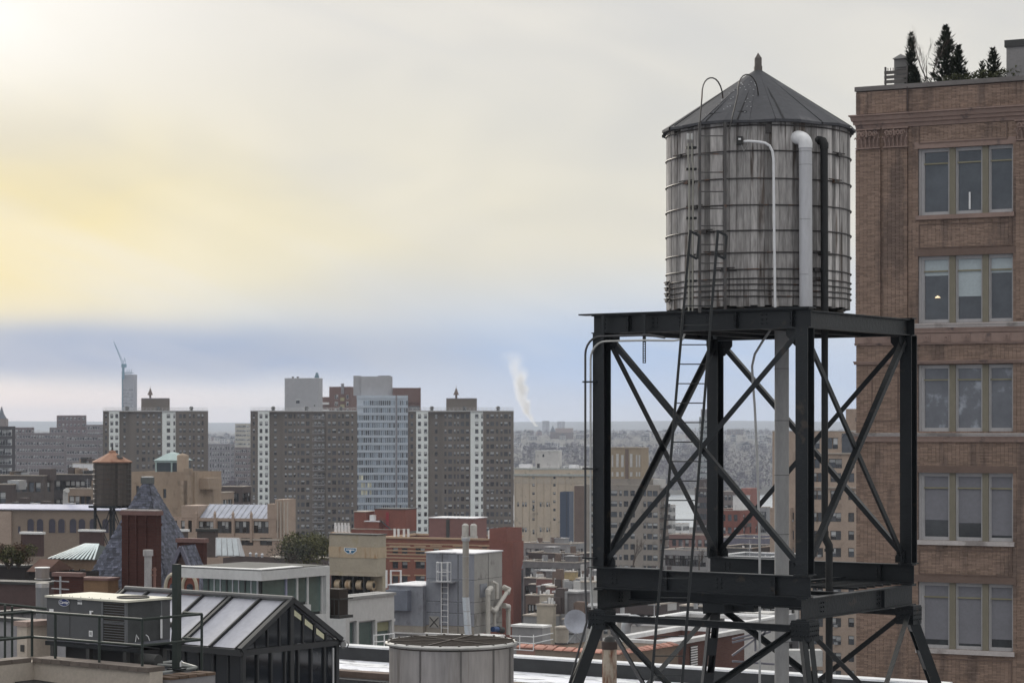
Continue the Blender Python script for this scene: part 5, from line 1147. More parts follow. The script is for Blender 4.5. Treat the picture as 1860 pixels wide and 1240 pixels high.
B=Bld('flank_building','tall plain dark red brick wall stepping down to the right of the striped building','building',889,920,948,392,960,22,depth=24); B.finish(REDB,coping=None,par=.4)
B=Bld('flank_building','lower dark red brick step with a pale quoin edge right of the taller red wall','building',914,932,951,385,984,22,depth=20); B.finish(REDB,coping=None,par=.3)
# red roof cluster left of it, behind the beige cooling tower
B=Bld('roof_plant_house','cluster of dark red brick roof rooms with iron stairs behind the beige cooling tower','building',638,728,742,420,962,22,depth=14); H=B.zt
B.finish(REDB,ROOFW,par=.4,coping=STONE)
B.bulk(B.sx(672),B.sx(728),2,7,B.zA(925,-5)-H+.4,REDB,cap=FRAMED,z=H-.4); B.bulk(B.sx(639),B.sx(659),1,5,B.zA(930,-8)-H+.4,REDB,cap=STONE,z=H-.4); B.bulk(B.sx(660),B.sx(686),.6,1.9,B.zA(947,-8)-H+.4,REDB,cap=ROOFW,z=H-.4)
B.bulk(B.sx(668),B.sx(676),.8,1.7,B.zA(934,-8)-B.zA(944,-8),WHITEP,name='roof_unit',z=B.zA(945,-8)); B.part('door',MB().box(B.sx(693),B.sx(698),1.9,1.99,H,B.zA(930,-5)),mat('red_door',(.3,.04,.05)))
b=MB(); b.bar((B.sx(686),1.0,B.zA(944,-5)),(B.sx(706),1.0,H),.5,.1); b.bar((B.sx(686),.8,B.zA(939,-5)),(B.sx(706),.8,H+.9),.06,.06); B.part('iron_stair',b,FRAMED)
for px in (610,615,620,625,631): 
    pass
an=Bld('antenna_roof','low pale roof with five white panel antennas beside the middle dark slab','building',600,640,652,430,968,22,depth=8); an.finish(STR,ROOFW,coping=BUFF,par=.3)
for px in (606,612,618,624,630): an.part('antenna',MB().box(an.sx(px)-.17,an.sx(px)+.17,.6,.8,an.zt-.1,an.zt+1.9).tube([(an.sx(px)+.2,.9,an.zt-.3),(an.sx(px)+.2,.9,an.zt+1.4)],.05,5),WHITEP)
# ---- beige school with tall studio windows
B=Bld('school_building','beige building with tall mullioned studio windows under a sloping glass roof','building',300,514,537,290,942,18,depth=16); H=B.zt
for px in (374,408,440,474): B.win('A',B.sx(px),B.zA(968,B.sx(px)),2.1,1.55,style='multi',fr=FRAMED)
for px in (318,332,345): B.win('A',B.sx(px),B.zA(966,B.sx(px)),.55,1.5,style='plain',fr=FRAMED)
for px in (414,449,483,505): B.win('A',B.sx(px),B.zA(990,B.sx(px)),1.7,.95,style='pair',fr=FRAMED)
for px in (504,512,520): B.win('A',B.sx(min(px,512.5)),H-1.75,.32,1.55,style='plain',fr=FRAMED) if px<513 else None
PINK=mat('pinkish_stone',(.40,.31,.255),.88,var=.1,s=.4)
B.finish(PINK,ROOFG,coping=None,par=.3)
for px in (357,391,424,457): B.part('pier',MB().box(B.sx(px)-.14,B.sx(px)+.14,-.25,-.002,H-3,H+.5).lathe([(.25,H+.5),(0,H+1)],4,c=(B.sx(px),-.1,0)),PINK)
B.part('ledge',MB().box(-B.L,0,-.12,-.003,H-2.75,H-2.55),STONE)
SKY=mat('skylight_glass',(.36,.38,.46),.25,var=.22,s=.9,spec=.8)
u0,u1=B.sx(362),B.sx(486); b=MB(); b.prismx([(.25,H),(3.2,H+1.65),(6,H)],u0,u1); o=b.build('glass_roof',SKY,B.root)
for i in range(13): u=u0+(u1-u0)*i/12; MB().bar((u,.2,H+.02),(u,3.2,H+1.7),.06,.06,up=(0,0,1)).build('glazing_bar',GALV,o)
for (a,c,y) in ((486,500,915),(500,537,907),(330,360,918)): 
    u0,u1=B.sx(a),min(0,B.sx(c)); B.bulk(u0,u1,-.06,4,B.zA(y,u0)-H+.02,PINK,z=H+.003,name='tower')
for px in (505,511,517,523): B.part('vertical_fin',MB().box(B.sx(px)-.07,B.sx(px)+.07,-.18,-.062,H-2.4,H+2.2),STONE)
# arched-window building on the far left
B=Bld('arcade_building','long tan building with a row of round arched windows and a lilac metal roof edge','building',-60,228,246,265,927,14,depth=22); H=B.zt
B.finish(mat('tan_plaster',(.26,.205,.165),.9,var=.12,s=.4),ROOFG,coping=None,par=.3)
for px in (56,73,95,112,133,149,169,192): 
    u=B.sx(px); b=MB(); w2=.40; z0_,z1_=B.zA(967,u),B.zA(948,u); poly=[(u-w2,z0_),(u+w2,z0_)]+[(u+w2*math.cos(R(a)),z1_+w2*math.sin(R(a))) for a in range(0,181,20)]
    b.prism(poly,-.03,-.004); B.part('window',b,mat('plum_glass',(.06,.055,.075),.3,var=.2)); b=MB()
    pts=[(u-w2-.05,-.03,z0_),(u-w2-.05,-.03,z1_)]+[(u+(w2+.05)*math.cos(R(180-a)),-.03,z1_+(w2+.05)*math.sin(R(a))) for a in range(0,181,20)]+[(u+w2+.05,-.03,z0_)]; b.tube(pts,.05,4,cap=False); B.part('arch',b,MC['tan_plaster'])
B.part('window',MB().box(B.sx(33),B.sx(37),-.03,-.004,B.zA(967,-14),B.zA(955,-14)),MC['plum_glass']); 
B.part('metal_eave',MB().hexa([(-B.L,-.3,H),(0,-.3,H),(0,1.4,H+.5),(-B.L,1.4,H+.5),(-B.L,-.3,H+.1),(0,-.3,H+.1),(0,1.4,H+.62),(-B.L,1.4,H+.62)]),mat('lilac_metal',(.45,.46,.58),.4,.2,var=.15))
B.part('pilaster',MB().box(B.sx(0),B.sx(22),-.25,-.003,0,H-.2),mat('pinkish_stone',(.4,.3,.25)))
for px,h_ in ((8,1.0),(20,1.6),(40,.8),(60,1.1),(104,.9),(130,.7),(150,1.4)): B.part('roof_unit',MB().box(B.sx(px)-.5,B.sx(px)+.5,3,4,H-.3,H+h_*.8),rnd.choice([DARKB,GALV,FRAMED]))
B.part('hooded_vent',MB().tube([(B.sx(92),4,H),(B.sx(92),4,H+1.6),(B.sx(94),3.8,H+2.1),(B.sx(98),3.6,H+2.2)],.32,8),PALE,True)
# beige tower with copper lantern
B=Bld('college_building','tall tan masonry block with a pale green copper lantern and a round stack','building',236,354,402,330,857,18,depth=14); H=B.zt
for px,y in ((299,896),(250,890)): B.win('A',B.sx(px),B.zA(y+8,B.sx(px)),.5,1.3,style='plain',fr=FRAMED)
B.finish(mat('sandy_stone',(.36,.28,.215),.88,var=.12,s=.3,streak=.5,c2=(.28,.22,.17),t2=.6),ROOFG,coping=None,par=.3)
xa,xb=B.sx(274),B.sx(318); o=B.bulk(xa,xb,1.5,5,B.zA(838,xa)-H,mat('lantern_dark',(.06,.075,.085),.3),z=H,name='lantern')
b=MB()
for q in (xa,(xa*.35+xb*.65),xb-.2): b.box(q,q+.22,1.38,1.498,H,B.zA(838,xa))
b.box(xa-.1,xb+.1,1.36,1.38,B.zA(840,xa)-.0,B.zA(836,xa)); b.build('lantern_frame',TEAL,o); c_=((xa+xb)/2,3.25); z1_=B.zA(836,xa); MB().lathe([((xb-xa)*.78,z1_),(.9,z1_+1.0),(.2,z1_+1.2)],4,c=(c_[0],c_[1],0),a0=R(45),a1=R(405)).build('lantern_roof',TEAL,o)
u=B.sx(327); B.part('stack',MB().lathe([(.85,H-6),(.85,B.zA(828,u)),(.75,B.zA(826,u)),(.1,B.zA(823,u))],14,c=(u,.9,0)),MC['sandy_stone'],True)
B.bulk(B.sx(345),B.sx(370),1.5,6,-.0+B.zA(868,-3)-H+2.5,MC['sandy_stone'],z=H-2.5)
for a,y in ((338,850),(332,872)): B.bulk(B.sx(a),B.sx(a)+1.1,-.8,-.004,B.zA(y,-2)-H+6,MC['sandy_stone'],z=H-6,name='buttress')
low('row_house','brown flat block with a dark loggia right of the tan college block','354' and 354,402,425,340,895,TAN,ROOFG,nc=3,rows=1,cat='house',th=18,h_=1.4,w_=1.6,style='triple').bulk(-3.4,-1.4,1,3,1.3,FRAMED)
low('row_house','dark windowed loft with a white roof line left of the middle slab\'s foot',402,440,456,380,884,DARKB,ROOFW,nc=4,rows=2,cat='house',th=18,w_=1.8,h_=1.5,style='triple')
# dark jumble behind the arcade building, left
for k,(lb,pl,pc,pr,d,yt,wl_,rf_,nc) in enumerate([
('white roofed shed with sloping front behind the small far water tank',132,168,178,420,842,ROOFW,ROOFW,0),
('long dark brick terrace behind the arcade building, right part',96,168,182,380,862,mat('near_black_brick',(.07,.065,.07)),ROOFD,7),
('long dark brick terrace behind the arcade building, left part',-40,80,98,370,864,mat('dark_umber',(.11,.095,.09),.9),ROOFD,9),
('low dark block with round vents at the photo\'s left edge',-60,22,30,320,880,DARKB,ROOFD,3),
('tan block with brick bulkhead beside the small far water tank',120,170,190,330,888,TAN,ROOFG,4)]):
    B=low('row_house',lb,pl,pc,pr,d,yt,wl_,rf_,nc=nc,rows=3,ncb=1 if nc else 0,cat='house',th=18,depth=10)
    for q in range(4): x=-B.L*rnd.uniform(.1,.9); B.bulk(x,x+rnd.uniform(.8,2.2),1,3,rnd.uniform(.8,2.0),rnd.choice([DARKB,GALV,ROOFD,TAN]),name='roof_unit')
# belt of distant trees and blocks between slabs (380-455)
b=MB(); r6=random.Random(21)
for k in range(420):
    x=r6.uniform(-190,-125)*1.0; y=r6.uniform(1000,1330); 
    x=X(r6.uniform(375,460),y); clump(b,x,y,r6.uniform(0,10),r6.uniform(14,26),8,12,r6)
for k in range(300):
    y=r6.uniform(900,1370); x=X(r6.uniform(940,1110),y); clump(b,x,y,0,r6.uniform(8,15),5,10,r6)
b.build('city_trees',WOOD,kind='stuff')
r7=random.Random(31); CB=[mat('block_a',(.3,.26,.24),.9),mat('block_b',(.22,.2,.2),.9),mat('block_c',(.4,.38,.36),.9),REDB]
tints=['buff','grey','pale','red brick']
for k in range(26):
    d=r7.uniform(600,1250); px=r7.choice([r7.uniform(385,455),r7.uniform(945,1080),r7.uniform(60,180),r7.uniform(0,180)]); w_=r7.uniform(12,26)*600/d; q=r7.randrange(4)
    ht=r7.uniform(10,20); B=Bld('riverside_block','small %s block low among the trees toward the river'%tints[q],'building',px-w_,px,px+w_*.4,d,0,26,group='small %s blocks toward the river'%tints[q],zt=ht)
    nc=max(1,int(B.L/3)); slabwin(B,'A',-B.L+.4,-.4,nc,ht-1,3.2,2,1.2,1.5,style='plain'); B.finish(CB[q],[ROOFW,ROOFG,ROOFD][k%3],coping=None)
# ---------------------------------------------------------------- small far water tank on a steel stand
d=222; tc_=Vector((X(204,d),d,0)); zt0=Z(917,d); zt1=Z(838,d); r_=34/F*d
TH2=R(30); s_=1.25; zf=38.0
ts=thing('steel_tower','small dark cross braced steel stand under the far water tank with copper coloured roof','tower frame',(tc_.x,tc_.y,zf),-TH2)
for x in (-s_,s_):
    for y in (-s_,s_): MB().bar((x,y,0),(x*.92,y*.92,zt0-zf-.25),.2,.2,up=(0,1,0)).build('post',STEEL,ts)
h0=zt0-zf-.25
for (a,c) in (((-s_,-s_),(s_,-s_)),((-s_,s_),(s_,s_)),((-s_,-s_),(-s_,s_)),((s_,-s_),(s_,s_))):
    for k in range(3):
        za,zb_=h0*(1-.33*k),h0*(1-.33*(k+1)); MB().tube([(*a,za),(*c,zb_)],.05,4).build('brace',STEEL,ts); MB().tube([(*a,zb_),(*c,za)],.05,4).build('brace',STEEL,ts); MB().bar((*a,zb_),(*c,zb_),.12,.12).build('strut',STEEL,ts)
b=MB()
for i in range(5): b.box(-1.7,1.7,-1.5+i*.7,-1.3+i*.7,h0,h0+.24)
b.build('dunnage',STEEL,ts)
ft=thing('water_tank','small far water tank of dark staves with a rusty copper coloured conical roof','water tank',(tc_.x,tc_.y,zt0))
DKW=mat('dark_staves',(.078,.066,.060),.85,var=.3,s=1,streak=.9,rand=.4)
st_=MB().box(-.115,.115,-.04,0,0,zt1-zt0).mesh('stave',DKW)
for i in range(48): a=2*math.pi*i/48; inst('stave',st_,ft,((r_-.03)*math.sin(a),-(r_-.03)*math.cos(a),0),a)
MB().lathe([(r_-.05,0),(r_-.05,zt1-zt0)],32,cap=True).build('lining',MC['tank_core'],ft)
for i in range(9): MB().lathe([(r_+.02,0),(r_+.05,.03),(r_+.02,.06)],32,c=(0,0,.15+i*.47)).build('hoop',HOOP,ft)
RC=mat('rusty_roof',(.34,.19,.13),.8,var=.18,s=1.2,c2=(.25,.12,.08)); zc=zt1-zt0
o=MB().lathe([(r_+.12,zc-.1),(r_+.15,zc),(r_*.62,zc+.42),(.35,zc+.85),(.32,zc+1.05),(.05,zc+1.1)],12).build('roof',RC,ft)
MB().lathe([(.12,zc+1.1),(.02,zc+1.7)],6).build('finial',STEEL,o); MB().hexa([(.75,-1.25,zc+.30),(1.25,-1.05,zc+.30),(.95,-.8,zc+.6),(.55,-.95,zc+.6),(.75,-1.3,zc+.36),(1.25,-1.1,zc+.36),(.95,-.85,zc+.66),(.55,-1.0,zc+.66)]).build('hatch',FRAMED,o)
# ---------------------------------------------------------------- slate steep roof, chimneys (left)
d=128; SL=mat('slate',(.08,.086,.12),.55,var=.06,s=1,rand=.55,c2=(.16,.17,.235),t2=.60,s2=5)
cx_=X(268,d); hall=thing('slate_roofed_hall','steep slate covered pavilion roof with a small flat cap, behind the big red chimney','roof',(cx_,d,30),-R(20))
zb_=Z(1080,d)-30; za=Z(878,d)-30; hw=2.85; hc=.22
MB().box(-hw-.1,hw+.1,-hw-.1,hw+.1,0,zb_).build('wall',mat('hall_wall',(.17,.12,.11),.9),hall)
MB().lathe([(hw*1.414*.99,zb_+.01),(hc*1.414,za)],4,a0=R(45),a1=R(405)).build('roof',mat('slate_under',(.07,.07,.085)),hall)
MB().box(-.28,.28,-.28,.28,za,za+.35).build('cap',mat('roof_lead',(.12,.13,.13)),hall); MB().box(-.24,.24,-.24,.24,za+.352,za+.40).build('cap_snow',FRAMEW,hall)
for face in range(2):
    b=MB(); nrow=46
    for j in range(nrow):
        t=j/nrow; z=zb_+(za-zb_)*t; z2=zb_+(za-zb_)*(t+1.35/nrow); h1=hw+(hc-hw)*t; h2=hw+(hc-hw)*min(1,t+1.35/nrow); n_=max(1,int(2*h1/.21))
        for i in range(n_):
            a=-h1+2*h1*i/n_+ (.1 if j%2 else 0); c=a+2*h1/n_-.015; c=min(c,h1); lift=.03+rnd.uniform(0,.025)
            if c<=a: continue
            f=h2/h1
            q=[(a,-h1-lift,z),(c,-h1-lift,z),(c*f,-h2-.005,z2),(a*f,-h2-.005,z2)]
            if face: q=[(-y_,x_,zv) for x_,y_,zv in q]
            b.quad(*q)
    b.build('slates',SL,hall,kind='stuff')
# lower flare of the roof and its gabled dormer
dm=thing('dormer','small gabled slate dormer with twin cream arches on the right foot of the slate roof','dormer',tuple(P(332,1085,118)),-R(22))
MB().prism([(-1.15,0),(1.15,0),(.0,2.45)],0,1.3).build('wall',mat('hall_wall',(.17,.12,.11)),dm)
for sg in (-1,1): 
    b=MB(); n_=14
    for i in range(n_):
        for j in range(12):
            t0,t1=i/n_,(i+1.2)/n_; y0=j*.12-.15; p=lambda t,y:(sg*(1.3-1.3*t),y,-.15+2.75*t+.05)
            b.quad(p(t0,y0),p(t0,y0+.11),p(t1,y0+.11),p(t1,y0))
    b.build('slates',SL,dm,kind='stuff')
    MB().bar((sg*1.3,-.2,-.15),(0,-.2,2.62),.18,.14,up=(0,1,0)).build('barge_board',mat('barge_lilac',(.17,.17,.22)),dm)
ARC=mat('cream_arch',(.5,.45,.36),.8)
aw=thing('arched_windows','pair of cream rimmed pointed arch windows above the penthouse glass ridge','window',tuple(P(329,1075,100)),-R(22))
for k in (-1,1):
    u=k*.42; b=MB(); pts=[(u-.36,0,0)]+[(u-.36+.36*(1-math.cos(R(a)))*1.0,0,.15+.62*math.sin(R(a))) for a in range(0,91,15)]+[(u+.36*math.cos(R(a)),0,.15+.62*math.sin(R(a))) for a in range(75,-1,-15)]+[(u+.36,0,0)]
    b.tube(pts,.085,6); o=b.build('arch',ARC,aw); MB().box(u-.3,u+.3,.04,.3,0,.62).build('brick_infill',REDB,o); MB().lathe([(0,0),(.17,.001)],12,c=(0,0,0)).build('window',GLASSF,o); 
    o.children[-1].rotation_euler=(R(90),0,0); o.children[-1].location=(u,.02,.22)
MB().box(-.95,.95,.05,.6,-.6,-.01).build('wall',REDB,aw)
# big chimney
def chimney(label,px0,px1,yt,yb,d,m,capm,n=1,ribs=(),capf=.06,th=22):
    B=Bld('chimney',label,'chimney',px0,px1-(px1-px0)*.12,px1,d,yt,th,z0=Z(yb,d)); H=B.zt-B.z0; L=B.L; D=B.D
    MB().box(-L,0,0,D,0,H*(1-capf*.5)).build('stack',m,B.root); e=.07
    MB().box(-L-e,e,-e,D+e,H*(1-capf),H).build('cap',capm,B.root)
    for r__ in ribs: MB().box(-L*(1-r__)-.05,-L*(1-r__)+.05,-.06,-.002,0,H*(1-capf)-.002).build('rib',m,B.root)
    return B
CHR=brickmat('dark_red_brick',(.072,.028,.024),(.09,.036,.03),(.07,.042,.038),.22,.075,.01); CHR.node_tree.nodes['Principled BSDF'].inputs['Roughness'].default_value=.9
BSC=mat('brownstone_cap',(.20,.12,.11),.85,var=.15)
c=chimney('very large dark red ribbed brick chimney before the slate roof',221,293,928,1100,112,CHR,BSC,ribs=(.18,.42,.7),capf=.045)
c.part('corbel',MB().box(-c.L-.03,.03,-.04,c.D+.04,(c.zt-c.z0)*.84,(c.zt-c.z0)*.87),CHR); c.part('top_slab',MB().box(-c.L-.02,.02,-.02,c.D+.02,c.zt-c.z0+.002,c.zt-c.z0+.06),mat('slab_pale',(.42,.39,.38)))
chimney('dark red chimney with a flat pale cap, left of the striped metal roof',38,80,966,1010,150,mat('soot_red',(.09,.06,.058),.9),FRAMEW,capf=.09)
chimney('dark brick chimney with a flat pale cap below the small water tank',144,190,962,1020,160,mat('soot_red',(.09,.06,.058)),FRAMEW,capf=.06)
chimney('wide red chimney with a brownstone cap right of the slate roof',322,376,978,1040,125,CHR,BSC,capf=.12)
chimney('dark chimney with a white topped cap behind the slate roof',313,342,961,990,170,mat('soot_brown',(.11,.09,.085)),FRAMEW,capf=.14)
chimney('squat brown chimney left of the tilted skylight',358,396,960,1012,140,mat('soot_brown',(.11,.09,.085)),mat('dark_cap',(.06,.06,.06)),capf=.1)
chimney('low maroon chimney with a grey slab cap below the dark gabled roof',98,152,1040,1085,98,CHR,BSC,capf=.16)
# tilted skylight
sk=thing('skylight','tilted pale roof skylight with four panes beside the brown chimney','skylight',tuple(P(415,1010,120)),-R(18))
b=MB().hexa([(-.75,0,0),(.7,0,0),(.7,.55,0),(-.75,.55,0),(-.95,.45,.95),(.35,.45,.95),(.35,.6,.95),(-.95,.6,.95)]); b.build('frame',GALV,sk)
for i in range(4):
    f=lambda t,s_:Vector(((-.70+1.35*t)*(1-s_)+(-.9+1.2*t)*s_,-.02+.45*s_-.01,.05+.86*s_)); a,c_=i/4+.02,(i+1)/4-.02
    MB().quad(f(a,0),f(c_,0),f(c_,1),f(a,1)).build('pane',mat('skylight_pale',(.58,.63,.66),.3),sk)
mound=Bld('roof_house','low grey domed roof with vents behind the white penthouse','building',405,470,498,108,1014,24,depth=None); mound.finish(DARKB,ROOFG,coping=None,par=.2)
for k in range(3): mound.part('vent_pipe',MB().lathe([(.06,mound.zt-.2),(.06,mound.zt+.12),(.09,mound.zt+.13),(.02,mound.zt+.2)],8,c=(-.4-k*.5,1+.3*(k%3),0)),GALV)
# striped metal hip roof and dark gabled house
h=Bld('house','dark house with a hipped roof of pale standing seam metal stripes','house',96,168,200,140,1016,22,depth=4.2); H=h.zt; L=h.L
h.wins=[]; 
for i in range(3): h.win('A',-L+.5+i*.8,H-1.7,.45,1.1,style='plain')
h.finish(mat('tawny_wall',(.2,.14,.10),.9),ROOFD,coping=None,par=.1)
b=MB(); e=.2; zr_=.82
b.quad((-L-e,-e,H),(e,-e,H),(-.9,2.1,H+zr_),(-L+1.0,2.1,H+zr_)); b.tri((e,-e,H),(e,4.4,H),(-.9,2.1,H+zr_)); b.tri((-L-e,4.4,H),(-L-e,-e,H),(-L+1,2.1,H+zr_)); b.quad((e,4.4,H),(-L-e,4.4,H),(-L+1,2.1,H+zr_),(-.9,2.1,H+zr_)); o=b.build('metal_roof',mat('seam_dark',(.03,.04,.042),.6),h.root)
for i in range(12):
    t=i/11; a=Vector((-L-e+t*(L+2*e),-e,H+.03)); c_=Vector((-L+1+t*(L-1.9),2.1,H+zr_+.03)); MB().bar(a,c_,.10,.05).build('seam_strip',mat('seam_pale',(.66,.74,.76),.5),o)
g=Bld('house','low dark house with a brown gabled roof before the striped metal roof','house',52,148,180,118,1040,22,depth=5); H=g.zt; L=g.L
g.finish(mat('near_black_wall',(.035,.03,.03),.9),ROOFD,coping=None,par=.1)
MB().prismx([(-.2,H+.01),(2.4,H+.01),(1.0,H+.6)],-L*1.0,-L*.62).build('gabled_roof',mat('brown_shingle',(.13,.075,.06),.9,var=.2),g.root)
low('row_house','dark maroon brick house at the left edge behind the metal flue',-80,80,100,104,1062,mat('soot_red',(.09,.06,.058)),ROOFD,nc=0,rows=0,ncb=0,cat='house',th=22,coping=FRAMED)
low('row_house','black walled roof terrace with shrubs at the far left edge',-60,46,60,125,1030,mat('near_black_wall',(.035,.03,.03)),ROOFD,nc=3,rows=2,cat='house',th=22,coping=FRAMED,w_=.5,h_=1)
low('row_house','tawny brick house between the maroon chimney and the slate roof',140,196,215,112,1024+30,mat('tawny_brick',(.24,.15,.09),.9),ROOFD,nc=2,rows=3,cat='house',th=22,coping=BSC,w_=.5,h_=.9)
low('row_house','plain dark house filling behind the big chimney\'s foot',180,300,345,116,1075,mat('soot_red',(.09,.06,.058)),ROOFD,nc=0,rows=0,ncb=0,cat='house',th=22,coping=None)
def shrub(label,loc,r_,m,n=1500,seed=1,fl=.8,name='shrub'):
    r=random.Random(seed); t=thing(name,label,'shrub',tuple(loc)); b=MB()
    cs=[(Vector((r.uniform(-1,1)*r_,r.uniform(-.6,.6)*r_,r.uniform(.3,1)*r_*fl)),r.uniform(.35,.7)*r_) for _ in range(9)]
    for i in range(n):
        c_,q=r.choice(cs); v=Vector((r.gauss(0,1),r.gauss(0,1),r.gauss(0,1))).normalized()*q*r.uniform(.5,1.05); p=c_+v; s_=r.uniform(.05,.11)*max(.8,r_*.7)
        a=Vector((r.uniform(-1,1),r.uniform(-1,1),r.uniform(-1,1))).normalized()*s_; e_=Vector((r.uniform(-1,1),r.uniform(-1,1),r.uniform(0,1))).normalized()*s_; b.tri(p-a,p+a,p+e_)
    b.build('leaves',m,t); b=MB()
    for c_,q in cs: b.tube([(0,0,-.4*r_),tuple(c_*.5),tuple(c_)],[.06*r_,.04*r_,.02*r_],5)
    b.build('stems',BARK,t); return t
OLV=mat('olive_leaves',(.095,.095,.045),.85,rand=.7,var=.2); AUT=mat('rusty_leaves',(.12,.075,.05),.85,rand=.7,var=.2)
shrub('spreading olive green pine top on the roof garden before the middle dark slab',P(556,1008,200),2.3,OLV,3800,3,.40); shrub('olive pine clump right of the spreading one, below the dark slab',P(583,998,205),1.3,OLV,2200,4,.5)
shrub('dark low shrub left of the olive pine on the roof garden',P(530,1012,190),1.3,mat('dark_leaves',(.04,.045,.035),.85,rand=.7),1500,5,.5)
low('row_house','dark roof terrace wall carrying the olive pines',490,580,597,210,1015,DARKB,ROOFD,nc=5,rows=2,cat='house',th=22)
shrub('rusty brown shrub at the photo\'s left edge above the black terrace',P(16,1020,122),.9,AUT,2600,6); shrub('dark shrub behind the rusty one at the left edge',P(34,1018,122),.8,OLV,2600,7)
baretree('bare street tree beside the beige block\'s foot',P(1150,1045,300),5,seed=12,r0=.12); baretree('bare brown tree left of the rear tower post among low roofs',P(1270,1035,310),3.4,seed=13,r0=.1)
# ---------------------------------------------------------------- beige cooling tower with blowers
d=165; bt=Bld('cooling_tower','beige weathered metal cooling tower with round blowers and a blue and white badge','cooling tower',598,685,701,d,972,26,z0=Z(1082,d)); H=bt.zt-bt.z0; L,D=bt.L,bt.D
BGM=mat('beige_metal',(.47,.375,.265),.6,.1,var=.14,s=.8,streak=.6,c2=(.36,.22,.12),t2=.6,s2=1.5,streak2=.7); BGM2=mat('grey_olive_metal',(.41,.36,.285),.6,.1,var=.15,s=.8,c2=(.36,.31,.22),t2=.62)
zs=[0,H*.32,H*.38,H*.62,H*.80,H]; ms=[None,BGM2,BGM2,BGM,BGM2]
for i in (1,2,3,4):
    e=.03 if i%2 else 0; MB().box(-L-e,e,-e,D+e,zs[i]+.004,zs[i+1]).build('panel',ms[i],bt.root)
MB().box(-L*.25,0.0,.8,D,0,zs[1]).build('plenum',BGM2,bt.root); MB().box(-L,0,0,D,-.25,-.003).build('base_frame',mat('rust_frame',(.15,.08,.055),.9),bt.root)
MB().box(-L-.06,.06,-.06,D+.06,H+.002,H+.07).build('top_rim',FRAMED,bt.root)
for i in range(4):
    u=-L+.1+(L*.9)*(i+.5)/4; o=MB().tube([(u-.22,.45,zs[1]*.52),(u+.22,.45,zs[1]*.52)],[.36,.36],16).build('blower',BGM,bt.root,True)
    MB().box(u-.4,u-.33,0,.9,0.02,zs[1]-.002).build('bearing_frame',FRAMED,o)
    MB().tube([(u+.225,.45,zs[1]*.52),(u+.24,.45,zs[1]*.52)],.2,12).build('inlet',FRAMED,o)
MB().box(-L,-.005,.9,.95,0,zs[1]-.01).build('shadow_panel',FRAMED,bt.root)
# badge: white shield, blue centre, white T-shaped mark
bu=bt.sx(637); bz=bt.zA(999,bu); bd=[(a_*1.45,c_*1.5) for a_,c_ in [(-.36,.13),(.36,.13),(.36,-.02),(.16,-.17),(-.16,-.17),(-.36,-.02)]]
o=MB().prism([(bu+a,bz+c_) for a,c_ in bd][::-1],-.06,-.034).build('badge',WHITEP,bt.root); MB().prism([(bu+a*.86,bz+c_*.8) for a,c_ in bd][::-1],-.07,-.061).build('badge_centre',mat('badge_blue',(.03,.16,.30),.4),o)
MB().box(bu-.35,bu+.35,-.078,-.071,bz+.0,bz+.08).box(bu-.07,bu+.07,-.078,-.071,bz-.16,bz-.001).build('badge_mark',WHITEP,o)
low('row_house','dark roof under the beige cooling tower',560,690,760,168,1084,mat('near_black_wall',(.035,.03,.03)),ROOFD,nc=0,rows=0,ncb=0,cat='house',th=26,coping=None)
rf_=thing('guard_frame','white tubular frame on the roof right of the beige cooling tower','frame',tuple(P(716,1065,150))); o0=P(716,1065,150)
for pts in (((702,1067),(702,1035)),((710,1065),(710,1036),(728,1036),(728,1062))): MB().tube([P(a,c_,150)-o0 for a,c_ in pts],.07,6).build('rail',WHITEP,rf_)
# ---------------------------------------------------------------- blue-grey mechanical unit
d=118; mu=Bld('mechanical_unit','big blue grey rooftop mechanical unit with caged ladder and white pipes on its side','mechanical unit',774,861,912,d,1006,27,z0=Z(1152,d)); H=mu.zt-mu.z0; L,D=mu.L,mu.D
SLB=mat('blue_grey_metal',(.29,.305,.345),.5,.15,var=.13,s=.9,streak=.7,c2=(.22,.225,.25),t2=.6); SLC=mat('weathered_grey_metal',(.36,.35,.335),.6,.1,var=.15,s=.8,streak=.5,c2=(.2,.19,.18),t2=.6)
lv=[.0,.10,.26,.40,.68,1.0]
for i in range(5):
    z0_,z1_=H*lv[i],H*lv[i+1]-.02; MB().box(-L,0-.0,0,.02,z0_,z1_).build('panel',SLB if i else mat('skirt',(.35,.32,.28)),mu.root); MB().box(-.02,.0,.021,D,z0_,z1_).build('panel',SLC,mu.root)
MB().box(-L+.001,-.021,.021,D-.01,0,H-.01).build('core',mat('core_dark',(.04,.04,.045)),mu.root); MB().box(-L-.05,.05,-.05,D+.05,H,H+.06).build('top_cover',ROOFW,mu.root)
xa=mu.sx(712); zl=mu.zA(1064,-L)
an_=MB().box(xa,-L-.002,-.35,D*.8,.35,zl).build('annex',SLB,mu.root); MB().box(xa-.03,-L-.004,-.4,D*.82,zl+.002,zl+.06).build('annex_cover',ROOFW,an_); MB().box(xa,-L-.004,-.34,D*.8,0,.345).build('annex_skirt',mat('skirt',(.3,.3,.3)),an_)
MB().box(xa+.05,xa+1.35,-.75,-.352,1.15,2.2).build('hood',mat('hood_blue',(.20,.22,.27),.5),an_)
MB().box(xa+.1,xa+.6,-.37,-.352,.36,.85).build('door',SLB,an_); MB().box(xa+.3,xa+.42,-.385,-.371,.55,.7).build('label_plate',WHITEP,an_)
for i in range(5):
    for u_ in (.33,.66): MB().box(-L*u_-.015,-L*u_+.015,-.012,-.0005,H*lv[i]+.03,H*lv[i+1]-.05).build('panel_seam',FRAMED,mu.root)
for i in range(9):
    for zq in (H*.26,H*.40,H*.68): MB().box(-L*(i+.5)/9-.02,-L*(i+.5)/9+.02,-.02,-.001,zq-.09,zq-.05).build('fastener',GALV,mu.root)
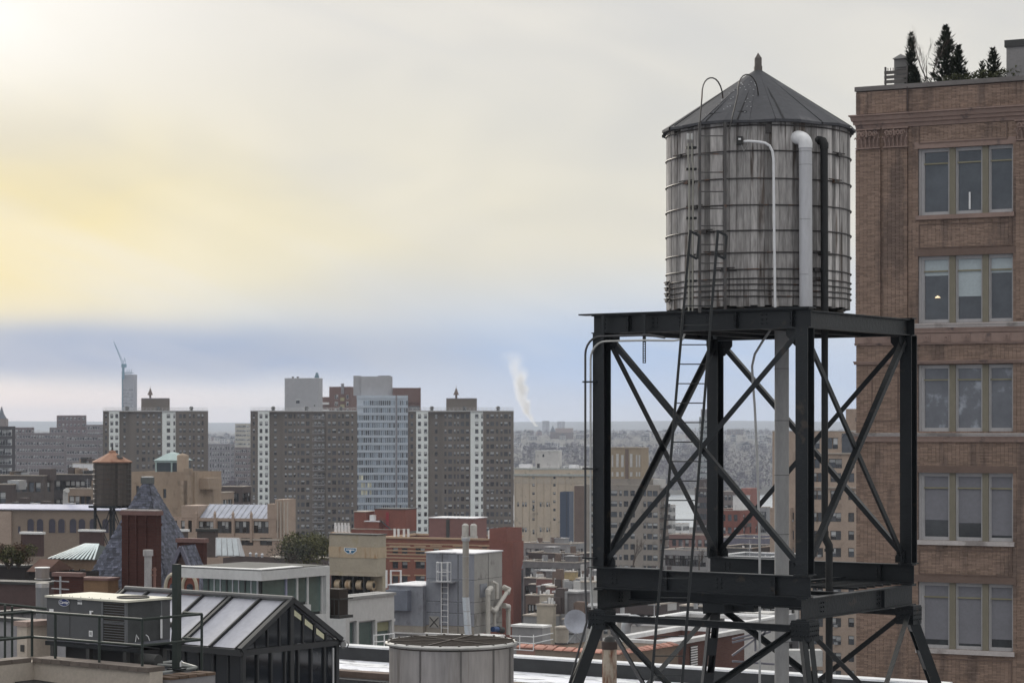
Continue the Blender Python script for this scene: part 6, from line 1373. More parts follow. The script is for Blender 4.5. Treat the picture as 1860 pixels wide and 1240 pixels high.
MB().box(-.001,.03,D*.2,D*.45,H*.45,H*.62).build('access_panel',SLB,mu.root); MB().box(-.001,.012,D*.5-.01,D*.5+.01,.1,H-.05).build('panel_seam',FRAMED,mu.root)
# fan hatch with X brace
u=mu.sx(789); z=mu.zA(1129,u); o=MB().box(u-.3,u+.3,-.03,-.002,z-.3,z+.3).build('fan_hatch',SLC,mu.root); MB().bar((u-.25,-.05,z-.25),(u+.25,-.05,z+.25),.03,.03).bar((u-.25,-.05,z+.25),(u+.25,-.05,z-.25),.03,.03).build('brace',FRAMED,o); 
# caged ladder
lx0,lx1=mu.sx(805),mu.sx(817); b=MB()
ld_=MB().tube([(lx0,-.2,0),(lx0,-.2,mu.zA(1020,lx0))],.025,5).tube([(lx1,-.2,0),(lx1,-.2,mu.zA(1020,lx1))],.025,5).build('ladder',WHITEP,mu.root)
for i in range(11): MB().tube([(lx0,-.2,.3+i*.3),(lx1,-.2,.3+i*.3)],.015,5).build('rung',WHITEP,ld_)
cxm=(lx0+lx1)/2
for z in (mu.zA(1054,cxm),mu.zA(1037,cxm),mu.zA(1020,cxm)): MB().tube([(cxm+.38*math.cos(R(a)),-.22-.5*abs(math.sin(R(a))),z) for a in range(180,361,20)],.02,5).build('cage_hoop',WHITEP,ld_)
for a in range(180,361,36): MB().tube([(cxm+.38*math.cos(R(a)),-.22-.5*abs(math.sin(R(a))),mu.zA(1054,cxm)),(cxm+.38*math.cos(R(a)),-.22-.5*abs(math.sin(R(a))),mu.zA(1020,cxm))],.015,5).build('cage_bar',WHITEP,ld_)
MB().box(lx0-.5,lx1+.4,-.5,-.01,mu.zA(1055,cxm)-.05,mu.zA(1055,cxm)).build('platform',GALV,mu.root)
# white pipes on the right face
def rp_(pts,r__,name='pipe'): return MB().tube(pts,r__,10).build(name,mat('cream_pipe',(.55,.53,.49),.5,var=.1),mu.root,True)
def B_(px,py,off=.3): y=mu.sy(px); return (off,y,Z(py,mu.dep(off,y))-mu.z0)
rp_([B_(877,1150),B_(877,1080)],.13); rp_([B_(877,1080),B_(877,1073),B_(880,1069),B_(885,1068,.2),B_(889,1068,.05)],.16,'elbow')
rp_([B_(889,1109),B_(914,1072)],.11); rp_([B_(912,1076),B_(915,1070),B_(911,1066,.1)],.16,'elbow'); rp_([B_(893,1104),B_(888,1110),B_(880,1104)],.15,'elbow')
rp_([B_(889,1112),B_(889,1136)],.09); rp_([B_(893,1087),B_(893,1060),B_(889,1056,.15)],.1); rp_([B_(914,1152),B_(914,1105)],.12); rp_([B_(914,1108),B_(914,1101),B_(906,1099)],.15,'elbow')
MB().tube([B_(884,1142,.35),B_(893,1142,.35)],.14,10).build('pump',mat('pump_blue',(.05,.1,.25),.5),mu.root); MB().tube([B_(893,1142,.35),B_(902,1144,.35)],.17,10).build('pump',FRAMED,mu.root)
# exhaust flue in front
d2=104; o0=P(848,1160,d2); fl=thing('exhaust_flue','slim tall metal exhaust flue, bright wrapped lower part, before the blue grey unit','flue',tuple(o0))
MB().tube([P(846,1085,d2)-o0,P(846,978,d2)-o0],.145,16).build('upper_pipe',mat('tan_pipe',(.38,.36,.33),.5,.2,var=.15,streak=.5),fl,True); MB().tube([P(851,1160,d2)-o0,P(846,1084,d2)-o0],.16,16).build('lower_pipe',mat('foil_wrap',(.68,.74,.80),.3,.3,var=.1),fl,True)
MB().tube([P(846,982,d2)-o0,P(846,976,d2)-o0],.19,16).build('cap',GALV,fl); 
for y in (1010,1050,1084,1110,1135): MB().tube([P(846+(max(0,y-1084)/76*5),y,d2)-o0,P(846+(max(0,y-1084)/76*5),y-1,d2)-o0],.17,16,cap=False).build('seam_band',GALV,fl)
# roof under the unit and its front building
MUR=Bld('plant_roof','flat grey plant roof carrying the blue grey mechanical unit','building',640,900,915,122,1158,27,depth=8); MUR.finish(GREYB,ROOFG,coping=FRAMEW,par=.15,cop=.1)
# ---------------------------------------------------------------- white penthouse and white wing
d=76; ph=Bld('penthouse','modern white roofed glass penthouse above the greenhouse','building',318,475,599,d,1037,33); H=ph.zt; L,D=ph.L,ph.D
WHT=mat('offwhite_render',(.60,.60,.60),.7,var=.06,s=.8,streak=.4); GRG=mat('green_glass',(.10,.14,.13),.12,var=.3,s=.6,spec=.8)
z0_=Z(1150,d); rt=.32
MB().box(-L,0,0,D,H-rt,H).build('fascia',WHT,ph.root); MB().box(-L+.1,-.1,.1,D-.1,H+.003,H+.03).build('roof',mat('membrane',(.12,.12,.115),.9,var=.2),ph.root)
b=MB().box(-L,-.02,.02,.35,H+.031,H+.06).box(-.5,-.02,.351,D*.6,H+.031,H+.06); b.build('snow_strip',FRAMEW,ph.root)
gl0=ph.sx(362)
MB().box(gl0,-.25,.25,D-.05,0,H-rt-.003).build('core',mat('penthouse_inside',(.07,.075,.075),.8,var=.4,s=.7),ph.root)
npan=9
for i in range(npan): 
    u0=gl0+(-gl0-.3)*i/npan; u1=gl0+(-gl0-.3)*(i+1)/npan-.05; MB().quad((u0,.20,z0_),(u1,.20,z0_),(u1,.20,H-rt),(u0,.20,H-rt)).build('pane',GRG,ph.root); MB().box(u1,u1+.05,.17,.24,z0_,H-rt-.004).build('mullion',GALV if i%3 else FRAMED,ph.root)
# right face: framed panes then white wall
yy=[ph.sy(p_) for p_ in (484,527,547,566,592)]
for i in range(4): 
    a,c_=yy[i]+.03,yy[i+1]-.03; zl_=Z(1094 if i in(1,2) else 1112,ph.dep(0,a)); MB().quad((-.2,a,zl_),(-.2,c_,zl_),(-.2,c_,H-rt),(-.2,a,H-rt)).build('pane',GRG,ph.root); MB().box(-.24,-.15,yy[i+1]-.04,yy[i+1]+.04,z0_,H-rt-.005).build('mullion',WHT if i!=0 else mat('lilac_post',(.33,.33,.45)),ph.root)
MB().box(-.24,-.03,yy[1],yy[3],z0_,Z(1096,ph.dep(0,3))).build('sill_panel',WHT,ph.root); MB().box(-.24,-.0,yy[4]+.02,D,0,H-rt-.002).build('wall',WHT,ph.root); MB().box(-.24,-.02,.3,D-.1,0,Z(1116,ph.dep(0,3))).build('wall',WHT,ph.root)
d=86; wg=Bld('white_wing','low white rendered wing with dark windows and a sloping coping, right of the penthouse','building',597,628,716,d,1089,33); H=wg.zt; L,D=wg.L,wg.D
wy=[wg.sy(p_) for p_ in (634,649,683,712)]
for i,(a,c_) in enumerate(((635,648),(652,682),(685,712))): y0,y1=wg.sy(a),wg.sy(c_); wg.holesB.append((y0,y1,wg.zB(1180,y0),wg.zB(1128,y0)))
wg.finish(WHT,ROOFG,coping=mat('coping_grey',(.33,.33,.33)),par=.3,cop=.1)
for i,(a,c_) in enumerate(((635,648),(652,682),(685,712))):
    y0,y1=wg.sy(a),wg.sy(c_); za_,zb3=wg.zB(1180,y0),wg.zB(1128,y0)
    f=MB().box(-.2,-.1,y0,y0+.06,za_,zb3).box(-.2,-.1,y1-.06,y1,za_,zb3).box(-.2,-.1,y0+.06,y1-.06,zb3-.06,zb3).build('window',GALV,wg.root); MB().quad((-.17,y0+.06,za_),(-.17,y1-.06,za_),(-.17,y1-.06,zb3-.06),(-.17,y0+.06,zb3-.06)).build('pane',GRG,f)
    if i==2: MB().box(-.16,-.13,y0+.06,y1-.06,wg.zB(1147,y0),zb3-.061).build('blind',mat('olive_blind',(.3,.3,.2)),f)
# black steel balcony box between penthouse and wing
bb=thing('iron_balcony','small black iron balcony cage between the penthouse and the white wing','balcony',tuple(P(608,1118,80)),-R(33)); b=MB()
MB().box(-.5,.5,-.4,.4,-.05,.05).build('floor',FRAMED,bb); 
for i in range(6): b.box(-.5+i*.19,-.47+i*.19,-.4,-.37,.05,.6)
b.box(-.5,.5,-.4,-.36,.6,.64); b.box(-.5,-.46,-.4,.4,.6,.64); b.box(.46,.5,-.4,.4,.6,.64); b.build('railing',FRAMED,bb); MB().box(-.3,.35,-.2,.3,.05,.95).build('cabinet',mat('cabinet_brown',(.045,.035,.03)),bb)
rl=thing('railing','white tubular guard rail on the terrace in front of the white wing','railing',tuple(P(700,1178,78))); o0=P(700,1178,78)
for pts in (((679,1152),(679,1178)),((698,1151),(698,1180)),((716,1150),(716,1182)),((679,1153),(716,1150)),((679,1165),(716,1163)),((679,1176),(716,1178))): MB().tube([P(a,c_,78)-o0 for a,c_ in pts],.022,5).build('rail',WHITEP,rl)
rl=thing('railing','long thin white guard rail right of the round metal shroud','railing',tuple(P(1000,1200,76))); o0=P(1000,1200,76)
for pts in (((926,1154),(969,1156)),((926,1165),(969,1168)),((969,1152),(969,1180)),((944,1153),(944,1180)),((926,1178),(969,1181)),((969,1156),(1005,1149)),((969,1168),(1005,1160))): MB().tube([P(a,c_,76)-o0 for a,c_ in pts],.018,5).build('rail',WHITEP,rl)
# ---------------------------------------------------------------- snowy terrace roof with dark parapet (behind tower feet)
th=33; d=62.0; p0=Vector((X(610,d),d,Z(1173,d)))
trz=Z(1180,d)-0.25
ter=thing('terrace_roof','long low roof thinly covered in old snow, dark parapet behind it, under the tower','roof',(p0.x,p0.y,0),-R(th)); Lt=17.5; zt=p0.z
MB().box(0,Lt,.0,.35,40,zt).build('parapet',mat('dark_parapet',(.045,.047,.05),.8,var=.2),ter); MB().box(-.02,Lt,-.04,.39,zt+.002,zt+.05).build('coping',mat('snowy_coping',(.7,.71,.73),.7,var=.15,s=3),ter)
TAR=mat('patchy_snow',(.78,.79,.85),.85,var=.12,s=.8,c2=(.36,.35,.36),t2=.60,s2=1.3,bump=.5,bs=5)
MB().box(0,Lt,-2.6,-.002,40,zt-.34).build('snow_field',TAR,ter)
b=MB(); r8=random.Random(4)
for i in range(60):      # thin crusts of snow
    x=r8.uniform(.3,Lt-.3); y=r8.uniform(-2.4,-.3); s_=r8.uniform(.1,.5); n_=9; i0=len(b.v)
    for k in range(n_): a=6.283*k/n_; q=s_*r8.uniform(.6,1); b.v.append((x+q*1.8*math.cos(a),y+q*.6*math.sin(a),zt-.336+r8.uniform(0,.01)))
    b.f.append(tuple(range(i0,i0+n_))); b.m.append(0)
b.build('snow_crust',SNOW,ter,kind='stuff')
MB().box(-.1,Lt,-2.95,-2.602,40,zt-.26).build('front_coping',mat('brown_coping',(.16,.12,.10),.85,var=.25,s=2),ter); MB().box(-.1,Lt,-3.3,-2.952,40,zt-.42).build('gutter',mat('dark_parapet',(.045,.047,.05)),ter)
MB().box(-.3,Lt,-9,-3.302,40,zt-.75).build('lower_roof',mat('lilac_grey_roof',(.52,.52,.56),.9,var=.15,s=.7,c2=(.3,.3,.32)),ter)
MB().box(0,Lt,.36,5,40,zt-5).build('back_roof',ROOFG,ter)
# things behind the parapet (x 940-1500, y 1090-1200)
TCT=mat('terracotta_tile',(.45,.22,.17),.7,var=.15,rand=.3)
def tiled_parapet(label,pl,pc,pr,d,yt,wall,th=33,depth=None,n=16):
    B=Bld('low_roof',label,'building',pl,pc,pr,d,yt,th,depth=depth); B.finish(wall,ROOFW,coping=None,par=.35); H=B.zt
    A_=MB().hexa([(-.18,-.06,0),(.18,-.06,0),(.18,.36,0),(-.18,.36,0),(-.16,-.0,.05),(.16,-.0,.05),(.16,.30,.12),(-.16,.30,.12)]).mesh('coping_tile',TCT)
    k=int(B.L/.4)
    for i in range(k): inst('coping_tile',A_,B.root,(-B.L+.2+i*B.L/k,0,H+.003+.006*(i%2)))
    k=int(B.D/.4)
    for i in range(1,k): inst('coping_tile',A_,B.root,(0,.2+i*B.D/k,H+.003+.006*(i%2)),R(90))
    return B
tiled_parapet('low tan parapet roof edged with terracotta tiles behind the tower\'s left foot',972,1128,1232,84,1188,mat('tan_parapet',(.27,.22,.18),.9,var=.15),n=18)
tiled_parapet('smaller roof with pink tile edging left of the tan parapet roof',938,1030,1072,92,1180,mat('pink_parapet',(.32,.2,.17),.9))
B=Bld('brick_shed','dark red brick roof building with a white louvred vent under the tower','building',1098,1224,1352,100,1172,30,depth=None); B.finish(brickmat('deep_red_brick',(.13,.06,.05),(.16,.08,.065),(.12,.09,.085),.22,.075,.01),ROOFW,coping=mat('white_flashing',(.6,.6,.6),.7),par=.25,cop=.18)
u=B.sy(1259); zc_=B.zB(1190,u); o=MB().box(.002,.04,u-.33,u+.33,zc_-.45,zc_+.45).build('vent',FRAMED,B.root)
for i in range(8): MB().box(.041,.07,u-.33,u+.33,zc_-.42+i*.11,zc_-.36+i*.11).build('louvre',WHITEP,o)
low('low_roof','wide white snow dusted roof right behind the dark red brick shed',1120,1300,1420,124,1142,PALE,ROOFW,nc=0,rows=0,ncb=0,th=30,coping=FRAMEW,par=.2)
low('low_roof','white walled stretch of roofs between mechanical unit and satellite dish',930,985,1000,130,1140,GREYB,ROOFW,nc=2,rows=1,ncb=1,th=30,coping=FRAMEW,w_=.8,h_=1.2)
# satellite dish
o0=P(1045,1168,115); sdh=thing('satellite_dish','round grey satellite dish on a short mast left of the tower leg','satellite dish',tuple(o0))
o=MB().lathe([(0,.0),(.35,.06),(.6,.2),(.62,.2),(.36,.03),(0,-.03)],20).build('dish',mat('dish_grey',(.36,.38,.44),.5),sdh,True); o.rotation_euler=(R(70),0,R(12)); o.location=(0,0,1.05)
MB().tube([(0,.05,0),(0,.05,1.0)],.05,6).tube([(-.4,.1,0),(0,.05,.5)],.03,5).tube([(.4,.1,0),(0,.05,.5)],.03,5).build('mast',GALV,sdh)
# goose-neck duct, round tank drum
o0=P(1150,1165,110); gd=thing('goose_neck_duct','curved grey gooseneck ventilation duct behind the tower\'s left braces','duct',tuple(o0))
pts=[(-.35,0,0),(-.35,0,.7)]+[(-.35+.38*(1-math.cos(R(a))),0,.7+.38*math.sin(R(a))) for a in range(20,161,20)]; MB().tube(pts,.24,12).build('duct',mat('duct_grey',(.42,.44,.46),.5,.2),gd,True)
MB().box(-.62,-.08,-.27,.27,0,.1).build('curb',GALV,gd)
o0=P(1021,1170,125); dr=thing('roof_drum','squat beige metal drum vent on the white roofs','vent',tuple(o0)); MB().lathe([(.36,0),(.36,.85),(.4,.87),(.4,.98),(.05,1.05)],16).build('body',mat('drum_beige',(.42,.38,.33),.6,var=.2),dr,True); MB().lathe([(.42,0),(.42,.12)],16).build('foot',FRAMED,dr)
o0=P(1132,1160,112); fs=thing('flue_stack','rust streaked square grey flue beside the gooseneck duct','flue',tuple(o0)); MB().box(-.3,.3,-.3,.3,-.4,1.15).build('stack',mat('rust_streak_grey',(.40,.39,.37),.7,var=.15,c2=(.28,.15,.08),t2=.6,streak2=.8),fs); MB().box(-.36,.36,-.36,.36,1.152,1.22).build('cap',GALV,fs)
# rusty pipe by the tower foot
o0=P(1107,1300,50); rp2=thing('rusty_pipe','upright thick pipe streaked with brown rust inside the tower\'s left leg','pipe',tuple(o0))
RUS=mat('rust_streaked',(.42,.36,.29),.75,var=.2,s=2,c2=(.16,.065,.035),t2=.50,s2=2.2,streak2=.75,bump=.3)
MB().tube([P(1107,1300,50)-o0,P(1107,1178,50)-o0],.16,18).build('pipe',RUS,rp2,True); MB().tube([P(1107,1178,50)-o0,P(1107,1164,50)-o0],.175,18).build('collar',mat('dark_rust',(.06,.045,.04),.9),rp2,True); MB().lathe([(.13,0),(.1,.1),(.0,.14)],14,c=tuple(P(1107,1164,50)-o0)).build('cap',FRAMED,rp2)
# lattice dunnage seen between the posts
o0=P(1360,1190,95); lt=thing('steel_lattice','grey steel roof dunnage frame with sloping struts behind the riser pipe','frame',tuple(o0)); LG=mat('lavender_steel',(.22,.23,.28),.6)
for a in (((1330,1160),(1372,1150)),((1330,1166),(1372,1156)),((1372,1140),(1372,1182)),((1330,1190),(1378,1155)),((1372,1150),(1400,1138)),((1372,1156),(1400,1146)),((1395,1135),(1380,1165)),((1330,1200),(1440,1208)),((1330,1215),(1440,1222))): MB().bar(P(*a[0],95)-o0,P(*a[1],95)-o0,.08,.10,up=(0,1,0)).build('strut',LG,lt)
o0=P(1460,1208,72); MB().box(-.55,.55,-.3,.3,0,.5).build('roof_unit',mat('unit_pale',(.5,.5,.5)),None,o=None).location=o0
u_=bpy.data.objects['roof_unit'] if 'roof_unit' in bpy.data.objects else None
for o in col.objects:
    if o.name.startswith('roof_unit') and o.parent is None: tag(o,'small pale roof box glimpsed behind the nearest tower leg','roof box')
b=None
# scattered roof vents on the white roofs
r9=random.Random(17); vm_=MB().lathe([(.13,0),(.13,.4),(.22,.42),(.22,.52),(.02,.6)],10,cap=False).mesh('mushroom_vent',GALV)
for i in range(7):
    dd=r9.uniform(118,160); o=inst('mushroom_vent',vm_,None,P(r9.uniform(1110,1290),0,dd)*0+Vector((X(r9.uniform(1120,1290),dd),dd,Z(1138,124)+.0-.2)),0,(1,1,r9.uniform(.8,1.8)))
    tag(o,'small galvanised mushroom vent on the snowy roofs behind the tower\'s left bay','vent',group='mushroom vents on snowy roofs')
# ---------------------------------------------------------------- greenhouse
d=52.0; gh=thing('greenhouse','dark framed gabled greenhouse with a frosted glass roof','greenhouse',(X(441,d),d,0),-R(38))
class Q: pass
g_=Bld.__new__(Bld); g_.d=d; g_.th=R(38); g_.C=Vector((X(441,d),d,0)); g_.u=Vector((math.cos(g_.th),-math.sin(g_.th),0)); g_.v=Vector((math.sin(g_.th),math.cos(g_.th),0))
D=g_.sy(611); L=5.6; ze=Z(1177,d); apz=Z(1090,g_.dep(0,D/2)); zb=50.5
FRM=mat('greenhouse_frame',(.032,.033,.035),.55,.0,var=.15); FROST=mat('frosted_glass',(.38,.385,.44),.35,var=.10,s=.8,fine=.14,spec=.5); DG=mat('greenhouse_glass',(.018,.021,.026),.08,var=.5,s=.5,spec=.7)
bars=[0,-g_.L if False else None]
us=[0.0,-.95,-1.9,-2.85,-3.8,-4.75,-5.6]
for i in range(6):
    u1,u0=us[i]-.04,us[i+1]+.04; MB().quad((u0,-.05,ze+.0),(u1,-.05,ze),(u1,D/2,apz-.02),(u0,D/2,apz-.02)).build('roof_pane',FROST,gh); MB().quad((u1,D+.05,ze),(u0,D+.05,ze),(u0,D/2,apz-.02),(u1,D/2,apz-.02)).build('roof_pane',FROST,gh)
for i,u in enumerate(us):
    w_=.09 if i%2==0 else .05
    for ya,yb in ((-.12,D/2),(D+.12,D/2)): MB().bar((u,ya,ze-.03+.02),(u,yb,apz+.02),w_,.07).build('rafter',FRM,gh)
    if i%2==0: MB().bar((u-.13,-.12,ze-.01),(u-.13,D/2,apz+.02),.03,.05).build('rafter',FRM,gh)
MB().tube([(-L,D/2,apz+.05),(.08,D/2,apz+.05)],.06,8).build('ridge_tube',mat('ridge_grey',(.14,.14,.14),.6),gh)
for y in (-.08,D+.08): MB().box(-L,.06,y-.07,y+.07,ze-.16,ze-.02).build('gutter',FRM,gh)
MB().box(-L,-.05,.12,D-.12,zb,ze-.18).build('interior',mat('greenhouse_inside',(.012,.012,.013),.9),gh)
for i in range(7):      # long side walls
    u=us[i]; MB().box(u-.04,u+.04,-.02,.06,zb,ze-.161).build('mullion',FRM,gh)
    if i<6:
        MB().quad((us[i+1]+.04,.02,zb),(u-.04,.02,zb),(u-.04,.02,ze-.165),(us[i+1]+.04,.02,ze-.165)).build('pane',DG,gh)
        MB().box((u+us[i+1])/2-.015,(u+us[i+1])/2+.015,-.005,.04,zb,ze-.163).build('glazing_bar',FRM,gh)
MB().box(-L,0,-.03,.08,ze-1.2,ze-1.13).build('sill',FRM,gh)
# gable end
gx=.0; k=7
MB().box(-.04,.07,-.05,D+.05,ze-.16,ze-.03).build('tie_beam',FRM,gh)
for i in range(k+1):
    y=D*i/k; zt2=ze+(apz-ze)*(1-abs(y-D/2)/(D/2))
    w_=.05 if i in(0,7) else .025
    MB().box(-.02,.05,y-w_,y+w_,zb,ze-.161).build('mullion',FRM,gh)
    if i<k: 
        y1=D*(i+1)/k; MB().quad((0,y+w_,zb),(0,y1-.025,zb),(0,y1-.025,ze-.162),(0,y+w_,ze-.162)).build('pane',DG,gh)
MB().box(-.03,.055,D/2-.06,D/2+.06,zb,apz-.05).build('mullion',FRM,gh)
REFLP=mat('cream_reflection',(.62,.60,.42),.3,var=.1)  # cream colour painted in for the reflection on three gable panes
k=8
for i in range(k):
    y0=D*i/k+.02; y1=D*(i+1)/k-.02; f=lambda y:ze+(apz-ze)*(1-abs(y-D/2)/(D/2))-.09
    if min(f(y0),f(y1))<ze-.02: 
        MB().tri((.0,y0,ze-.02),(0,y1,ze-.02),(0,y1 if f(y1)>f(y0) else y0,max(f(y0),f(y1)))).build('pane',DG,gh); continue
    MB().quad((0,y0,ze-.02),(0,y1,ze-.02),(0,y1,f(y1)),(0,y0,f(y0))).build('pane',DG,gh)
    MB().box(-.01,.035,y1,y1+.04,ze-.03,max(f(y1),ze)).build('glazing_bar',FRM,gh)
    if i in (4,5,6): h_=.20; MB().quad((.012,y0+.05,f(y0+.05)-h_),(.012,y1-.03,f(y1-.03)-h_*.9),(.012,y1-.03,f(y1-.03)-.06),(.012,y0+.05,f(y0+.05)-.06)).build('reflection_pane',REFLP,gh)
for sg,ya in ((1,-.12),(-1,D+.12)): MB().bar((.06,ya,ze-.03),(.06,D/2,apz+.02),.09,.11).build('barge_board',FRM,gh)
fl_=MB().lathe([(.09,0),(.10,.1)],14).build('floodlight',FRM,gh); fl_.location=(.15,D+.15,ze-.15); fl_.rotation_euler=(R(80),0,R(20)); MB().lathe([(0,.0),(.07,.0)],14,c=(0,0,.102)).build('lens',mat('lens',(.3,.3,.3),.2),fl_)
MB().tube([(.1,D*.93,zb),(.1,D*.93,ze-.2)],.022,6).build('downpipe',mat('pipe_white',(.5,.5,.5)),gh)
# ---------------------------------------------------------------- round metal shroud
d=38.5; o0=P(820,1330,d); zz2=Z(1166,d)-o0.z; r_=113/F*d
ms_=thing('fan_shroud','big round stainless metal fan shroud with a wire mesh guard on top','cooling fan',tuple(o0))
SS=mat('brushed_steel',(.40,.37,.355),.42,.6,var=.36,s=1.6,streak=.95,fine=.2,c2=(.24,.215,.20),t2=.56,s2=3.2,streak2=.95)
MB().lathe([(r_,0),(r_,zz2-.06)],72).build('cylinder',SS,ms_,True); MB().lathe([(r_-.02,0),(r_-.02,zz2-.06)],48).build('lining',mat('shroud_inside',(.10,.09,.085),.8),ms_,True)
MB().tube([((r_+.035)*math.cos(R(a)),(r_+.035)*math.sin(R(a)),zz2) for a in range(0,365,5)],.035,8,cap=False).build('rim',mat('rim_steel',(.55,.54,.52),.4,.6,var=.15),ms_,True)
for a in (-118,-80,-47,-20): c_=Vector((math.cos(R(a)),math.sin(R(a)),0)); MB().bar(c_*(r_+.006),c_*(r_+.006)+Vector((0,0,zz2-.06)),.03,.012,up=tuple(c_)).build('seam',mat('seam_steel',(.17,.16,.155),.5,.4),ms_)
b=MB(); GRD=mat('guard_wire',(.10,.085,.075),.7,.3,var=.3)
for i in range(-14,15):
    x=i*r_/14.5; h_=math.sqrt(max(0,r_*r_-x*x)); b.tube([(x,-h_,zz2+.02),(x,h_,zz2+.02)],.006,4); b.tube([(-h_,x,zz2+.032),(h_,x,zz2+.032)],.006,4)
b.build('wire_guard',GRD,ms_)
for a in (10,70,130): c_=Vector((math.cos(R(a)),math.sin(R(a)),0))*r_; MB().bar(-c_+Vector((0,0,zz2+.045)),c_+Vector((0,0,zz2+.045)),.03,.012).build('guard_strap',GRD,ms_)
for i in range(22): a=R(i*360/22); MB().box(-.02,.02,-.02,.02,-.03,.05).build('bolt',GRD,ms_).location=((r_+.035)*math.cos(a),(r_+.035)*math.sin(a),zz2)
MB().tube([(0,0,.3),(0,0,zz2-.05)],.12,12).build('motor_shaft',FRAMED,ms_)
for k_ in range(5): a=R(72*k_); c_=Vector((math.cos(a),math.sin(a),0)); MB().bar(c_*.15+Vector((0,0,zz2-.35)),c_*(r_-.1)+Vector((0,0,zz2-.32)),.25,.02).build('fan_blade',mat('blade',(.2,.19,.18)),ms_)
# ---------------------------------------------------------------- near left roof: parapet, packaged unit, railings
th=R(37); C0=Vector((X(272,43.5),43.5,0)); U=Vector((math.cos(th),-math.sin(th),0)); V=Vector((math.sin(th),math.cos(th),0)); zcp=Z(1212,43.5)
nr=thing('parapet_wall','cream stucco parapet wall with brown brick coping around the near lower left roof','wall',(C0.x,C0.y,0),-th)
STU=mat('cream_stucco',(.50,.44,.38),.92,var=.08,s=1.5,fine=.12,bump=.3,bs=40); CPM=mat('coping_brown',(.14,.115,.10),.85,var=.2,s=3,rand=.2)
def inter(px):   # local x along U on parapet line for photo column px
    k=(px-CX)/F; return (k*C0.y-C0.x)/(U.x-k*U.y)
xL=inter(62)
MB().box(xL,0,0,.34,50,zcp-.09).build('wall',STU,nr); MB().box(xL-.34,xL-.003,-6,.34,50,zcp-.09).build('wall',STU,nr)
cpm=None; nseg=12
for i in range(nseg): a=xL+(-xL)*i/nseg; MB().box(a+.006,a+(-xL)/nseg-.006,-.05,.40,zcp-.088,zcp).build('coping_stone',CPM,nr)
for i in range(10): MB().box(xL-.40,xL-.0,-.07-.5*(i+1)+.012,-.07-.5*i,zcp-.088,zcp).build('coping_stone',CPM,nr)
# dark low roof inside the corner
MB().box(xL+.0,2.5,-8,-.01,50,zcp-.62).build('inner_roof',mat('charcoal_membrane',(.07,.072,.075),.8,var=.2,s=.8),nr)
MB().bar((xL+.01,-.25,zcp-.46),(1.2,-.25,zcp-.60),.5,.05).build('flashing',mat('black_flashing',(.025,.025,.027),.6),nr)
MB().bar((xL+.25,-.3,zcp-.50),(xL+.25,-5,zcp-.62),.5,.05).build('flashing',MC['black_flashing'],nr)
MB().bar((xL+1.3,-.5,zcp-.56),(xL+.8,-5,zcp-.56),.05,.03).build('seam',MC['black_flashing'],nr)
# back roof platform
bp_=thing('roof_platform','brown planked roof platform end below the post and railings, near left','roof',(C0.x,C0.y,0),-th)
zp=zcp-.13
PB=mat('deck_brown',(.16,.11,.08),.9,var=.25,rand=.4)
MB().box(xL,.10,.42,1.66,50,zp-.14).build('base',mat('platform_side',(.30,.29,.30),.9,var=.15),bp_)
for i in range(5): MB().box(-.32,.12,.42+i*.25,.65+i*.25,zp-.137,zp-.09+.01*(i%3)).build('plank',PB,bp_)
MB().box(xL,-.345,.42,1.66,zp-.138,zp-.10).build('membrane',ROOFD,bp_)
# packaged unit
d=46.0; C1=Vector((X(229,d),d,Z(1174,d))); ru=thing('rooftop_unit','dark grey packaged air conditioning unit with cream top and oval blue badge','air conditioner',tuple(C1),-R(38))
q_=Bld.__new__(Bld); q_.d=d; q_.th=R(38); q_.C=Vector((C1.x,C1.y,0)); q_.u=Vector((math.cos(q_.th),-math.sin(q_.th),0)); q_.v=Vector((math.sin(q_.th),math.cos(q_.th),0))
L=-q_.sx(85); D=q_.sy(309); H=Z(1092,d)-C1.z; UG=mat('unit_grey',(.095,.097,.102),.5,.1,var=.08,s=1); UC=mat('unit_cream',(.68,.66,.56),.6,var=.06,s=2); COIL=mat('coil_dark',(.045,.038,.033),.7,.2,var=.3,s=4,bump=.3,bs=60)
MB().box(-L,0,0,D,0,.07).build('base_rail',mat('rail_lilac',(.15,.155,.18)),ru)
uA=q_.sx(185)
MB().box(-L,uA-.012,0,.03,.075,H-.02).build('panel',UG,ru); MB().box(uA+.0,uA+.04,-.012,.03,.075,H-.02).build('corner_post',mat('unit_grey2',(.15,.155,.165),.5),ru); MB().box(-.05,.0,-.0,.05,.075,H-.02).build('corner_post',MC['unit_grey2'],ru)
for px in (127,):
    u=q_.sx(px); MB().box(u-.005,u+.005,-.006,-.001,.09,H-.04).build('panel_seam',FRAMED,ru)
o=MB().box(uA+.045,-.055,.01,.05,.08,H-.03).build('coil',COIL,ru); z=.12
while z<H-.05: MB().box(uA+.045,-.055,-.004,.009,z,z+.012).build('coil_fin',MC['unit_grey2'],o); z+=.052
MB().box(uA+.05,-.06,-.012,-.005,H*.5,H*.5+.02).build('rail',MC['unit_grey2'],o)
yB=D*.78; MB().box(-.05,-.0,.051,yB,.08,H-.03).build('side_coil',mat('coil_grey',(.06,.063,.065),.6,var=.25,s=3,bump=.3,bs=50),ru); MB().box(-.04,.005,yB+.003,yB+.04,.075,H-.02).build('corner_post',MC['unit_grey2'],ru); MB().box(-.05,-.002,yB+.045,D,.075,H-.02).build('panel',UG,ru)
MB().box(-L+.01,-.06,.06,D-.01,.08,H-.03).build('core',mat('core_dark',(.04,.04,.045)),ru)
MB().box(-L-.03,.03,-.03,D+.03,H-.018,H+.02).build('top_cover',UC,ru); MB().box(-L-.032,.032,-.032,D+.032,H-.03,H-.0185).build('lip',FRAMED,ru)
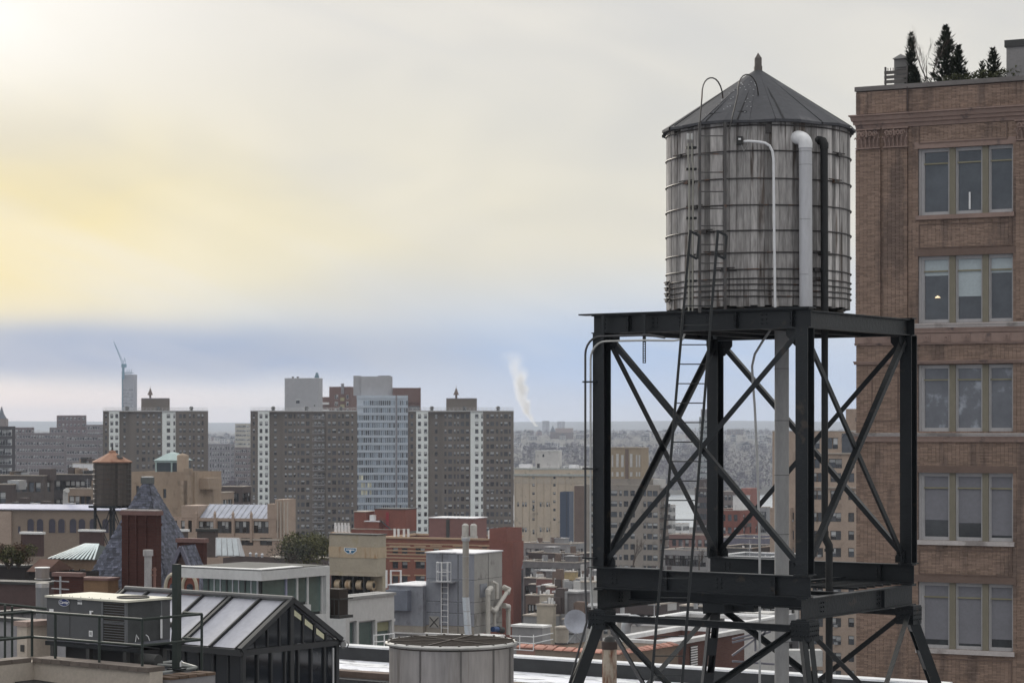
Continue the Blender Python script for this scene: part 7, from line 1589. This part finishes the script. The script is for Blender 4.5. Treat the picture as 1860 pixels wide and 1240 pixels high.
o=MB().lathe([(.33,0),(.33,.03),(.30,.03),(.30,.0)],28,c=(-.45,D*.5,H+.0205)).build('fan_ring',FRAMED,ru); MB().lathe([(0,.012),(.30,.012)],28,c=(-.45,D*.5,H+.021)).build('fan_well',mat('well_dark',(.05,.04,.03)),o)
for i in range(9): MB().box(-L+.15+i*.2,-L+.165+i*.2,.02+ (i%3)*.05,.035+(i%3)*.05,H+.0205,H+.03).build('screw',FRAMED,ru)
MB().box(-L*.5,-L*.5+.1,.001,.01,-.005,.065).build('label_plate',WHITEP,ru)
# stickers
def sticker(px,py,w_,h_,m,n='label_plate',z2=-.004):
    u=q_.sx(px); zc_=Z(py,q_.dep(u))-C1.z; return MB().box(u-w_/2,u+w_/2,z2,-.0005,zc_-h_/2,zc_+h_/2).build(n,m,ru)
sticker(145,1089,.13,.035,WHITEP); sticker(145,1095,.13,.05,WHITEP); sticker(93.5,1108.5,.13,.075,WHITEP); sticker(166,1113,.11,.1,WHITEP); sticker(168,1113,.05,.05,FRAMED,'label_print',-.006); sticker(165,1150,.11,.12,WHITEP)
for py in (1086,1089,1094,1097): sticker(145,py,.1,.006,FRAMED,'label_print',-.006)
for py in (1148,1150,1152): sticker(165,py,.07,.01,FRAMED,'label_print',-.006)
# oval badge with lettering
u=q_.sx(117); zc_=Z(1093.5,q_.dep(u))-C1.z; NAVY=mat('badge_navy',(.012,.03,.16),.35)
bd=MB().prism([(u+.165*math.cos(R(a)),zc_+.075*math.sin(R(a))) for a in range(0,360,10)],-.012,-.0007).build('badge',NAVY,ru)
b=MB(); b.tube([(u+.162*math.cos(R(a)),-.012,zc_+.072*math.sin(R(a))) for a in range(0,361,10)],.005,4,cap=False); b.build('badge_rim',WHITEP,bd)
cu=bpy.data.curves.new('lettering','FONT'); cu.body='Carrier'; cu.size=.092; cu.align_x='CENTER'; cu.align_y='CENTER'; cu.extrude=.002; cu.shear=.35; cu.offset=.0012
to=bpy.data.objects.new('lettering_curve',cu); col.objects.link(to); dg=bpy.context.evaluated_depsgraph_get(); me=bpy.data.meshes.new_from_object(to.evaluated_get(dg)); bpy.data.objects.remove(to); me.materials.clear(); me.materials.append(WHITEP)
lo=inst('lettering',me,bd,(u,-.016,zc_)); lo.rotation_euler=(R(90),0,0)
# stand below the unit
sf=thing('unit_stand','low dark steel stand and ducts under the packaged unit','frame',tuple(C1-Vector((0,0,.02))),-R(38)); hh=C1.z-.02-(zp-.10)
for x in (-L+.1,-L*.5,-.1):
    for y in (.1,D-.1): MB().box(x-.05,x+.05,y-.05,y+.05,-hh,-.09).build('foot',FRAMED,sf)
for y in (.1,D-.1): MB().box(-L-.1,.3,y-.06,y+.06,-.088,0).build('beam',STEEL,sf)
MB().box(-L*.9,-.1,.3,D-.2,-hh,-.1).build('duct',mat('black_flashing',(.025,.025,.027)),sf)
MB().tube([(.15,.3,-.25),(.62,.3,-.25)],.13,10).build('duct_elbow',FRAMED,sf,True)
o0=Vector(C1); cb=thing('conduit','thin white vertical conduit and cable loop at the packaged unit\'s right side','pipe',tuple(o0)); 
MB().tube([P(293,1158,46.7)-o0,P(293,1118,46.7)-o0],.025,6).build('pipe',WHITEP,cb); MB().tube([P(306,1125,47)-o0,P(311,1132,47)-o0,P(313,1145,47)-o0,P(311,1165,47)-o0],.012,5).build('cable',FRAMED,cb)
MB().tube([P(246,1165,46.1)-o0,P(248,1152,46.1)-o0,P(252,1160,46.1)-o0],.01,5).build('cable',WHITEP,cb); MB().tube([P(265,1152,46.3)-o0,P(269,1155,46.3)-o0,P(272,1163,46.3)-o0],.01,5).build('cable',WHITEP,cb)
# railings
GRN=mat('dark_green_paint',(.035,.045,.04),.45,.2,var=.15)
def rail(label,posts,runs,loc,rz=-th,r_=.028):
    t=thing('railing',label,'railing',loc,rz)
    for p,q in posts: MB().tube([p,q],r_*.95,8).build('post',GRN,t)
    for pts in runs: MB().tube(pts,r_,8).build('rail',GRN,t)
    return t
zr1=Z(1125,43.7)-zcp; zr2=zr1-.5
xs_=[inter(p) for p in (92,172)]; xe=inter(250); yr=.12; yb=1.72
rail('dark green pipe guard rail on the coping in front of the packaged unit',[((x,yr,0),(x,yr,zr1)) for x in xs_+[xe]]+[((xe,yb,-.25),(xe,yb,zr1))]+[((xL-.2,yr,0),(xL-.2,yr,zr1))],
 [[(xL-.2,yr,zr1),(xe,yr,zr1),(xe,yb,zr1)],[(xL-.2,yr,zr2),(xe,yr,zr2),(xe,yb,zr2)],[(xL-.2,yr,zr1),(xL-.2,-1.4,zr1)],[(xL-.2,yr,zr2),(xL-.2,-1.4,zr2)],[(xe,yb,zr1),(xe-.5,yb,zr1)],[(xe,yb,zr2),(xe-.5,yb,zr2)]],(C0.x,C0.y,zcp))
o0=P(40,1190,49.5); rail('rear length of dark green guard rail left of the packaged unit',[(P(9,1195,49.5)-o0,P(9,1098,49.5)-o0),(P(22,1195,49.5)-o0,P(22,1100,49.5)-o0)],[[P(-40,1092,49.5)-o0,P(86,1105,50)-o0],[P(-40,1155,49.5)-o0,P(86,1160,50)-o0]],tuple(o0),0)
o0=P(318,1212,45.6); t=rail('low pale edged guard rail around the green post\'s foot',[(P(272,1225,44.4)-o0,P(272,1206,44.4)-o0)],[],tuple(o0),0)
for pts in ([P(272,1206,46)-o0,P(316,1200,46.8)-o0],[P(272,1206,46)-o0,P(330,1208,45.4)-o0,P(358,1211,45.2)-o0],[P(272,1224,44.6)-o0,P(358,1212,45.2)-o0],[P(330,1203,46.5)-o0,P(358,1211,45.2)-o0]): MB().tube(pts,.026,8).build('rail',MC['pale_rail'] if 'pale_rail' in MC else mat('pale_rail',(.30,.31,.30),.5),t)
MB().tube([P(358,1211,45.2)-o0,P(358,1222,45.2)-o0],.026,8).build('post',GRN,t)
o0=P(321,1216,45.0); gp=thing('steel_post','square dark green steel post standing alone right of the packaged unit','post',tuple(o0),-R(30)); MB().box(-.065,.065,-.065,.065,0,Z(1025,45)-o0.z).build('shaft',GRN,gp); MB().box(-.14,.14,-.14,.14,0.001,.03).build('base_plate',STEEL,gp); MB().box(-.067,.067,-.067,.067,Z(1025,45)-o0.z+.001,Z(1025,45)-o0.z+.012).build('cap',FRAMED,gp)
o0=P(328,1210,44.9); MB().tube([(0,0,0),(0,0,.08),(.02,0,.11),(.04,0,.09)],.016,8).build('pipe',WHITEP,None,True,o=None,label='tiny white bent pipe beside the green post foot',cat='pipe').location=o0
# stucco box, flue, stone pipe
d=47.6; sb=Bld('stucco_chimney','cream stucco chimney box with a brick coping left of the packaged unit','chimney',31,49,92,d,1132,38,z0=Z(1190,d)-.4); H=sb.zt-sb.z0; MB().box(-sb.L,0,0,sb.D,0,H-.06).build('stack',STU,sb.root)
MB().box(-sb.L-.05,.05,-.05,sb.D+.05,H-.058,H+.04).build('coping',mat('coping_tan',(.33,.25,.22),.9,var=.15),sb.root); MB().box(-sb.L*.6,-sb.L*.25,-.02,-.002,H*.45,H*.58).build('box',FRAMED,sb.root)
o0=P(77,1200,51); mf=thing('metal_flue','shiny stainless double wall flue with a cylindrical cap, left','flue',tuple(o0)); SHN=mat('bright_steel',(.55,.52,.50),.3,.8,var=.15,s=3,streak=.8)
MB().tube([P(77,1200,51)-o0,P(77,1066,51)-o0],.145,18).build('pipe',mat('dull_steel',(.25,.25,.255),.45,.6,var=.15,streak=.8),mf,True); MB().tube([P(77,1066,51)-o0,P(77,1058,51)-o0],.15,18).build('collar',SHN,mf,True); MB().tube([P(77,1051,51)-o0,P(77,1049.5,51)-o0],.175,18).build('flange',SHN,mf,True); MB().tube([P(77,1049,51)-o0,P(77,1031,51)-o0],.155,18).build('cap_drum',mat('cap_steel',(.30,.26,.24),.35,.7,streak=.9,var=.25),mf,True); MB().tube([P(77,1031,51)-o0,P(77,1029.5,51)-o0],.17,18).build('lid',FRAMEW,mf,True)
o0=P(269,1120,58); cp=thing('clay_flue','slender pale clay flue with an octagonal head before the big red chimney','flue',tuple(o0)); CLY=mat('clay_grey',(.36,.345,.345),.8,var=.2,s=3,bump=.3)
MB().tube([P(269,1120,58)-o0,P(269,1008,58)-o0],.095,10).build('pipe',CLY,cp); MB().tube([P(269,1009,58)-o0,P(269,998,58)-o0],.13,8).build('head',CLY,cp); b=MB()
for y in (1034,1044): b.tube([P(273,y,58)-o0,P(284,y,58)-o0],.022,6)
b.tube([P(281,1120,58)-o0,P(281,1030,58)-o0],.035,6); b.build('bracket',mat('copper_brown',(.22,.12,.10)),cp)
o0=P(55,1245,66); low('row_house','low roof behind the near railings at the lower left',-80,300,420,70,1150,mat('platform_side',(.30,.29,.30)),ROOFD,nc=0,rows=0,ncb=0,cat='house',th=37,coping=FRAMED)
# ---------------------------------------------------------------- the air
hm=bpy.data.materials.new('air'); hm.use_nodes=True; t=hm.node_tree; t.nodes.clear(); o_=t.nodes.new('ShaderNodeOutputMaterial'); pv=t.nodes.new('ShaderNodeVolumePrincipled'); t.links.new(pv.outputs[0],o_.inputs['Volume'])
pv.inputs['Color'].default_value=(.74,.82,.98,1); pv.inputs['Density'].default_value=.000085; pv.inputs['Anisotropy'].default_value=.2
MB().box(-9500,9500,-400,14500,-3,175).build('haze',hm,kind='stuff')
